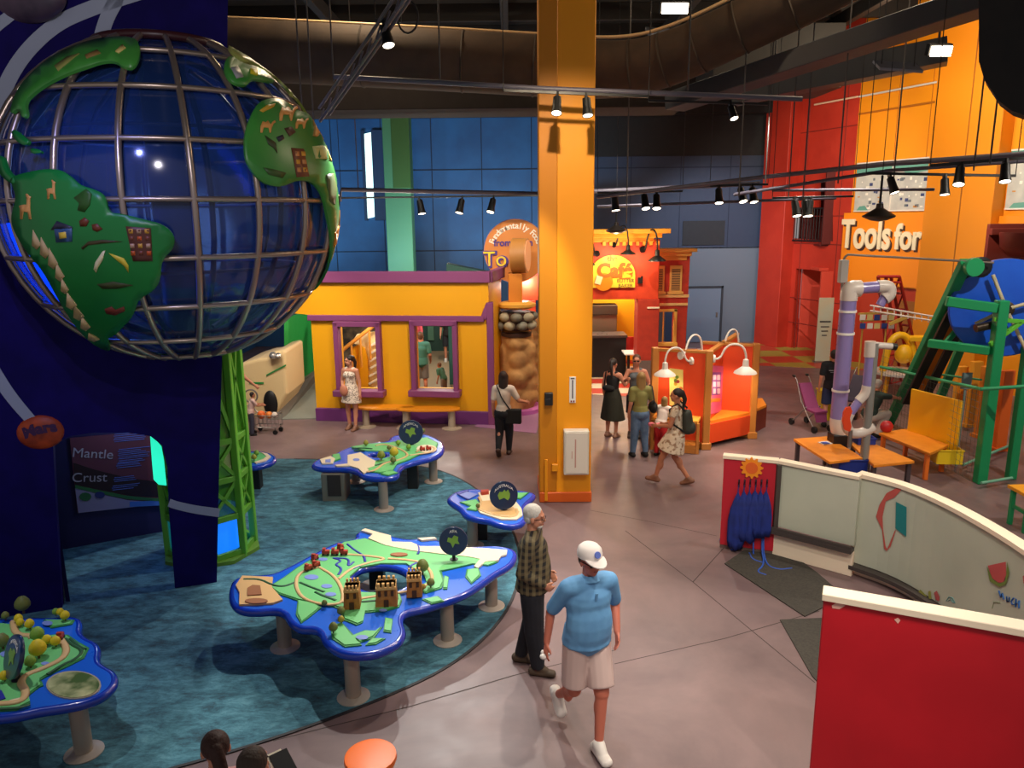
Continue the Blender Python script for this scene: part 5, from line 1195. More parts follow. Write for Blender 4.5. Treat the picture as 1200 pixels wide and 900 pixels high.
def goose(p, m_, label, cat_dir=(0, -1, 0), s=1.0, rise=.35, glow=True, group=None):
    d = V(cat_dir).normalized(); t = thing('gooseneck_lamp', label, 'wall lamp', tuple(p), 0, group)
    q = B(m_); q.lathe([(.001, 0), (.08 * s, 0), (.07 * s, .04 * s), (.001, .05 * s)], (0, 0, 0), 16, axis=tuple(d)); put('wall_plate', q, t)
    pts = [V((0, 0, 0)), d * .12 * s + V((0, 0, .0)), d * .2 * s + V((0, 0, rise * s * .7)), d * .34 * s + V((0, 0, rise * s)), d * .52 * s + V((0, 0, rise * s * .85)), d * .58 * s + V((0, 0, rise * s * .3)), d * .58 * s + V((0, 0, -.02 * s))]
    q = B(m_); q.tube(curve_pts(pts, 2), .02 * s, 8); put('arm', q, t)
    e = d * .58 * s; q = B(m_); q.lathe([(.02 * s, .02 * s), (.05 * s, 0), (.06 * s, -.12 * s), (.2 * s, -.22 * s), (.21 * s, -.25 * s), (.19 * s, -.24 * s), (.05 * s, -.14 * s)], e, 24); put('shade', q, t)
    q = B(mat((255, 226, 180), .4, emit=5)); q.ell(e + V((0, 0, -.19 * s)), .05 * s, 12, 8); put('bulb', q, t)
    return t
goose((xc(717), YC - .02, zc(287)), BLACK, 'black gooseneck lamp over the right half of the cafe sign', (.7, -1, 0), .95, .55)
goose((xc(750), YC - .02, zc(293)), BLACK, 'black gooseneck lamp at the right end of the cafe front', (.5, -1, 0), 1.1, .5)
goose((xc(698), YC - .02, zc(297)), BLACK, 'black gooseneck lamp half hidden by the yellow pillar', (-.6, -1, 0), 1.1, .3)
q = B(BLACK); q.box((xc(748), YC - .06, zc(329)), (.12, .1, .16)); q.tube([(xc(748), YC - .06, zc(329)), (xc(750), YC - .1, zc(324))], .03, 6); put('speaker', q, label='small black speaker right of the cafe sign', cat='speaker')
lamp((xc(715), YC - .9, zc(300)), 60, (1, .75, .4), .08); lamp((xc(748), YC - .8, zc(305)), 26, (1, .75, .4), .08)
# interior
q = B(YEL); q.bx(xc(640), xc(748, 23.5), 23.5, 23.6, 0, 3.4); put('wall_cafe', q, kind='structure')
lamp((xc(712), 22.0, 2.9), 110, (1, .85, .6), .2)
q = B(mat((150, 132, 110), .4, .5)); q.bx(xc(690, 23), xc(722, 23), 22.9, 23.4, 0, zc(357, 23)); q.m(mat((96, 84, 72), .4, .5)); q.bx(xc(690, 23), xc(722, 23), 22.8, 23.4, zc(368, 23), zc(357, 23)); put('kitchen_hood', q, label='grey steel kitchen unit inside the cafe', cat='kitchen unit')
ct = thing('counter', 'black serving counter with grey top inside the cafe', 'counter', (xc(715, 21.8), 21.8, 0)); q = B(BLACK); q.bx(xc(690, 21.8), xc(734, 21.8), 21.8, 22.5, 0, zc(396, 21.8)); put('body', q, ct, True); q = B(mat((90, 84, 80), .3)); q.bx(xc(690, 21.8), xc(735, 21.8), 21.75, 22.55, zc(396, 21.8), zc(393, 21.8)); put('worktop', q, ct, True)
tb_ = thing('cafe_table', 'small white cafe table by the red column', 'table', (xc(737, 21.2), 21.2, 0)); q = B(WHITE); q.bx(xc(731, 21.2), xc(747, 21.2), 20.95, 21.6, .8, .84); put('tabletop', q, tb_, True); q = B(BLACK); q.tube([(xc(737, 21.2), 21.2, 0), (xc(737, 21.2), 21.2, .8)], .04, 8); q.cyl((xc(737, 21.2), 21.2, 0), .2, .03); put('leg', q, tb_, True)
ch = thing('cafe_chair', 'red backed chair at the white cafe table', 'chair', (xc(740, 22), 22, 0)); q = B(mat((206, 40, 30), .4)); q.bx(xc(733, 22), xc(748, 22), 22, 22.06, .75, 1.15); put('backrest', q, ch, True, bevel=.02); q = B(mat((206, 40, 30), .4)); q.bx(xc(733, 22), xc(748, 22), 21.65, 22, .42, .47); put('seat', q, ch, True)
for xx in (734, 747):
    for yy in (21.7, 22.0): q = B(STEEL); q.tube([(xc(xx, 22), yy, 0), (xc(xx, 22), yy, .43)], .015, 6); put('leg', q, ch, True)
# annex
an = thing('brick_annex', 'narrow red brick house front with cream window frames', 'facade', (xc(790, 22), 22, 0))
YA = 22.0; xa = lambda p: xc(p, YA); za2 = lambda p: zc(p, YA)
hA = [V((xa(770), YA, za2(403))), V((xa(789), YA, za2(403))), V((xa(789), YA, za2(366))), V((xa(770), YA, za2(366)))]
q = B(CR2); q.slab([V((xa(752), YA, 0)), V((xa(803), YA, 0)), V((xa(805), YA, za2(300))), V((xa(752), YA, za2(300)))], (0, .25, 0), holes=[hA]); put('wall', q, an, True)
q = B(mat((222, 160, 70), .5)); 
for o, a, c in ((.05, 306, 301), (.16, 301, 296), (.28, 296, 292)): q.bx(xa(764), xa(799) + o, YA - o, YA + .3, za2(a), za2(c))
put('cornice', q, an, True)
q = B(mat((226, 190, 120), .5)); q.bx(xa(757), xa(805), YA - .05, YA, za2(349.5), za2(346)); q.bx(xa(757), xa(804), YA - .05, YA, za2(359), za2(356)); put('belt_moulding', q, an, True)
for x0_, x1_ in ((766, 776), (782, 796)):
    q = B(mat((222, 176, 92), .5)); q.bx(xa(x0_), xa(x1_), YA - .06, YA, za2(344), za2(312)); q.bx(xa(x0_) - .05, xa(x1_) + .05, YA - .09, YA, za2(345.5), za2(342.5)); q.m(mat((120, 96, 60), .5)); q.bx(xa(x0_ + 2.2), xa(x1_ - 2.2), YA - .07, YA - .055, za2(341), za2(316)); q.m(mat((204, 160, 90), .5))
    for k in range(9): q.bx(xa(x0_ + 2.4), xa(x1_ - 2.4), YA - .085, YA - .06, za2(340 - k * 2.7), za2(339.2 - k * 2.7))
    put('shuttered_window', q, an, True)
q = B(mat((230, 180, 80), .5)); q.bx(xa(770), xa(792), YA - .06, YA + .05, za2(366), za2(363)); q.bx(xa(788.5), xa(792), YA - .06, YA + .05, za2(404), za2(363)); q.bx(xa(766), xa(793), YA - .12, YA + .05, za2(406), za2(402)); q.bx(xa(776), xa(777.5), YA + .02, YA + .05, za2(403), za2(366)); put('window_frame', q, an, True)
q = B(mat((86, 100, 120), .6)); q.bx(xa(772), xa(800), 24.6, 24.7, 0, 2.6); put('partition', q, label='blue grey panel seen through the annex window', cat='partition')

# ================================================================== ORANGE BOOTH
BO = mat((222, 70, 20), .5); WD = mat((188, 120, 50), .45); BH = 1.93
P1, P2 = G(826, 526), G(880, 513)
def topg(px, py, z=BH): g = G(px, py, z); return V((g.x, g.y, 0))
P0 = topg(768, 411); Cc = G(851, 499); Cc.z = 0; P3 = topg(822, 403); P3b = topg(797, 414)
bt = thing('display_booth', 'orange crossed partition booth with wood edges and benches', 'booth', tuple(P1))
def pan(a, b, nm='partition_panel', z0=.12, z1=BH):
    q = B(BO); q.wall(a, b, z0, z1, .06); put(nm, q, bt, True)
    q = B(WD); q.wall(a, b, z1, z1 + .06, .1); q.wall(a, b, 0, .12, .1); put('edge_trim', q, bt, True)
pan(P0, P1); pan(P1, Cc + (Cc - P1) * .35); pan(P2, P3)
for p in (P1, P2, P0):
    q = B(WD); q.bx(p.x - .07, p.x + .07, p.y - .07, p.y + .07, 0, BH + .07); q.bx(p.x - .1, p.x + .1, p.y - .1, p.y + .1, 0, .14); put('post', q, bt, True)
q = B(mat((228, 128, 30), .45)); q.slab([V((P1.x, P1.y, .5)), V((P2.x, P2.y, .5)), V((Cc.x, Cc.y, .5))], (0, 0, .06)); put('seat', q, bt, True)
q = B(BO); q.wall(P1, P2, .1, .5, .05); put('seat_front', q, bt, True)
d10 = (P0 - P1).normalized(); n10 = V((d10.y, -d10.x, 0)); n10 = n10 if n10.y < 0 else -n10
q = B(mat((232, 160, 60), .45)); a = P1 + d10 * .1; c = P0 - d10 * .05; q.slab([a + V((0, 0, .62)), c + V((0, 0, .62)), c + n10 * .45 + V((0, 0, .62)), a + n10 * .45 + V((0, 0, .62))], (0, 0, .05)); put('worktop', q, bt, True)
q = B(WD); q.slab([a + V((0, 0, .12)), c + V((0, 0, .12)), c + n10 * .42 + V((0, 0, .12)), a + n10 * .42 + V((0, 0, .12))], (0, 0, .04)); q.wall(a + n10 * .4, c + n10 * .4, 0, .12, .04)
for p in (a, c, (a + c) / 2): p2 = p + n10 * .4; q.bx(p2.x - .03, p2.x + .03, p2.y - .03, p2.y + .03, 0, .62)
put('shelf', q, bt, True)
# posters
PA = plane_at(P0, P1)
ps = thing('poster', 'yellow poster with fruit pictures lit by the left booth lamp', 'poster', tuple(PA(803, 440, .0)))
off = n10 * .04
q = B(mat((244, 220, 120), .5)); q.slab([PA(*p) + off for p in ((785, 431), (801, 433), (801, 478), (785, 474))], n10 * .01); put('sheet', q, ps, True)
q = B(); rnd = random.Random(2)
for k in range(12):
    q.m(mat([(214, 100, 40), (120, 150, 50), (220, 170, 30), (190, 60, 60)][k % 4], .5)); c = PA(rnd.uniform(787, 799), rnd.uniform(436, 470)) + off + n10 * .012; q.lathe([(.001, 0), (.035, 0), (.035, .005), (.001, .005)], c, 10, axis=tuple(n10))
put('pictures', q, ps, True)
PB = plane_at(P1, Cc); d1c = (Cc - P1).normalized(); n1c = V((d1c.y, -d1c.x, 0)); n1c = n1c if n1c.x > 0 else -n1c
n1c = n1c; off = n1c * .04
ps = thing('poster', 'pink and purple poster with text in the right booth bay', 'poster', tuple(PB(838, 450)))
q = B(mat((208, 84, 130), .5)); q.slab([PB(*p) + off for p in ((830, 428), (847, 429), (846, 482), (829, 485))], n1c * .01); put('sheet', q, ps, True)
q = B(mat((120, 60, 130), .5)); q.slab([PB(*p) + off + n1c * .012 for p in ((831, 436), (842, 436), (841, 462), (830, 463))], n1c * .004); q.m(mat((214, 170, 190), .5))
for k in range(6): q.slab([PB(*p) + off + n1c * .018 for p in ((832 + (k % 2) * 5, 439 + k // 2 * 8), (835.5 + (k % 2) * 5, 439 + k // 2 * 8), (835.5 + (k % 2) * 5, 445 + k // 2 * 8), (832 + (k % 2) * 5, 445 + k // 2 * 8))], n1c * .003)
q.m(mat((232, 120, 40), .5)); q.slab([PB(*p) + off + n1c * .012 for p in ((830, 467), (841, 466), (841, 470), (830, 471))], n1c * .004); put('pictures', q, ps, True)
WL = mat((222, 214, 204), .4)
def gl_at(p0, px, py, d, lab, s=.85, r=.28): goose(p0, WL, lab, d, s, r)
ga_ = P1.lerp(P0, .3) + V((0, 0, BH - .16)) + n10 * .03; goose(ga_, WL, 'white gooseneck lamp on the left face of the booth', tuple(n10 + d10 * 1.3), 1.0, .3)
gb_ = P1 + V((.08, -.02, BH - .1)); goose(gb_, WL, 'white gooseneck lamp over the pink poster bay', (1.2, -.3, 0), 1.05, .3)
gc_ = P3b + V((0, 0, BH - .05)); goose(gc_, WL, 'white gooseneck lamp rising behind the left booth panel', (1, .6, 0), 1.0, .4)
gd_ = P3.lerp(P2, .35) + V((0, .04, BH - .1)); goose(gd_, WL, 'white gooseneck lamp behind the back right booth panel', (.9, .6, 0), 1.0, .4)
e1 = ga_ + V(tuple((n10 + d10 * 1.3).normalized() * .58)) + V((0, 0, -.22)); spot(tuple(e1), tuple(e1 + V((0, .12, -1))), 42, 150, .6, (1, .82, .55), .04)
e2 = gb_ + V((.55, -.1, -.25)); spot(tuple(e2), tuple(e2 + V((0.02, .25, -1))), 62, 155, .6, (1, .8, .5), .04)
bn = thing('bench', 'orange bench with dark end beside the right of the booth', 'bench', tuple(G(890, 512)))
q = B(mat((232, 136, 30), .45)); q.slab([G(882, 484, .5), G(898, 477, .5), G(893, 469, .5), G(880, 470, .5)], (0, 0, .05)); put('seat', q, bn, True)
q = B(mat((120, 40, 24), .5)); a, c = G(882, 508), G(896, 500); q.wall(a, c, 0, .5, .05); put('side_panel', q, bn, True)

# ================================================================== ENTRANCE ITEMS
def binn(px, py, wd, h, col, label):
    g = G(px, py); t = thing('bin', label, 'bin', tuple(g)); m_ = mat(col, .45)
    q = B(m_); q.lathe([(wd * .42, 0), (wd * .5, h * .94), (wd * .55, h * .94), (wd * .55, h), (wd * .46, h), (wd * .4, h * .2), (.001, h * .2)], (0, 0, 0), 20); put('body', q, t)
    q = B(DARK); q.tube([(-wd * .55, 0, h * .8), (-wd * .6, 0, h * .85), (-wd * .55, 0, h * .9)], .012, 6); put('handle', q, t)
binn(941, 401, .5, .85, (20, 60, 130), 'blue bin inside the red entrance'); binn(952, 397, .6, 1.15, (190, 30, 24), 'red bin behind the blue one in the entrance')
bs = thing('banner_stand', 'tall pale standing banner before the red wall', 'banner', tuple(G(964, 424)))
g = G(964, 425); a, c = YP(955, 424, g.y), YP(972, 424, g.y); zt4 = YP(963, 349, g.y).z
q = B(mat((176, 170, 146), .6, col2=(168, 176, 160), scale=2)); q.bx(a.x, c.x, g.y, g.y + .04, .05, zt4); put('sheet', q, bs, True)
q = B(mat((60, 60, 60), .5)); q.box(((a.x + c.x) / 2, g.y - .005, YP(963, 377, g.y).z), (.34, .006, .05))
for k in range(3): q.box(((a.x + c.x) / 2, g.y - .005, YP(963, 383 + k * 5, g.y).z), (.26 - k * .05, .006, .035))
put('lettering', q, bs, True); q = B(STEEL); q.bx(a.x - .04, c.x + .04, g.y - .1, g.y + .14, 0, .06); put('base', q, bs, True)
# ================================================================== FENCE WITH WHITEBOARDS
FH = 1.36; CAPM = mat((236, 218, 194), .5); REDP = mat((196, 22, 36), .45, col2=(184, 18, 32), scale=2)
BRD = mat((192, 196, 178), .3, col2=(182, 187, 170), scale=1.5)
def top(px, py, z=FH): g = G(px, py, z); return V((g.x, g.y, 0))
TA, TB_, TC_ = top(849, 532), top(913, 538), top(1009, 557)
fence_end = thing('fence_panel', 'dark pink red end panel with an orange gear and hung aprons', 'fence panel', tuple(TA))
q = B(mat((182, 26, 44), .5)); q.wall(TA, TB_, .05, FH - .05, .09); put('board', q, fence_end, True)
q = B(CAPM); q.wall(TA - (TB_ - TA) * .02, TB_, FH - .05, FH, .13); put('cap', q, fence_end, True)
q = B(mat((96, 76, 70), .6)); q.wall(TA, TB_, 0, .06, .07); put('kick_strip', q, fence_end, True)
dAB = (TB_ - TA).normalized(); nAB = V((dAB.y, -dAB.x, 0)); PAB = plane_at(TA + nAB * .05, TB_ + nAB * .05)
c = PAB(881, 548); gear = []
for k in range(48):
    a = 2 * PI * k / 48; r = .15 if (k % 4) in (0, 1) else .118; gear.append(c + (dAB * math.cos(a) + V((0, 0, 1)) * math.sin(a)) * r)
q = B(mat((236, 140, 26), .5)); q.slab(gear, nAB * .02); q.m(mat((220, 96, 30), .5)); q.slab([c + nAB * .02 + (dAB * math.cos(a) + V((0, 0, 1)) * math.sin(a)) * .08 for a in [2 * PI * k / 20 for k in range(20)]], nAB * .006); put('gear_emblem', q, fence_end, True)
hooks = []
for k in range(6):
    p = PAB(866 + k * 6.6, 566); hooks.append(p); q = B(mat((60, 34, 50), .5)); q.beam(p + V((0, 0, .05)), p - V((0, 0, .06)), .02, .02); q.tube([p + V((0, 0, .03)), p + nAB * .05 + V((0, 0, .01)), p + nAB * .06 + V((0, 0, .05))], .008, 6); put('hook', q, fence_end, True)
# aprons
APR = mat((22, 44, 128), .75, col2=(16, 32, 98), scale=6, bump=.2)
def apron(p, ln, wd, ph, label):
    t = thing('apron', label, 'apron', tuple(p), 0, 'blue aprons hung on the red end panel')
    q = B(APR); prof = [(.03, .0), (.08, -.12), (.45, -.25), (.8, -.4), (1, -.6), (1, -.9), (.85, -1)]; n_ = 20; vs = []; fs = []
    for f_, z in prof:
        for k in range(n_):
            a = 2 * PI * k / n_; r = wd * f_ * (1 + .22 * math.sin(5 * a + ph)); o_ = dAB * (r * math.cos(a)) + nAB * (.06 + abs(r) * .38 * math.sin(a) + .02); vs.append(V((o_.x, o_.y, z * ln + .03 * math.sin(3 * a + ph) * f_)))
    fs = [[i * n_ + k, i * n_ + (k + 1) % n_, (i + 1) * n_ + (k + 1) % n_, (i + 1) * n_ + k] for i in range(len(prof) - 1) for k in range(n_)]
    fs.append(list(range(len(vs) - n_, len(vs)))); q.add(vs, fs, True); put('cloth', q, t)
    return t
specs = [(0, .92, .1, 0, 'blue apron on the leftmost hook, hanging lowest'), (1, .78, .11, 1.2, 'blue apron on the second hook from the left'), (2, .82, .1, 2.2, 'blue apron on the third hook from the left'), (3, .7, .1, 3.1, 'blue apron on the third hook from the right'), (4, .74, .09, 4, 'blue apron on the second hook from the right'), (5, .72, .09, 5, 'blue apron on the rightmost hook with straps reaching the mat')]
for i, ln, wd, ph, lb in specs:
    t = apron(hooks[i], ln, wd, ph, lb); x, y, z = hooks[i]
    strap = []
    if i == 5: strap = [[(0, 0, -.6), (0, 0, -.95), tuple(G(898, 662, .01) - hooks[i]), tuple(G(912, 668, .01) - hooks[i]), tuple(G(928, 666, .01) - hooks[i])], [(-.02, 0, -.6), (-.02, 0, -.95), tuple(G(896, 662, .02) - hooks[i]), tuple(G(886, 670, .01) - hooks[i]), tuple(G(898, 674, .01) - hooks[i])], [tuple(G(896, 660, .01) - hooks[i]), tuple(G(882, 656, .01) - hooks[i]), tuple(G(878, 648, .01) - hooks[i])]]
    elif i == 0: strap = [[(0, 0, -.85), tuple(G(868, 640, .04) - hooks[i]), tuple(G(850, 638, .02) - hooks[i]), tuple(G(842, 632, .02) - hooks[i]), tuple(G(850, 630, .02) - hooks[i]), tuple(G(862, 640, .02) - hooks[i])], [(0, 0, -.8), tuple(G(874, 642, .03) - hooks[i]), tuple(G(856, 644, .02) - hooks[i])]]
    elif i == 3: strap = [[(0, 0, -.6), (0, -.06, -.95), (.0, -.08, -1.02)]]
    if strap:
        q = B(mat((40, 80, 170), .7))
        for s_ in strap: q.tube(curve_pts(s_, 2), .012, 6)
        put('straps', q, t)
# whiteboard panels
def on_segs(pl):
    def f(px, py, off=0.0):
        d = ray(px, py)
        for a, b in zip(pl, pl[1:]):
            n = V((b.y - a.y, a.x - b.x, 0)).normalized()
            if n.dot(CO - a) < 0: n = -n
            aa = a + n * off; t = n.dot(aa - CO) / n.dot(d); p = CO + d * t; s_ = (V((p.x, p.y, 0)) - aa).dot(b - a) / (b - a).length_squared
            if t > 0 and -.02 <= s_ <= 1.02: return p
        return p
    return f
def curved_wall(q, pl, z0, z1, t):
    L_, R_ = [], []
    for i, p in enumerate(pl):
        d = (pl[min(i + 1, len(pl) - 1)] - pl[max(i - 1, 0)]).normalized(); n = V((-d.y, d.x, 0)) * t / 2; L_.append(p + n); R_.append(p - n)
    q.slab([V((p.x, p.y, z0)) for p in L_ + R_[::-1]], (0, 0, z1 - z0))
f1 = thing('whiteboard_panel', 'grey green writing board beside the red apron panel', 'whiteboard', tuple(TB_))
q = B(BRD); q.wall(TB_ + dAB * .03, TC_, .42, FH - .05, .08); put('board', q, f1, True)
q = B(CAPM); q.wall(TB_, TC_, FH - .05, FH, .13); q.wall(TB_, TC_, .0, .34, .07); put('frame', q, f1, True, 'cream cap and kick panel')
dBC = (TC_ - TB_).normalized(); nBC = V((dBC.y, -dBC.x, 0)); nBC = nBC if nBC.dot(CO - TB_) > 0 else -nBC
q = B(mat((66, 58, 56), .5)); q.wall(TB_ + nBC * .07, TC_ + nBC * .07, .34, .4, .14); q.wall(TB_ + nBC * .13, TC_ + nBC * .13, .4, .44, .02); put('marker_tray', q, f1, True, 'dark marker tray')
q = B(mat((70, 62, 58), .5)); p = TB_ + nBC * .06 + dBC * .03; q.bx(p.x - .03, p.x + .03, p.y - .03, p.y + .03, .34, FH - .05); put('edge_post', q, f1, True)
cpl = curve_pts([top(1007, 553)] + [top(*p) for p in ((1060, 566), (1110, 587), (1160, 614), (1204, 641), (1250, 674), (1300, 716), (1340, 770))], 2)
f2 = thing('whiteboard_panel', 'long curved writing board with marker drawings and a cream cap', 'whiteboard', tuple(cpl[0]))
q = B(BRD); curved_wall(q, cpl, .16, FH - .05, .09); put('board', q, f2, True)
q = B(CAPM); curved_wall(q, cpl, FH - .05, FH, .15); curved_wall(q, cpl, 0, .12, .07); put('frame', q, f2, True, 'cream cap and kick panel')
q = B(mat((66, 58, 56), .5)); tr = [p + V(((CO - p).x, (CO - p).y, 0)).normalized() * .1 for p in cpl]; curved_wall(q, tr, .1, .15, .14); put('marker_tray', q, f2, True, 'dark marker tray')
FC = on_segs(cpl)
def scrib(name, col, polys, w_=None):
    q = B(mat(col, .6))
    for p in polys:
        if w_: q.tube([FC(x, y, .05) for x, y in p], w_, 5, flat=.4)
        else:
            pts = [FC(x, y, .055) for x, y in p]; n = (CO - pts[0]); n.z = 0; q.slab(pts, n.normalized() * .006)
    put(name, q, f2, True)
C7 = lambda l: cr(l, 1020, 560, 5.294)
def C7b(l): return cr(l, 1020, 560, 5.294)
scrib('marker_drawing', (186, 84, 76), [C7([(100, 95), (195, 45), (195, 70), (150, 120), (95, 145), (75, 240), (78, 310), (95, 430), (105, 440), (150, 330), (160, 320), (125, 425), (100, 452), (85, 440), (72, 320), (35, 240), (55, 170)])])
scrib('marker_drawing', (30, 126, 130), [C7([(158, 148), (225, 182), (222, 365), (155, 312)])])
scrib('marker_drawing', (110, 128, 60), [C7([(722, 548), (740, 640), (800, 676), (840, 660), (862, 590), (850, 520), (835, 640), (800, 655), (760, 630)])])
scrib('marker_drawing', (190, 80, 80), [C7([(728, 545), (840, 520), (842, 600), (825, 645), (795, 650), (755, 620)])])
scrib('marker_writing', (30, 84, 150), [C7([(798, 700), (812, 742), (820, 715), (830, 755)]), C7([(845, 735), (848, 770), (860, 765), (862, 740)]), C7([(890, 745), (875, 765), (880, 785), (895, 785)]), C7([(903, 750), (900, 800)]), C7([(902, 775), (922, 780), (925, 760), (922, 808)])], .012)
scrib('marker_writing', (140, 150, 120), [C7([(755, 810), (765, 770), (805, 775)])], .006)
scrib('marker_drawing', (180, 84, 84), [C7([(395, 712), (412, 700), (430, 740), (425, 765), (405, 755)]), C7([(945, 610), (960, 600), (975, 650), (950, 655)])])
scrib('marker_drawing', (150, 150, 70), [C7([(290, 715), (310, 692), (350, 735), (330, 745), (295, 738)]), C7([(358, 705), (372, 700), (380, 750), (362, 750)])])
scrib('marker_writing', (90, 150, 150), [C7([(470, 765), (485, 740), (510, 745), (525, 778)]), C7([(480, 765), (500, 752), (515, 775)])], .006)
# foreground red panel
FH0 = FH; FH = 1.78; E0, E1 = top(966, 691, FH), top(1250, 741, FH); dE = (E1 - E0).normalized(); nE = V((-dE.y, dE.x, 0)); nE = nE if nE.dot(E0 - CO) < 0 else -nE
f3 = thing('fence_panel', 'large bright red near panel with a cream cap at bottom right', 'fence panel', tuple(E0))
q = B(REDP); q.wall(E0, E1 + dE * .6, .02, FH - .055, .1); put('board', q, f3, True)
q = B(CAPM); q.wall(E0 - dE * .01, E1 + dE * .6, FH - .055, FH, .16); put('cap', q, f3, True)
PE = plane_at(E0, E1)
nEc = V(((CO - E0).x, (CO - E0).y, 0)).normalized(); nEc = nE if nE.dot(CO - E0) > 0 else -nE
q = B(mat((232, 176, 160), .6))
for p in ([(975, 706), (982, 702), (991, 706), (984, 710), (976, 709)], [(1048, 722), (1052, 720), (1055, 723), (1052, 727)], [(1165, 896), (1169, 896), (1170, 902), (1166, 902)]):
    q.slab([PE(x, y) + nEc * .052 for x, y in p], nEc * .002)
put('paint_chips', q, f3, True)
FH = FH0
# mats
MATM = mat((62, 58, 52), .95, col2=(52, 48, 44), scale=40, bump=.4)
for pts, l in (([(849, 661), (880, 640), (914, 640), (958, 672), (990, 700), (943, 723)], 'dark ribbed mat under the aprons and first whiteboard'), ([(914, 727), (990, 724), (985, 830), (951, 792)], 'dark ribbed mat corner beside the near red panel')):
    q = B(MATM); q.slab([G(x, y, .002) for x, y in pts], (0, 0, .012)); put('floor_mat', q, label=l, cat='mat')

# ================================================================== WORKSHOP APPARATUS
OT_ = mat((232, 140, 36), .4, col2=(222, 128, 30), scale=6)
def ptable(pts, z, label, legs, legc=(70, 56, 60), name='activity_table', th=.05, extra=None):
    o = [G(x, y, z) for x, y in pts]; c = sum(o, V()) / len(o); t = thing(name, label, 'table', (c.x, c.y, 0))
    q = B(OT_); q.slab(o, (0, 0, -th)); put('tabletop', q, t, True, bevel=.01)
    for i in legs:
        p = o[i].lerp(c, .14); q = B(mat(legc, .5)); q.bx(p.x - .035, p.x + .035, p.y - .035, p.y + .035, 0, z - th); put('leg', q, t, True)
    return t
ptable([(930, 514), (969, 511), (1012, 536), (972, 541)], .52, 'orange activity table nearest the curved whiteboard, left one', (0, 1, 2, 3))
ptable([(996, 519), (1018, 517), (1072, 540), (1024, 545)], .5, 'orange activity table between the bins and yellow bench', (0, 1, 2, 3))
tC = ptable([(1030, 507), (1062, 502), (1112, 521), (1090, 531)], .52, 'orange bench with a tall yellow back panel and bin', (0, 1, 2, 3), (226, 110, 30), 'yellow_back_bench')
a, b_ = G(1064, 506, .5), G(1122, 524, .5); q = B(mat((248, 184, 12), .45)); h = G(1064, 506, .5); zt5 = 1.33; q.wall(a + V((.02, .04, 0)), b_ + V((.02, .04, 0)), .4, zt5, .05); put('back_panel', q, tC, True)
q = B(mat((226, 110, 30), .5)); 
a1, a2, a3, a4 = G(1034, 510, .15), G(1062, 505, .15), G(1112, 524, .15), G(1090, 533, .15); q.beam(a1, a4, .05, .06); q.beam(a3, a4, .05, .06); put('stretcher', q, tC, True)
def crate(px, py, z, sx, sy, sz, rz, col, label):
    g = G(px, py, z); t = thing('storage_bin', label, 'bin', tuple(g), rz); m_ = mat(col, .45)
    q = B(m_); q.box((0, 0, .01), (sx, sy, .02)); 
    for s_ in (-1, 1): q.box((s_ * sx / 2, 0, sz / 2), (.02, sy, sz)); q.box((0, s_ * sy / 2, sz / 2), (sx, .02, sz))
    put('tub', q, t); q = B(m_)
    for s_ in (-1, 1): q.box((s_ * (sx / 2 + .01), 0, sz - .01), (.03, sy + .04, .02)); q.box((0, s_ * (sy / 2 + .01), sz - .01), (sx + .04, .03, .02))
    put('lip', q, t)
crate(1108, 541, .22, .42, .3, .26, -.1, (236, 196, 30), 'yellow bin at the end of the yellow backed bench')
crate(995, 554, .22, .46, .3, .28, -.05, (20, 40, 120), 'dark blue bin between the left table and whiteboard')
crate(1012, 519, .5, .3, .25, .12, 0, (20, 50, 140), 'small blue bin on the rear of the middle table')
q = B(mat((226, 220, 214), .5)); q.box(G(967, 519, .53), (.2, .16, .012), rz=.3); q.m(mat((60, 80, 160), .5)); q.box(G(967, 519, .545), (.12, .1, .012), rz=.3); put('instruction_card', q, label='small white and blue card lying on the left activity table', cat='card')
# purple tube machine
PURP = mat((134, 120, 176), .3, coat=.3); PVC = mat((206, 194, 184), .35)
Y1 = 13.4
tm = thing('tube_machine', 'tall purple and white pipe bending over at the top', 'pipe machine', tuple(V((YP(983, 515, Y1).x, Y1, 0))))
P_ = lambda l, y=Y1: [YP(a, b, y) for a, b in l]
q = B(PURP); q.tube(P_([(982, 492), (994.5, 350)]), .135, 16); put('clear_tube', q, tm, True); q = B(PURP); q.tube(P_([(1006, 338), (1030, 336)]), .1, 16); q.tube(P_([(1038, 346), (1031, 358)]), .075, 14); put('clear_tube', q, tm, True)
q = B(PVC); q.tube(curve_pts(P_([(994.3, 352), (995.5, 338), (1008, 338)]), 3), .145, 16); put('elbow', q, tm, True); q = B(PVC); q.tube(curve_pts(P_([(1028, 336), (1042, 335), (1043, 345), (1036, 350)]), 3), .11, 14); put('elbow', q, tm, True); q = B(PVC); q.tube(curve_pts(P_([(982.2, 490), (981.5, 498), (984, 508), (990, 512)]), 2), .14, 14); put('elbow', q, tm, True)
q = B(WHITE)
for f_ in (.25, .72, .9): p = P_([(982, 492), (994.5, 350)]); c = p[0].lerp(p[1], f_); q.lathe([(.137, -.02), (.15, -.02), (.15, .02), (.137, .02)], c, 16)
put('clamp', q, tm, True)
q = B(STEEL); p = YP(984, 515, Y1 + .25); q.tube([(p.x, p.y, 0), YP(987.5, 312, Y1 + .25)], .03, 8); q.tube(curve_pts([YP(987.5, 330, Y1 + .25), YP(988, 298, Y1 + .25), YP(1004, 299, Y1 + .2), YP(1060, 302, Y1), YP(1165, 308, 12.7)], 2), .02, 6); q.m(mat((150, 144, 138), .5)); q.box(YP(988, 318, Y1 + .2), (.14, .12, .4)); put('support_pole', q, tm, True)
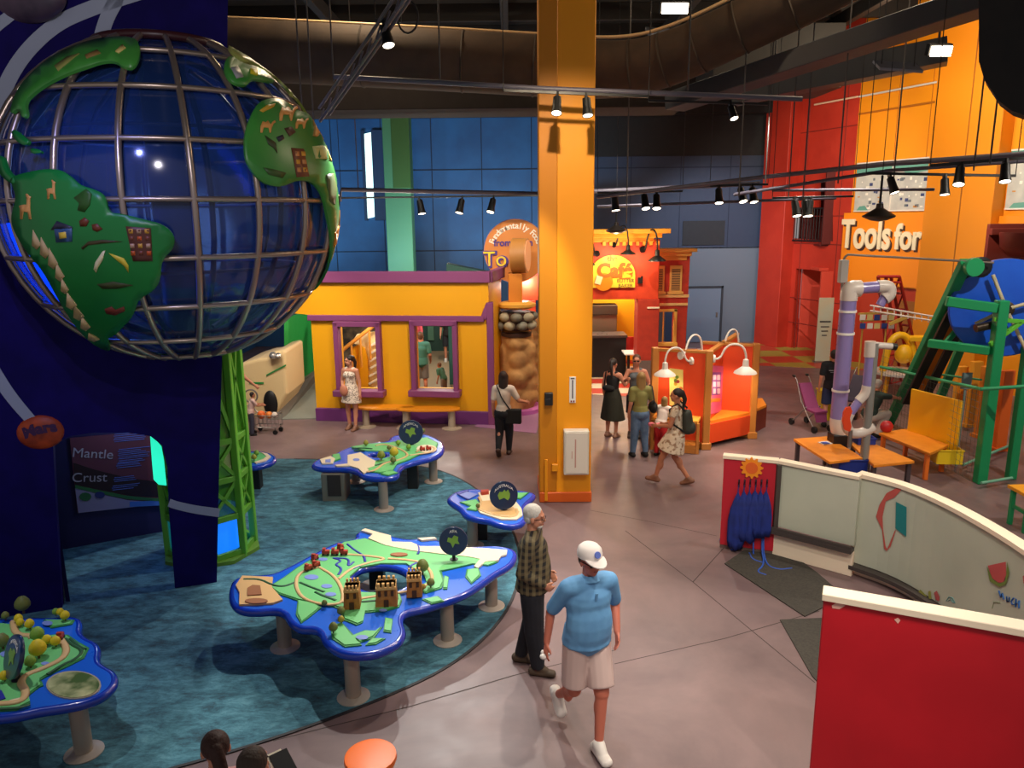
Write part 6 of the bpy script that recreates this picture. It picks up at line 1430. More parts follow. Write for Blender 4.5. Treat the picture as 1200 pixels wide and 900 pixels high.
q = B(BLACK); q.box(YP(984, 514, Y1), (.34, .3, .2)); q.bx(YP(984, 514, Y1).x - .12, YP(984, 514, Y1).x + .12, Y1 - .1, Y1 + .1, 0, YP(984, 514, Y1).z); put('base_block', q, tm, True)
Y2 = 12.5
t2 = thing('tube_machine', 'shorter white and purple pipe on a grey post', 'pipe machine', tuple(V((YP(1017, 545, Y2).x, Y2, 0))))
q = B(mat((140, 138, 132), .4, .3)); p = G(1016, 560); pz = YP(1025, 402, Y2); q.tube([(pz.x, Y2, 0), (pz.x, Y2, pz.z)], .07, 12, True); put('post', q, t2, True)
q = B(PVC); q.tube(P_([(1019, 418), (1020, 400)], Y2), .09, 14); q.tube(P_([(1019, 404), (1046, 406)], Y2), .055, 12); put('elbow', q, t2, True); q = B(PVC); q.tube(curve_pts(P_([(1016, 452), (1014, 462), (1006, 470)], Y2), 2), .08, 14); put('elbow', q, t2, True); q = B(PVC); q.tube(curve_pts(P_([(996, 484), (990, 496), (996, 508), (1010, 508), (1024, 500)], Y2), 2), .085, 14); put('elbow', q, t2, True)
q = B(PURP); q.tube(P_([(1019, 418), (1016, 453)], Y2), .075, 14); q.tube(P_([(1008, 468), (996, 485)], Y2), .07, 14); put('clear_tube', q, t2, True)
q = B(BLACK); q.tube(P_([(1045, 406), (1050, 406.5)], Y2), .06, 12); put('nozzle', q, t2, True)
q = B(mat((216, 66, 22), .45)); q.slab(P_([(989, 484), (992, 478), (997, 477), (999, 482), (996, 490), (998, 500), (996, 506), (990, 504), (988, 494)], 12.2), (0, .05, 0)); put('paddle', q, t2, True, 'orange paddle'); q = B(STEEL); q.tube(P_([(997, 504), (995, 524)], 12.25), .035, 8); put('paddle_arm', q, t2, True)
# red lattice stand
def lattice(pa_, pb_, pc_, pd_, m_, q, rungs=6, r=.042):
    q.m(m_); L0, L1_, R0_, R1_ = pa_, pb_, pc_, pd_; q.tube([L0, L1_], r, 6); q.tube([R0_, R1_], r, 6)
    for k in range(rungs + 1):
        a, b = L0.lerp(L1_, k / rungs), R0_.lerp(R1_, k / rungs); q.tube([a, b], r * .7, 5)
        if k < rungs: q.tube([a, R0_.lerp(R1_, (k + 1) / rungs)], r * .5, 5)
RL = mat((150, 26, 22), .5); rt = thing('lattice_stand', 'red lattice tower frame behind the tube machine', 'lattice stand', tuple(G(1050, 446)))
yl = 19.0
q = B(RL); lattice(G(1043, 450), YP(1029, 324, yl), G(1056, 447), YP(1038, 324, yl), RL, q, 7); put('ladder_side', q, rt, True)
q = B(RL); lattice(G(1068, 446), YP(1044, 324, yl), G(1082, 452), YP(1054, 324, yl), RL, q, 7); put('ladder_side', q, rt, True)
q = B(RL); q.tube([YP(1029, 324, yl), YP(1054, 324, yl)], .04, 6); q.tube([YP(1031, 330, yl), YP(1055, 331, yl)], .03, 6); put('top_bar', q, rt, True)
# yellow machine and card rack far behind
ym = thing('yellow_machine', 'yellow hand crank machine on a white round table at the back', 'machine', tuple(G(1052, 462)))
q = B(WHITE); c = G(1050, 462); q.lathe([(.6, .55), (.62, .58), (.62, .62), (.001, .62)], (c.x, c.y, 0), 28); put('round_top', q, ym, True)
q = B(YEL); q.tube([(c.x - .3, c.y, 0), (c.x - .25, c.y, .56)], .06, 8); q.tube([(c.x + .3, c.y, 0), (c.x + .25, c.y, .56)], .06, 8); put('leg', q, ym, True)
q = B(mat((236, 178, 20), .45)); q.tube(curve_pts([(c.x - .4, c.y, .62), (c.x - .3, c.y, 1.4), (c.x, c.y, 1.6), (c.x + .3, c.y, 1.3), (c.x + .4, c.y, .62)], 2), .09, 10); q.ell((c.x + .1, c.y, 1.05), (.22, .2, .25)); q.box((c.x + .4, c.y, 1.45), (.5, .3, .12)); put('crank_body', q, ym, True)
rk = thing('card_rack', 'hanging rack of small white cards before the red wall', 'rack', tuple(YP(1022, 385, 18)))
q = B(mat((190, 150, 60), .5)); q.beam(YP(1006, 368, 18), YP(1046, 366, 18), .05, .05); q.beam(YP(1008, 376, 18), YP(1044, 374, 18), .04, .04); q.beam(YP(1042, 380, 17.6), YP(1066, 370, 17.4), .08, .08); q.tube([YP(1012, 368, 18), (YP(1012, 368, 18).x, 18, 0)], .02, 5); q.tube([YP(1040, 366, 18), (YP(1040, 366, 18).x, 18, 0)], .02, 5); put('bars', q, rk, True)
for k in range(5):
    for j in range(2):
        q = B([mat((226, 214, 200), .5), mat((40, 60, 130), .5), mat((214, 190, 120), .5)][(k * 2 + j) % 3]); p = YP(1011 + k * 8.4, 372 + j * 10, 17.95); q.box(p, (.13, .02, .13)); put('card', q, rk, True)
q = B(mat((200, 186, 176), .4)); q.tube([YP(1020, 358, 17), YP(1100, 372, 15.6)], .02, 6); q.tube([YP(1020, 364, 17), YP(1100, 377, 15.6)], .02, 6)
for k in range(9): q.tube([YP(1024 + k * 8, 359 + k * 1.5, 16.8), YP(1024 + k * 8, 366 + k * 1.5, 16.8)], .015, 5)
put('ball_track', q, label='pale wire track running from the card rack to the green frame', cat='wire track')
# green conveyor frame with blue wheel
GR1 = mat((22, 140, 84), .4)
gf = thing('conveyor_frame', 'green steel frame with slanted conveyor belts at the right edge', 'conveyor', tuple(G(1148, 566)))
def gbeam(a, b, w_=.13, m_=GR1, nm='beam', lab=None): q = B(m_); q.beam(a, b, w_, w_); return put(nm, q, gf, True, lab)
B0 = G(1041, 497); T0 = YP(1132, 307, 12.9); gbeam(B0, T0, .17, nm='slanted_beam')
B1 = G(1086, 505); T1 = YP(1152, 342, 13.6); gbeam(B1, T1, .14, nm='slanted_beam')
g = G(1148, 566); zt6 = YP(1166, 352, g.y).z; gbeam(V((g.x, g.y, 0)), V((g.x, g.y, zt6)), .17, nm='post')
g2 = G(1184, 561); gbeam(V((g2.x, g2.y + .0, 0)), V((g2.x, g2.y, YP(1196, 405, g2.y).z)), .14, nm='post')
gbeam(YP(1109, 353, 12.8), YP(1168, 361, g.y), .16); gbeam(YP(1088, 402, 13.2), YP(1160, 411, g.y), .14); gbeam(YP(1160, 404, g.y), YP(1196, 378, g.y), .07, mat((90, 180, 50), .5)); gbeam(YP(1164, 374, g.y), YP(1210, 378, g.y), .07, mat((90, 180, 50), .5)); gbeam(YP(1103, 408, 13.5), YP(1134, 372, 13.5), .08)
gbeam(YP(1118, 394, 13.9), YP(1150, 403, 13.9), .14)
for a, b in (((1137, 320), (1062, 473)), ((1150, 332), (1081, 473))):
    q = B(BLACK); q.beam(YP(*a, 13.2), YP(*b, 14.6), .16, .06, (0, -1, .4)); put('conveyor_belt', q, gf, True)
q = B(mat((232, 130, 24), .5)); q.beam(YP(1146, 320, 13.4), YP(1071, 473, 14.8), .14, .04, (0, -1, .4)); put('chute_board', q, gf, True, 'orange board between the belts')
q = B(GR1); c = YP(1141, 313, 12.75); q.lathe([(.001, -.05), (.15, -.05), (.16, 0), (.15, .05), (.001, .05)], c, 20, axis=(0, -1, 0)); put('pulley', q, gf, True)
q = B(BLACK); c = YP(1149, 313, 12.9); q.lathe([(.12, -.06), (.17, -.05), (.17, .05), (.12, .06)], c, 20, axis=(0, -1, 0), caps=True); put('pulley', q, gf, True, 'black pulley')
wh = thing('spin_wheel', 'large blue spinning disc with cream rods in the green frame', 'wheel', tuple(YP(1177, 415, 13.0)))
c = YP(1177, 361, 13.0); RWH = .83; ax = (-.42, -1, 0)
q = B(mat((24, 92, 214), .35, col2=(20, 80, 200), scale=2)); q.lathe([(.001, -.14), (RWH * .98, -.14), (RWH, -.12), (RWH, .0), (RWH * .98, .02), (.001, .02)], c, 56, axis=ax); put('disc', q, wh, True)
AXV = V(ax).normalized(); f0 = c + AXV * .16
q = B(mat((196, 184, 150), .4)); sx = V((0, 0, 1)).cross(AXV).normalized(); sx = sx if sx.x > 0 else -sx
for a, l1 in ((114, .62), (20, .7), (-62, .78), (-148, .5)):
    d = sx * math.cos(rad(a)) + V((0, 0, 1)) * math.sin(rad(a)); q.tube([f0, f0 + d * l1], .03, 8)
put('rod', q, wh, True); q = B(mat((74, 62, 52), .35, .7)); q.lathe([(.001, -.1), (.11, -.1), (.13, .03), (.07, .05), (.07, .14), (.001, .14)], c + AXV * .12, 20, axis=ax); q.tube([c + AXV * .3 + V((-.5, 0, -.3)), c + AXV * .3 + V((-.1, 0, -.22))], .07, 10); put('hub', q, wh, True)
cg = thing('cage_fence', 'green railed wire cage around the foot of the green frame', 'fence', tuple(G(1090, 540)))
b0, b1_, b2_ = G(1046, 500), G(1150, 570), G(1230, 560); zr = .95
rA, rB = V((b0.x, b0.y, zr)), V((b1_.x, b1_.y, zr)); a0 = V((G(1015, 480).x, G(1015, 480).y, zr + .2))
zc5 = YP(1150, 455, b1_.y).z; r0 = YP(1032, 430, 16.2); r1 = YP(1150, 456, b1_.y)
q = B(mat((60, 160, 110), .45)); q.tube([r0, r1], .03, 8); q.tube([r1, YP(1215, 452, 11.9)], .03, 8); q.tube([r0 + V((0, .0, 0)), YP(1150, 445, 13.6)], .02, 6); put('top_rail', q, cg, True)
q = B(mat((120, 180, 150), .45)); q.tube([G(1128, 545, .12), G(1188, 520, .12)], .025, 6); q.tube([G(1150, 566, .12), G(1186, 560, .12)], .025, 6); put('bottom_rail', q, cg, True)
q = B(mat((86, 92, 84), .5)); n_ = 30
for k in range(n_ + 1):
    f_ = k / n_; p = r0.lerp(r1, f_); q.tube([p, (p.x, p.y, .1)], .003, 4, False)
for k in range(14):
    z = .1 + k * (r1.z - .1) / 14; q.tube([(r0.x, r0.y, z), (r1.x, r1.y, z)], .003, 4, False)
put('wire_mesh', q, cg, True)
for px, py, h_, col, l in ((1170, 528, 1.6, (232, 100, 24), 'orange upright plank behind the green frame'), (1136, 500, 1.45, (230, 150, 30), 'yellow upright plank behind the cage'), (1120, 497, 1.3, (226, 150, 40), 'second yellow upright plank left of the other'), (1148, 512, 1.5, (214, 120, 24), 'narrow ochre plank right of the yellow one')):
    g = G(px, py); q = B(mat(col, .5)); q.box((g.x, g.y, h_ / 2), (.24, .12, h_), rz=.2); q.box((g.x, g.y, .04), (.32, .2, .08), rz=.2); put('upright_plank', q, label=l, cat='plank')
g = G(1130, 470); q = B(mat((110, 130, 130), .5)); q.box((YP(1129, 445, 13.6).x, 13.5, YP(1129, 445, 13.6).z), (.18, .02, .3)); q.tube([(YP(1129, 445, 13.6).x, 13.52, 0), (YP(1129, 445, 13.6).x, 13.52, YP(1129, 445, 13.6).z)], .02, 6); put('small_notice', q, label='small grey notice on the wire cage', cat='sign')
g = G(1190, 621, 0); st_ = thing('stool', 'stool with yellow top and green legs at the right edge', 'stool', (g.x + .18, g.y + .05, 0))
zz = .58
q = B(mat((232, 156, 30), .45)); q.box((.05, 0, zz), (.5, .45, .05)); put('seat', q, st_, bevel=.01)
for sx_ in (-1, 1):
    for sy_ in (-1, 1): q = B(GR1); q.box((.05 + sx_ * .18, sy_ * .17, zz / 2), (.06, .06, zz)); put('leg', q, st_)
q = B(GR1); q.box((.05, -.17, .3), (.36, .04, .05)); q.box((-.13, 0, .3), (.04, .34, .05)); put('stretcher', q, st_)
q = B(mat((150, 146, 140), .4, .3)); q.tube([(.16, 0, zz + .02), (.16, 0, 1.1)], .05, 10); put('centre_post', q, st_)

# stroller
g = G(948, 501); sr = thing('stroller', 'folding purple stroller standing on the open floor', 'stroller', tuple(g), .3)
q = B(mat((130, 50, 96), .6)); q.slab([V((-.16, -.1, .42)), V((.16, -.1, .42)), V((.15, .22, .95)), V((-.15, .22, .95))], (0, .05, .0)); q.slab([V((-.16, -.35, .40)), V((.16, -.35, .40)), V((.16, -.06, .42)), V((-.16, -.06, .42))], (0, 0, .04)); q.slab([V((-.13, -.4, .22)), V((.13, -.4, .22)), V((.15, -.33, .42)), V((-.15, -.33, .42))], (0, .03, 0)); put('seat_fabric', q, sr)
q = B(mat((150, 140, 140), .35, .6))
for s_ in (-1, 1): q.tube([(s_ * .2, -.4, .08), (s_ * .18, .1, .6), (s_ * .17, .3, 1.02), (s_ * .17, .38, 1.08)], .014, 6); q.tube([(s_ * .2, .32, .08), (s_ * .18, -.1, .5)], .014, 6)
q.tube([(-.18, -.05, .42), (.18, -.05, .42)], .012, 6); put('frame', q, sr)
for s_ in (-1, 1):
    q = B(BLACK); q.ell((s_ * .17, .4, 1.09), (.025, .06, .03), 10, 6); put('handle', q, sr)
    for yy in (-.42, .34):
        q = B(BLACK); q.lathe([(.001, -.03), (.07, -.03), (.075, 0), (.07, .03), (.001, .03)], (s_ * .2, yy, .075), 16, axis=(1, 0, 0)); put('wheel', q, sr)
q = B(mat((206, 176, 20), .5)); g = G(966, 492); q.box((g.x + .15, g.y + .1, .32), (.5, .4, .64)); q.box((g.x + .15, g.y + .1, .66), (.54, .44, .04)); put('play_block', q, label='yellow box standing behind the man in the black shirt', cat='box')
q = B(mat((64, 58, 62), .5)); g = G(1000, 470)
ps_ = thing('parked_stroller', 'dark stroller frame behind the purple tube machine', 'stroller', tuple(G(1000, 486)), -.8)
q = B(mat((60, 50, 70), .6)); q.slab([V((-.18, -.1, .4)), V((.18, -.1, .4)), V((.16, .2, .9)), V((-.16, .2, .9))], (0, .05, 0)); q.slab([V((-.18, -.4, .38)), V((.18, -.4, .38)), V((.18, -.06, .4)), V((-.18, -.06, .4))], (0, 0, .04)); put('seat_fabric', q, ps_)
for s_ in (-1, 1):
    q = B(STEEL); q.tube([(s_ * .2, -.4, .08), (s_ * .18, .1, .6), (s_ * .17, .4, 1.05)], .016, 6); put('frame', q, ps_)
    for yy in (-.42, .34): q = B(BLACK); q.lathe([(.001, -.03), (.09, -.03), (.09, .03), (.001, .03)], (s_ * .2, yy, .09), 14, axis=(1, 0, 0)); put('wheel', q, ps_)
# ================================================================== PEOPLE
SK1 = mat((196, 132, 104), .55); SK2 = mat((176, 112, 82), .55); SKR = mat((196, 110, 88), .5); HB = mat((34, 22, 18), .6, bump=.3, scale=40); HBL = mat((150, 116, 66), .6, bump=.3, scale=40); HG = mat((196, 190, 182), .7, bump=.3, scale=40)
def person(label, loc, head, skin, top=None, bottom=None, shoes=None, hair=None, J={}, h=1.75, vox=.013, lean=(0, 0, 0), yaw=0, nod=0, belly=0, fem=False, curl=.5, stout=1.0, group=None, cat='person', zoff=0):
    s = h / 1.75; t = thing('person', label, cat, (loc[0], loc[1], zoff), rad(head), group)
    ln = V(lean); W = 1.0 * stout
    j = dict(hR=(.09, 0, .9), kR=(.1, .02, .48), aR=(.1, -.02, .085), sR=(.185, 0, 1.42), eR=(.235, -.03, 1.14), wR=(.25, .05, .9),
             hL=(-.09, 0, .9), kL=(-.1, .02, .48), aL=(-.1, -.02, .085), sL=(-.185, 0, 1.42), eL=(-.235, -.03, 1.14), wL=(-.25, .05, .9), tR=(0, 1, -.1), tL=(0, 1, -.1), hips=(0, 0, 0))
    if fem: j.update(sR=(.165, 0, 1.4), sL=(-.165, 0, 1.4), eR=(.21, -.03, 1.13), eL=(-.21, -.03, 1.13), wR=(.225, .05, .9), wL=(-.225, .05, .9))
    j.update(J); hp = V(j['hips'])
    j = {k: V(v) for k, v in j.items()}
    for k in ('sR', 'sL'): j[k] = j[k] + ln + hp
    for k in ('hR', 'hL'): j[k] = j[k] + hp
    for sd in 'RL':
        if 'e' + sd not in J: j['e' + sd] = j['e' + sd] + ln * .8 + hp
        if 'w' + sd not in J: j['w' + sd] = j['w' + sd] + ln * .7 + hp
    chest = V((0, 0, 1.3)) + ln * .85 + hp; waist = V((0, 0, 1.06)) + ln * .2 + hp; pelv = V((0, 0, .93)) + hp; nk = V((0, 0, 1.46)) + ln + hp; hc = V((0, .02, 1.63)) + ln * 1.12 + hp
    HR = Matrix.Rotation(rad(yaw), 3, 'Z') @ Matrix.Rotation(rad(-nod), 3, 'X')
    def hpnt(x, y, z): return hc + HR @ V((x, y, z))
    cw = .15 if not fem else .128; ww = .135 if not fem else .11
    fist = {}
    def body(b, e=0.0, torso=True, arms=1.0, legs=1.0, hands=True, headp=True, shoulders=True):
        if torso:
            b.cap(pelv, waist, ((.155 + e) * W, (.115 + e) * W), ((ww + e) * W, (.1 + e) * W)); b.cap(waist, chest, ((ww + e) * W, (.1 + e) * W), ((cw + .01 + e) * W, (.105 if fem else .118 * W) + e))
            if shoulders: b.cap(j['sL'].lerp(j['sR'], .12), j['sL'].lerp(j['sR'], .88), (.068 + e, .068 + e), (.068 + e, .068 + e)); b.cap(chest, nk, (.12 + e, .09 + e), (.055 + e, .05 + e))
            if belly: b.ell(waist + V((0, .04, .02)), (.165 * W + e, belly + e, .29)); b.ell(waist + V((0, .02, -.08)), (.17 * W + e, belly + e, .2))
            if fem: b.ell(chest + V((.065, .07, -.0)), .068 + e * .8, 12, 8); b.ell(chest + V((-.065, .07, -.0)), .068 + e * .8, 12, 8)
            if fem and legs > 0: b.ell(pelv + V((0, -.03, -.02)), (.165 + e, .125 + e, .13))
        for sd in 'RL':
            S_, E_, W_ = j['s' + sd], j['e' + sd], j['w' + sd]
            if arms > 0:
                a = 1.0 if arms >= 1 else 1.0
                f1 = min(1, arms * 2) ; b.cap(S_, S_.lerp(E_, f1), .056 + e, .056 - .014 * f1 + e)
                if arms > .5: f2 = (arms - .5) * 2; b.cap(E_, E_.lerp(W_, f2), .042 + e, .042 - .014 * f2 + e)
            if hands: hand(b, sd)
            H_, K_, A_ = j['h' + sd], j['k' + sd], j['a' + sd]
            if legs > 0:
                f1 = min(1, legs * 2); b.cap(H_, H_.lerp(K_, f1), (.092 + e) * W, (.092 - .034 * f1) * W + e)
                if legs > .5:
                    f2 = (legs - .5) * 2; b.cap(K_, K_.lerp(A_, f2), .056 + e, .056 - .02 * f2 + e)
                    if e == 0: c_ = K_.lerp(A_, .3) + V((0, -.015, 0)); b.ell(c_, (.052, .056, .11))
    def hand(b, sd):
        S_, E_, W_ = j['s' + sd], j['e' + sd], j['w' + sd]; d = (W_ - E_).normalized(); sg = 1 if sd == 'R' else -1
        nrm = V((-sg, 0, 0)); nrm = (nrm - d * nrm.dot(d)).normalized() if abs(nrm.dot(d)) < .9 else V((0, 0, -1)); side = d.cross(nrm); side = side if side.y > 0 or abs(side.y) < .1 else -side
        pe = W_ + d * .085; b.cap(W_, pe, (.026, .018), (.04, .016), side=side)
        for k, (ln_, o) in enumerate(((.07, .03), (.08, .01), (.074, -.01), (.058, -.03))):
            r_ = .0095; p0 = pe + side * o - d * .005; d1 = (d + nrm * curl * .5).normalized(); p1 = p0 + d1 * ln_ * .5; d2 = (d + nrm * curl * 1.6).normalized(); p2 = p1 + d2 * ln_ * .5
            b.cap(p0, p1, r_, r_ * .95, n=8); b.cap(p1, p2, r_ * .95, r_ * .8, n=8)
        t0 = W_ + d * .03 + side * .025; t1 = t0 + (side * .8 + d * .7 + nrm * .3).normalized() * .04; t2_ = t1 + (d + side * .2 + nrm * .4).normalized() * .032
        b.cap(t0, t1, .013, .011, n=8); b.cap(t1, t2_, .011, .009, n=8)
    b = B(skin); body(b)
    b.cap(V((0, -.005, 1.44)) + ln + hp, hpnt(0, -.02, -.08), .054, .05)
    for (c_, r_) in (((0, -.012, .03), (.076, .094, .09)), ((0, .02, -.045), (.06, .07, .07)), ((0, .052, -.085), (.03, .03, .026)), ((0, .098, -.012), (.012, .018, .02)), ((0, .09, .012), (.009, .012, .026)), ((.078, -.005, -.01), (.012, .022, .032)), ((-.078, -.005, -.01), (.012, .022, .032)), ((0, .078, .036), (.05, .014, .012)), ((.034, .066, -.03), (.022, .02, .02)), ((-.034, .066, -.03), (.022, .02, .02)), ((0, .084, -.05), (.024, .01, .008))):
        b.ell(hpnt(*c_), r_, 14, 10, rot=HR)
    for sd in 'RL':
        A_, tv = j['a' + sd], V(j['t' + sd]).normalized(); b.cap(A_ - tv * .045 - V((0, 0, .04)), A_ + tv * .13 - V((0, 0, .045)), (.03, .03), (.038, .022)); b.cap(A_, A_ + tv * .06 - V((0, 0, .035)), .033, .026)
    def fin(name, b, label=None, sm=4, v=None):
        if s != 1: b.v = [tuple(V(p) * s) for p in b.v]
        me = blob(b, (v or vox) * max(s, .7), sm); return put(name, None, t, mesh=me, label=label)
    fin('body', b, sm=3, v=min(vox, .0095))
    q = B(mat((24, 20, 20), .3)); 
    for sx_ in (-1, 1): q2 = B(mat((30, 24, 22), .3)); q2.ell(hpnt(.031 * sx_, .083, .004), (.013, .007, .007), 10, 6, rot=HR); q2.v = [tuple(V(p) * s) for p in q2.v]; put('eye', q2, t)
    q = B(mat((150, 70, 64), .5)); q.ell(hpnt(0, .092, -.052), (.022, .006, .006), 10, 6, rot=HR); q.v = [tuple(V(p) * s) for p in q.v]; put('mouth', q, t)
    if top:
        kind, m_ = top; b = B(m_); e = .018
        arm = {'tee': .36, 'long': .97, 'tank': 0, 'polo': .42}[kind]
        body(b, e, legs=0, arms=arm, hands=False, shoulders=(kind != 'tank'))
        if kind != 'tank': pass
        else: b.cap(chest, chest + V((0, 0, .1)) + ln * .1, (.115 + e, .09 + e), (.085, .05)); b.cap(V((.08, 0, 1.34)) + ln + hp, V((.085, 0, 1.43)) + ln + hp, .075, .058); b.cap(V((-.08, 0, 1.34)) + ln + hp, V((-.085, 0, 1.43)) + ln + hp, .075, .058)
        hr = .175 if not fem else .16; b.cap(pelv - V((0, 0, .03)), waist, ((hr + e) * W, (.14 + e) * W), ((ww + .02 + e) * W, (.115 + e) * W), dome=.12)
        fin('shirt', b, sm=9)
        if kind == 'polo': q = B(m_); pc_ = nk + V((0, .01, .02)); q.lathe([(.07, -.02), (.064, .025), (.075, .0), (.088, -.02)], pc_, 20, axis=(0, -.15, 1)); q.box(chest + V((0, .142, .05)), (.022, .008, .11), rx=-.2); q.v = [tuple(V(p) * s) for p in q.v]; put('collar', q, t)
    if bottom:
        kind, m_ = bottom; b = B(m_)
        if kind in ('pants', 'shorts', 'jeans'):
            e = .02; f_ = {'pants': .99, 'jeans': .97, 'shorts': .46}[kind]
            b.cap(pelv - V((0, 0, .02)), waist - V((0, 0, .06)), (.166 * W, .122 * W), ((ww + .01) * W, .105 * W), dome=.3)
            if fem: b.ell(pelv + V((0, -.03, -.02)), (.172, .132, .13))
            for sd in 'RL':
                H_, K_, A_ = j['h' + sd], j['k' + sd], j['a' + sd]
                if kind == 'shorts': b.cap(H_, H_.lerp(K_, .88), (.105 * W, .11 * W), (.1 * W, .1 * W), dome=.1)
                else: b.cap(H_, K_, .108 * W, .088 * W); b.cap(K_, K_.lerp(A_, f_), .09 * W, .056 + .012 * (kind == 'pants'), dome=.3)
            fin('trousers' if kind != 'shorts' else 'shorts', b)
        else:                   # skirt or dress
            ln_ = float(kind.split(':')[1]); e = .018; km = (j['kR'] + j['kL']) / 2; hem = pelv.lerp(km, ln_); sp = abs(j['kR'].x - j['kL'].x) / 2; fy = abs(j['kR'].y - j['kL'].y) / 2 * min(1, ln_)
            if kind.startswith('dress'):
                b.cap(waist, chest, ((ww + e), .1 + e), (cw + e, .1 + e)); b.ell(chest + V((.065, .07, 0)), .078, 12, 8); b.ell(chest + V((-.065, .07, 0)), .078, 12, 8)
                b.cap(V((.085, 0, 1.32)) + ln + hp, V((.09, 0, 1.43)) + ln + hp, .075, .06); b.cap(V((-.085, 0, 1.32)) + ln + hp, V((-.09, 0, 1.43)) + ln + hp, .075, .06)
                if 'sleeve' in kind:
                    for sd in 'RL': b.cap(j['s' + sd], j['s' + sd].lerp(j['e' + sd], .3), .075, .065)
            b.cap(waist + V((0, 0, .05)), pelv, (ww + e, .1 + e), (.178 + e, .15 + e), dome=.1); wd = .17 + .07 * ln_
            b.cap(pelv, hem, (.178 + e, .15 + e), (wd + sp * .4, wd * .85 + fy), dome=.08, n=24)
            fin('dress' if kind.startswith('dress') else 'skirt', b)
    if shoes:
        for sd in 'RL':
            A_, tv = j['a' + sd], V(j['t' + sd]).normalized(); up = V((0, 0, 1)) - tv * tv.z; b = B(shoes); b.cap(A_ - tv * .05 - up * .045, A_ + tv * .15 - up * .05, (.052, .046), (.054, .038)); b.cap(A_ + up * .005, A_ + tv * .07 - up * .03, .056, .045)
            fin('shoe', b)
    if hair:
        kind, m_ = hair; b = B(m_)
        b.ell(hpnt(0, -.026, .048), (.087, .096, .088), 16, 12, rot=HR)
        if kind in ('long', 'bob'):
            L_ = .34 if kind == 'long' else .2
            b.cap(hpnt(0, -.06, .03), hpnt(0, -.075, -.02) - V((0, 0, L_)), (.088, .045), (.1 if kind == 'bob' else .085, .03)); b.cap(hpnt(.07, -.01, .03), hpnt(.075, -.03, -.12), .03, .028); b.cap(hpnt(-.07, -.01, .03), hpnt(-.075, -.03, -.12), .03, .028)
        elif kind == 'tail': b.cap(hpnt(0, -.1, .06), hpnt(.02, -.15, -.06), .045, .04); b.cap(hpnt(.02, -.15, -.06), hpnt(.03, -.12, -.3), .04, .02)
        elif kind == 'bun': b.ell(hpnt(0, -.11, .05), .055)
        elif kind == 'short': b.ell(hpnt(0, -.05, -.0), (.08, .06, .075), 14, 10, rot=HR)
        fin('hair', b, sm=2)
    t['s'] = s
    t_h = {'hp': lambda x, y, z: hpnt(x, y, z) * s, 'j': {k: v * s for k, v in j.items()}, 'chest': chest * s, 'waist': waist * s, 'HR': HR, 's': s}
    return t, t_h

DENIM = mat((92, 116, 146), .8, col2=(74, 98, 130), scale=12); DKJ = mat((26, 28, 38), .8, col2=(20, 22, 30), scale=10); BLK = mat((16, 15, 17), .8)
# man in the light blue polo
pb_ = G(686, 862)
POLO = mat((104, 160, 208), .75, col2=(96, 150, 200), scale=8, bump=.15)
t, H = person('man in light blue polo and white cap walking towards the viewer', pb_, 200, SKR, ('polo', POLO), ('shorts', mat((206, 178, 172), .8)), mat((226, 218, 212), .6), ('short', mat((70, 46, 34), .7)), h=1.84, vox=.009, stout=1.12, belly=.13, yaw=5, nod=3, lean=(0, .03, 0),
   J=dict(kR=(.11, .0, .47), aR=(.12, -.32, .22), tR=(0, .72, -.68), kL=(-.06, .17, .5), aL=(-.0, .25, .085), tL=(0, 1, -.05), eR=(.27, -.12, 1.15), wR=(.33, -.06, .92), eL=(-.29, -.06, 1.16), wL=(-.24, .08, .97)))
s = H['s']
q = B(mat((222, 212, 208), .7)); c = V((0, 0, 0)); HRm = H['HR']
vs0 = len(q.v); q.lathe([(.098, -.0), (.1, .03), (.092, .066), (.066, .094), (.001, .106)], (0, -.012, .04), 28); q.v = [tuple(H['hp'](0, 0, 0) + (HRm @ V((v[0], v[1] * 1.12, v[2]))) * s) for v in q.v]; put('cap', q, t)
q = B(mat((226, 216, 212), .7)); o_ = [V((.085 * math.cos(a), .06 + .13 * math.sin(a), .045 - .025 * math.sin(a))) for a in [PI * k / 12 for k in range(13)]]; q.slab([H['hp'](*v) for v in o_], HRm @ V((0, .0, .008))); put('cap_visor', q, t)
q = B(mat((90, 110, 190), .6)); c = H['hp'](0, .105, .1); q.lathe([(.001, 0), (.03, 0), (.028, .006), (.001, .006)], c, 16, axis=tuple(HRm @ V((0, 1, .45)))); put('cap_badge', q, t)
q = B(BLK); q.box(H['hp'](.035, .1, .006), (.05, .012, .022), rz=rad(5)); q.box(H['hp'](-.035, .1, .006), (.05, .012, .022), rz=rad(5)); q.tube([H['hp'](.06, .09, .01), H['hp'](.085, -.01, .01)], .004, 5); q.tube([H['hp'](-.06, .09, .01), H['hp'](-.085, -.01, .01)], .004, 5); put('glasses', q, t, False, 'dark glasses under the cap')
Wr = H['j']['wR']; q = B(mat((236, 230, 226), .8)); mw = Matrix.Translation((pb_.x, pb_.y, 0)) @ Matrix.Rotation(rad(200), 4, 'Z')
p = mw @ (Wr + V((.035, .02, -.12))); b = B(mat((236, 230, 226), .8)); b.ell((0, 0, 0), (.04, .03, .028), 9, 6); b.ell((.03, .01, .015), (.028, .02, .02), 7, 5); b.ell((-.01, .02, .02), (.02, .02, .03), 7, 5)
b.v = [tuple(V(v) + p) for v in b.v]; put('crumpled_tissue', b, label='crumpled white tissue held by the man in the polo', cat='tissue')
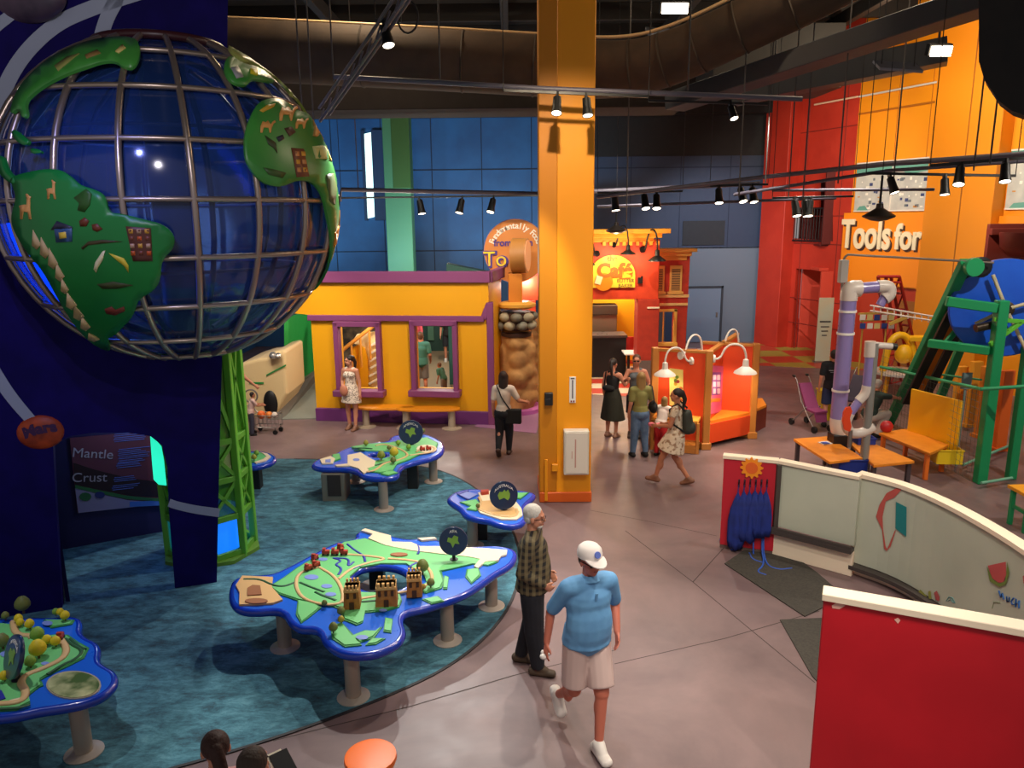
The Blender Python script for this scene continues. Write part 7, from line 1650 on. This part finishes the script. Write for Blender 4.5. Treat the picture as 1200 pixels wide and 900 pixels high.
# old man in plaid
po = G(625, 783)
PLD = plaid((74, 62, 44), (26, 22, 22), (120, 106, 74), 5)
t, H = person('grey haired man in a plaid shirt and dark jeans standing', po, 262, SK1, ('long', PLD), ('pants', mat((24, 26, 36), .85, col2=(18, 20, 28), scale=8)), mat((74, 58, 44), .7), ('short', HG), h=1.78, vox=.009, stout=1.14, belly=.125, yaw=-6, nod=6,
   J=dict(kR=(.1, .02, .48), aR=(.11, .06, .085), kL=(-.09, -.02, .48), aL=(-.11, -.14, .085), eR=(.25, -.08, 1.15), wR=(.16, .12, 1.0), eL=(-.25, -.06, 1.15), wL=(-.16, .13, 1.0)), curl=.9)
q = B(HG); s = H['s']; q.ell(H['hp'](0, .052, -.078), (.048, .04, .03), 14, 8, rot=H['HR']); put('beard', q, t, False, 'short grey beard')
q = B(BLK); q.tube([H['hp'](.05, .095, .008), H['hp'](.083, -.01, .006)], .003, 5); q.tube([H['hp'](-.05, .095, .008), H['hp'](-.083, -.01, .006)], .003, 5)
for sx_ in (-1, 1): q.tube([H['hp'](.033 * sx_ + .022 * math.cos(a), .1, .004 + .016 * math.sin(a)) for a in [2 * PI * k / 12 for k in range(13)]], .002, 5)
put('glasses', q, t)
# woman in white dress by the yellow wall
DRW = mat((222, 204, 186), .8, col2=(120, 100, 90), scale=34, thr=(.5, .62))
t, H = person('woman in a pale patterned sleeveless dress standing by the yellow wall', G(414, 503), 160, SK1, None, ('dress:.62', DRW), mat((120, 80, 60), .6), ('tail', HB), fem=True, h=1.66, yaw=-35, nod=5,
   J=dict(eR=(.22, .0, 1.14), wR=(.13, .15, 1.02), aL=(-.1, .05, .085), wL=(-.25, .02, .88)))
q = B(mat((190, 120, 92), .6)); b = B(mat((190, 120, 92), .6)); b.ell((.06, .2, .92), (.1, .05, .13)); b.cap((.02, .2, 1.0), (.1, .2, 1.0), .03, .03); put('handbag', None, t, mesh=blob(b, .012, 3))
# woman walking away by the stone figure
t, H = person('woman in a white tee and dark jeans walking away with a black shoulder bag', G(591, 534), -8, SK1, ('tee', mat((206, 192, 180), .8)), ('jeans', DKJ), mat((60, 40, 34), .6), ('bob', mat((44, 28, 22), .6, bump=.3, scale=40)), fem=True, h=1.68,
   J=dict(aL=(-.09, -.2, .17), tL=(0, .7, -.7), kL=(-.1, .05, .5), aR=(.08, .12, .085), kR=(.09, .12, .5), eR=(.3, .02, 1.16), wR=(.42, .16, 1.1)))
b = B(BLK); b.box((.2, -.06, .82), (.3, .13, .28)); q = b; q.tube([(.14, -.1, .95), (-.02, -.135, 1.2), (-.12, -.07, 1.42), (-.12, .06, 1.42)], .013, 6); put('shoulder_bag', q, t)
# friends by the booth
t, H = person('woman in a black top and long dark skirt seen from behind', G(717, 512), -35, SK1, ('tank', BLK), ('skirt:1.15', mat((38, 38, 28), .85)), mat((150, 110, 90), .6), ('tail', HB), fem=True, h=1.68, J=dict(eR=(.27, .05, 1.2), wR=(.3, .27, 1.3)))
q = B(BLK); q.ell((-.02, -.15, 1.08), (.15, .06, .07), 14, 8); q.tube([(-.14, -.12, 1.1), (-.12, -.08, 1.42)], .012, 6); put('waist_bag', q, t)
t, H = person('person in a grey sleeveless top facing the viewer between two friends', G(744, 512), 168, SK1, ('tank', mat((92, 96, 100), .8)), ('shorts', DKJ), mat((60, 50, 46), .6), ('bun', mat((90, 56, 36), .6)), fem=True, h=1.76, J=dict(eL=(-.28, .04, 1.15), wL=(-.24, .22, 1.06), eR=(.25, .08, 1.2), wR=(.18, .28, 1.28)))
q = B(BLK); q.box(H['hp'](.034, .096, .004), (.05, .01, .026)); q.box(H['hp'](-.034, .096, .004), (.05, .01, .026)); put('glasses', q, t)
t, H = person('long haired blond woman in an olive top and light jeans seen from behind', G(749, 535), 8, SK1, ('tee', mat((126, 122, 66), .8)), ('jeans', DENIM), BLK, ('long', HBL), fem=True, h=1.66, J=dict(eR=(.24, .06, 1.14), wR=(.26, .2, 1.02), aR=(.13, 0, .085), aL=(-.13, .02, .085)))
b = B(BLK); b.ell((.25, .0, .98), (.08, .15, .12)); b.cap((.25, -.08, 1.08), (.25, .08, 1.08), .03, .03); put('handbag', None, t, mesh=blob(b, .013, 3)); q = B(BLK); q.tube([(.25, -.1, 1.05), (.2, -.06, 1.4), (.2, .08, 1.4), (.25, .1, 1.05)], .012, 6); put('bag_strap', q, t)
# child kneeling on the booth bench
t, H = person('small blond child in white top and red bottoms leaning over the booth bench', G(773, 534), -40, SK1, ('tee', mat((222, 206, 196), .8)), ('pants', mat((190, 30, 34), .7)), BLK, ('long', HBL), h=1.18, lean=(.02, .14, -.03), J=dict(eR=(.2, .22, 1.2), wR=(.18, .42, 1.16), eL=(-.2, .22, 1.2), wL=(-.18, .42, 1.16)))
# walking woman with a backpack
DRF = mat((214, 196, 172), .8, col2=(150, 116, 90), scale=14, thr=(.5, .6))
t, H = person('young woman in a short floral dress walking left with a dark backpack', G(790, 568), 66, SK2, None, ('dress sleeve:.66', DRF), mat((120, 76, 54), .6), ('tail', HB), fem=True, h=1.7, yaw=10,
   J=dict(kR=(.08, .03, .5), aR=(.09, -.24, .11), tR=(0, .9, -.3), kL=(-.09, .22, .5), aL=(-.08, .32, .13), tL=(0, .95, .1), eL=(-.22, .06, 1.13), wL=(-.16, .28, 1.1), eR=(.22, .02, 1.13), wR=(.2, .24, 1.05)))
b = B(mat((46, 48, 40), .7)); b.cap((.02, -.2, 1.02), (.02, -.17, 1.28), (.14, .1), (.12, .08)); b.ell((.02, -.27, 1.04), (.1, .06, .1)); put('backpack', None, t, mesh=blob(b, .013, 3)); q = B(BLK)
for sx_ in (-1, 1): q.tube([(sx_ * .09, -.16, 1.36), (sx_ * .11, -.03, 1.47), (sx_ * .12, .1, 1.36), (sx_ * .15, .03, 1.12), (sx_ * .1, -.15, 1.0)], .016, 6)
put('backpack_straps', q, t)
q = B(mat((206, 96, 110), .6)); q.box(G(770, 498, .72), (.2, .1, .05), rz=.4); q.box(G(763, 497, .7) , (.1, .08, .05)); put('pink_toy', q, label='small pink toy lying on the edge of the booth bench', cat='toy')
# man in black shirt by the stroller
t, H = person('man in a black tee and navy shorts seen from behind near the tube machine', G(971, 500), -15, SK1, ('tee', mat((16, 18, 26), .8)), ('shorts', mat((30, 40, 76), .8)), BLK, ('short', HB), h=1.7)
q = B(mat((120, 124, 130), .6)); q.box((0, -.142, 1.28), (.2, .004, .02)); q.box((0, -.142, 1.24), (.14, .004, .015)); put('shirt_print', q, t)
# crouching helper at the apparatus
t, H = person('person in white trousers crouching behind the orange table by the pipes', G(1018, 512), -70, SK1, ('tee', mat((48, 66, 60), .8)), ('pants', mat((206, 196, 186), .8)), BLK, ('short', HG), h=1.68, lean=(0, .16, -.06),
   J=dict(hips=(0, -.05, -.42), kR=(.14, .32, .52), aR=(.12, .1, .085), kL=(-.14, .34, .5), aL=(-.12, .14, .085), eR=(.24, .3, .92), wR=(.2, .52, .86), eL=(-.24, .28, .9), wL=(-.2, .5, .82)))
q = B(mat((176, 30, 34), .45)); q.ell(G(1039, 500, .62), (.12, .1, .12), 14, 8); put('ball', q, label='dark red ball at the hand of the crouching person', cat='ball')
# child with toy cart behind the green tower
t, H = person('small dark haired child in a pink top at the toy cart', G(296, 510), -60, SK2, ('tee', mat((206, 170, 160), .8)), ('pants', mat((60, 60, 76), .8)), BLK, ('short', HB), h=.95, lean=(0, .1, 0), J=dict(eR=(.2, .22, 1.22), wR=(.18, .44, 1.2), eL=(-.2, .22, 1.22), wL=(-.18, .44, 1.2)))
t, H = person('adult in a dark top mostly hidden behind the green tower', G(281, 500), -40, SK1, ('tank', BLK), ('pants', DKJ), BLK, ('tail', HB), h=1.66, fem=True, J=dict(eR=(.26, .1, 1.2), wR=(.3, .3, 1.0)))
cg_ = G(314, 507); ct_ = thing('toy_cart', 'small metal toy cart with orange toys in front of the truck', 'cart', tuple(cg_), -.15)
q = B(mat((150, 144, 140), .35, .6)); 
for z in (.16, .42): q.tube([(-.28, -.16, z), (.28, -.16, z), (.28, .16, z), (-.28, .16, z), (-.28, -.16, z)], .012, 6)
for k in range(7):
    for s_ in (-.16, .16): q.tube([(-.28 + k * .093, s_, .16), (-.28 + k * .093, s_, .42)], .006, 4)
q.tube([(-.28, -.14, .42), (-.42, -.14, .6), (-.42, .14, .6), (-.28, .14, .42)], .014, 6); put('basket', q, ct_)
for sx_ in (-.24, .24):
    for sy_ in (-.14, .14): q = B(BLACK); q.lathe([(.001, -.02), (.05, -.02), (.05, .02), (.001, .02)], (sx_, sy_, .05), 12, axis=(0, 1, 0)); q.tube([(sx_, sy_, .05), (sx_, sy_, .17)], .008, 5); put('wheel', q, ct_)
for x, col, r, l in ((-.12, (226, 100, 24), .09, 'orange ball in the toy cart, left one'), (.06, (214, 120, 40), .08, 'light orange ball in the toy cart, middle one'), (.19, (206, 190, 180), .07, 'pale ball at the right end of the toy cart')):
    q = B(mat(col, .5)); p = Matrix.Translation(cg_) @ Matrix.Rotation(-.15, 4, 'Z') @ V((x, 0, .4)); q.ell(p, r, 12, 8); put('ball', q, label=l, cat='ball')
q = B(mat((110, 100, 96), .5)); hc_ = YP(294, 464, 17.4); q.tube([hc_ + V((math.cos(a) * .15, 0, math.sin(a) * .15)) for a in [2 * PI * k / 24 for k in range(25)]], .02, 6); put('steering_ring', q, label='thin ring mounted on the beige toy truck side', cat='ring')
# people seen through the right hand window
t, H = person('man in a teal shirt and grey shorts inside, left of the right window', G(495, 466), 10, SK1, ('tee', mat((66, 128, 116), .8)), ('shorts', mat((120, 116, 112), .8)), BLK, ('short', mat((90, 60, 44), .6)), h=1.72, J=dict(wR=(.26, .2, .95)))
t, H = person('person in a pink shirt deeper inside behind the teal shirted man', G(487, 433), 0, SK1, ('tee', mat((220, 84, 100), .8)), ('pants', mat((160, 50, 60), .8)), BLK, ('short', mat((90, 60, 44), .6)), h=1.7)
t, H = person('small child bending over a toy inside the right window', G(521, 467), 60, SK2, ('tee', mat((60, 110, 90), .8)), ('pants', mat((120, 110, 104), .8)), BLK, ('short', mat((110, 74, 50), .6)), h=1.0, lean=(0, .2, -.1))
t, H = person('dark clothed person standing far behind the right window', G(526, 424), 180, SK1, ('tee', BLK), ('shorts', DKJ), mat((200, 196, 190), .6), ('short', HB), h=1.7)
# two visitors just below the bottom edge
p1 = G(252, 878, 1.56); p2 = G(296, 894, 1.6)
t, H = person('visitor with a brown ponytail whose head enters at the bottom edge', p1, 15, SK1, ('tee', mat((200, 150, 150), .8)), ('pants', DKJ), BLK, ('tail', mat((54, 26, 18), .7, bump=.5, scale=30)), h=1.66, fem=True, yaw=10)
t, H = person('visitor with short dark hair beside the ponytailed one at the bottom edge', p2, -10, SK1, ('tee', mat((90, 90, 100), .8)), ('pants', DKJ), BLK, ('short', mat((60, 44, 34), .7, bump=.5, scale=30)), h=1.68, J=dict(eR=(.25, .12, 1.16), wR=(.18, .3, 1.24)))
p = G(333, 897, 1.22); q = B(BLK); q.box(p, (.12, .2, .012), rz=.7, rx=.4); q.m(CREAM); q.box(p + V((-.03, -.0, .004)), (.1, .19, .012), rz=.7, rx=.4); put('tablet', q, label='dark tablet with a pale edge at the bottom edge', cat='tablet')
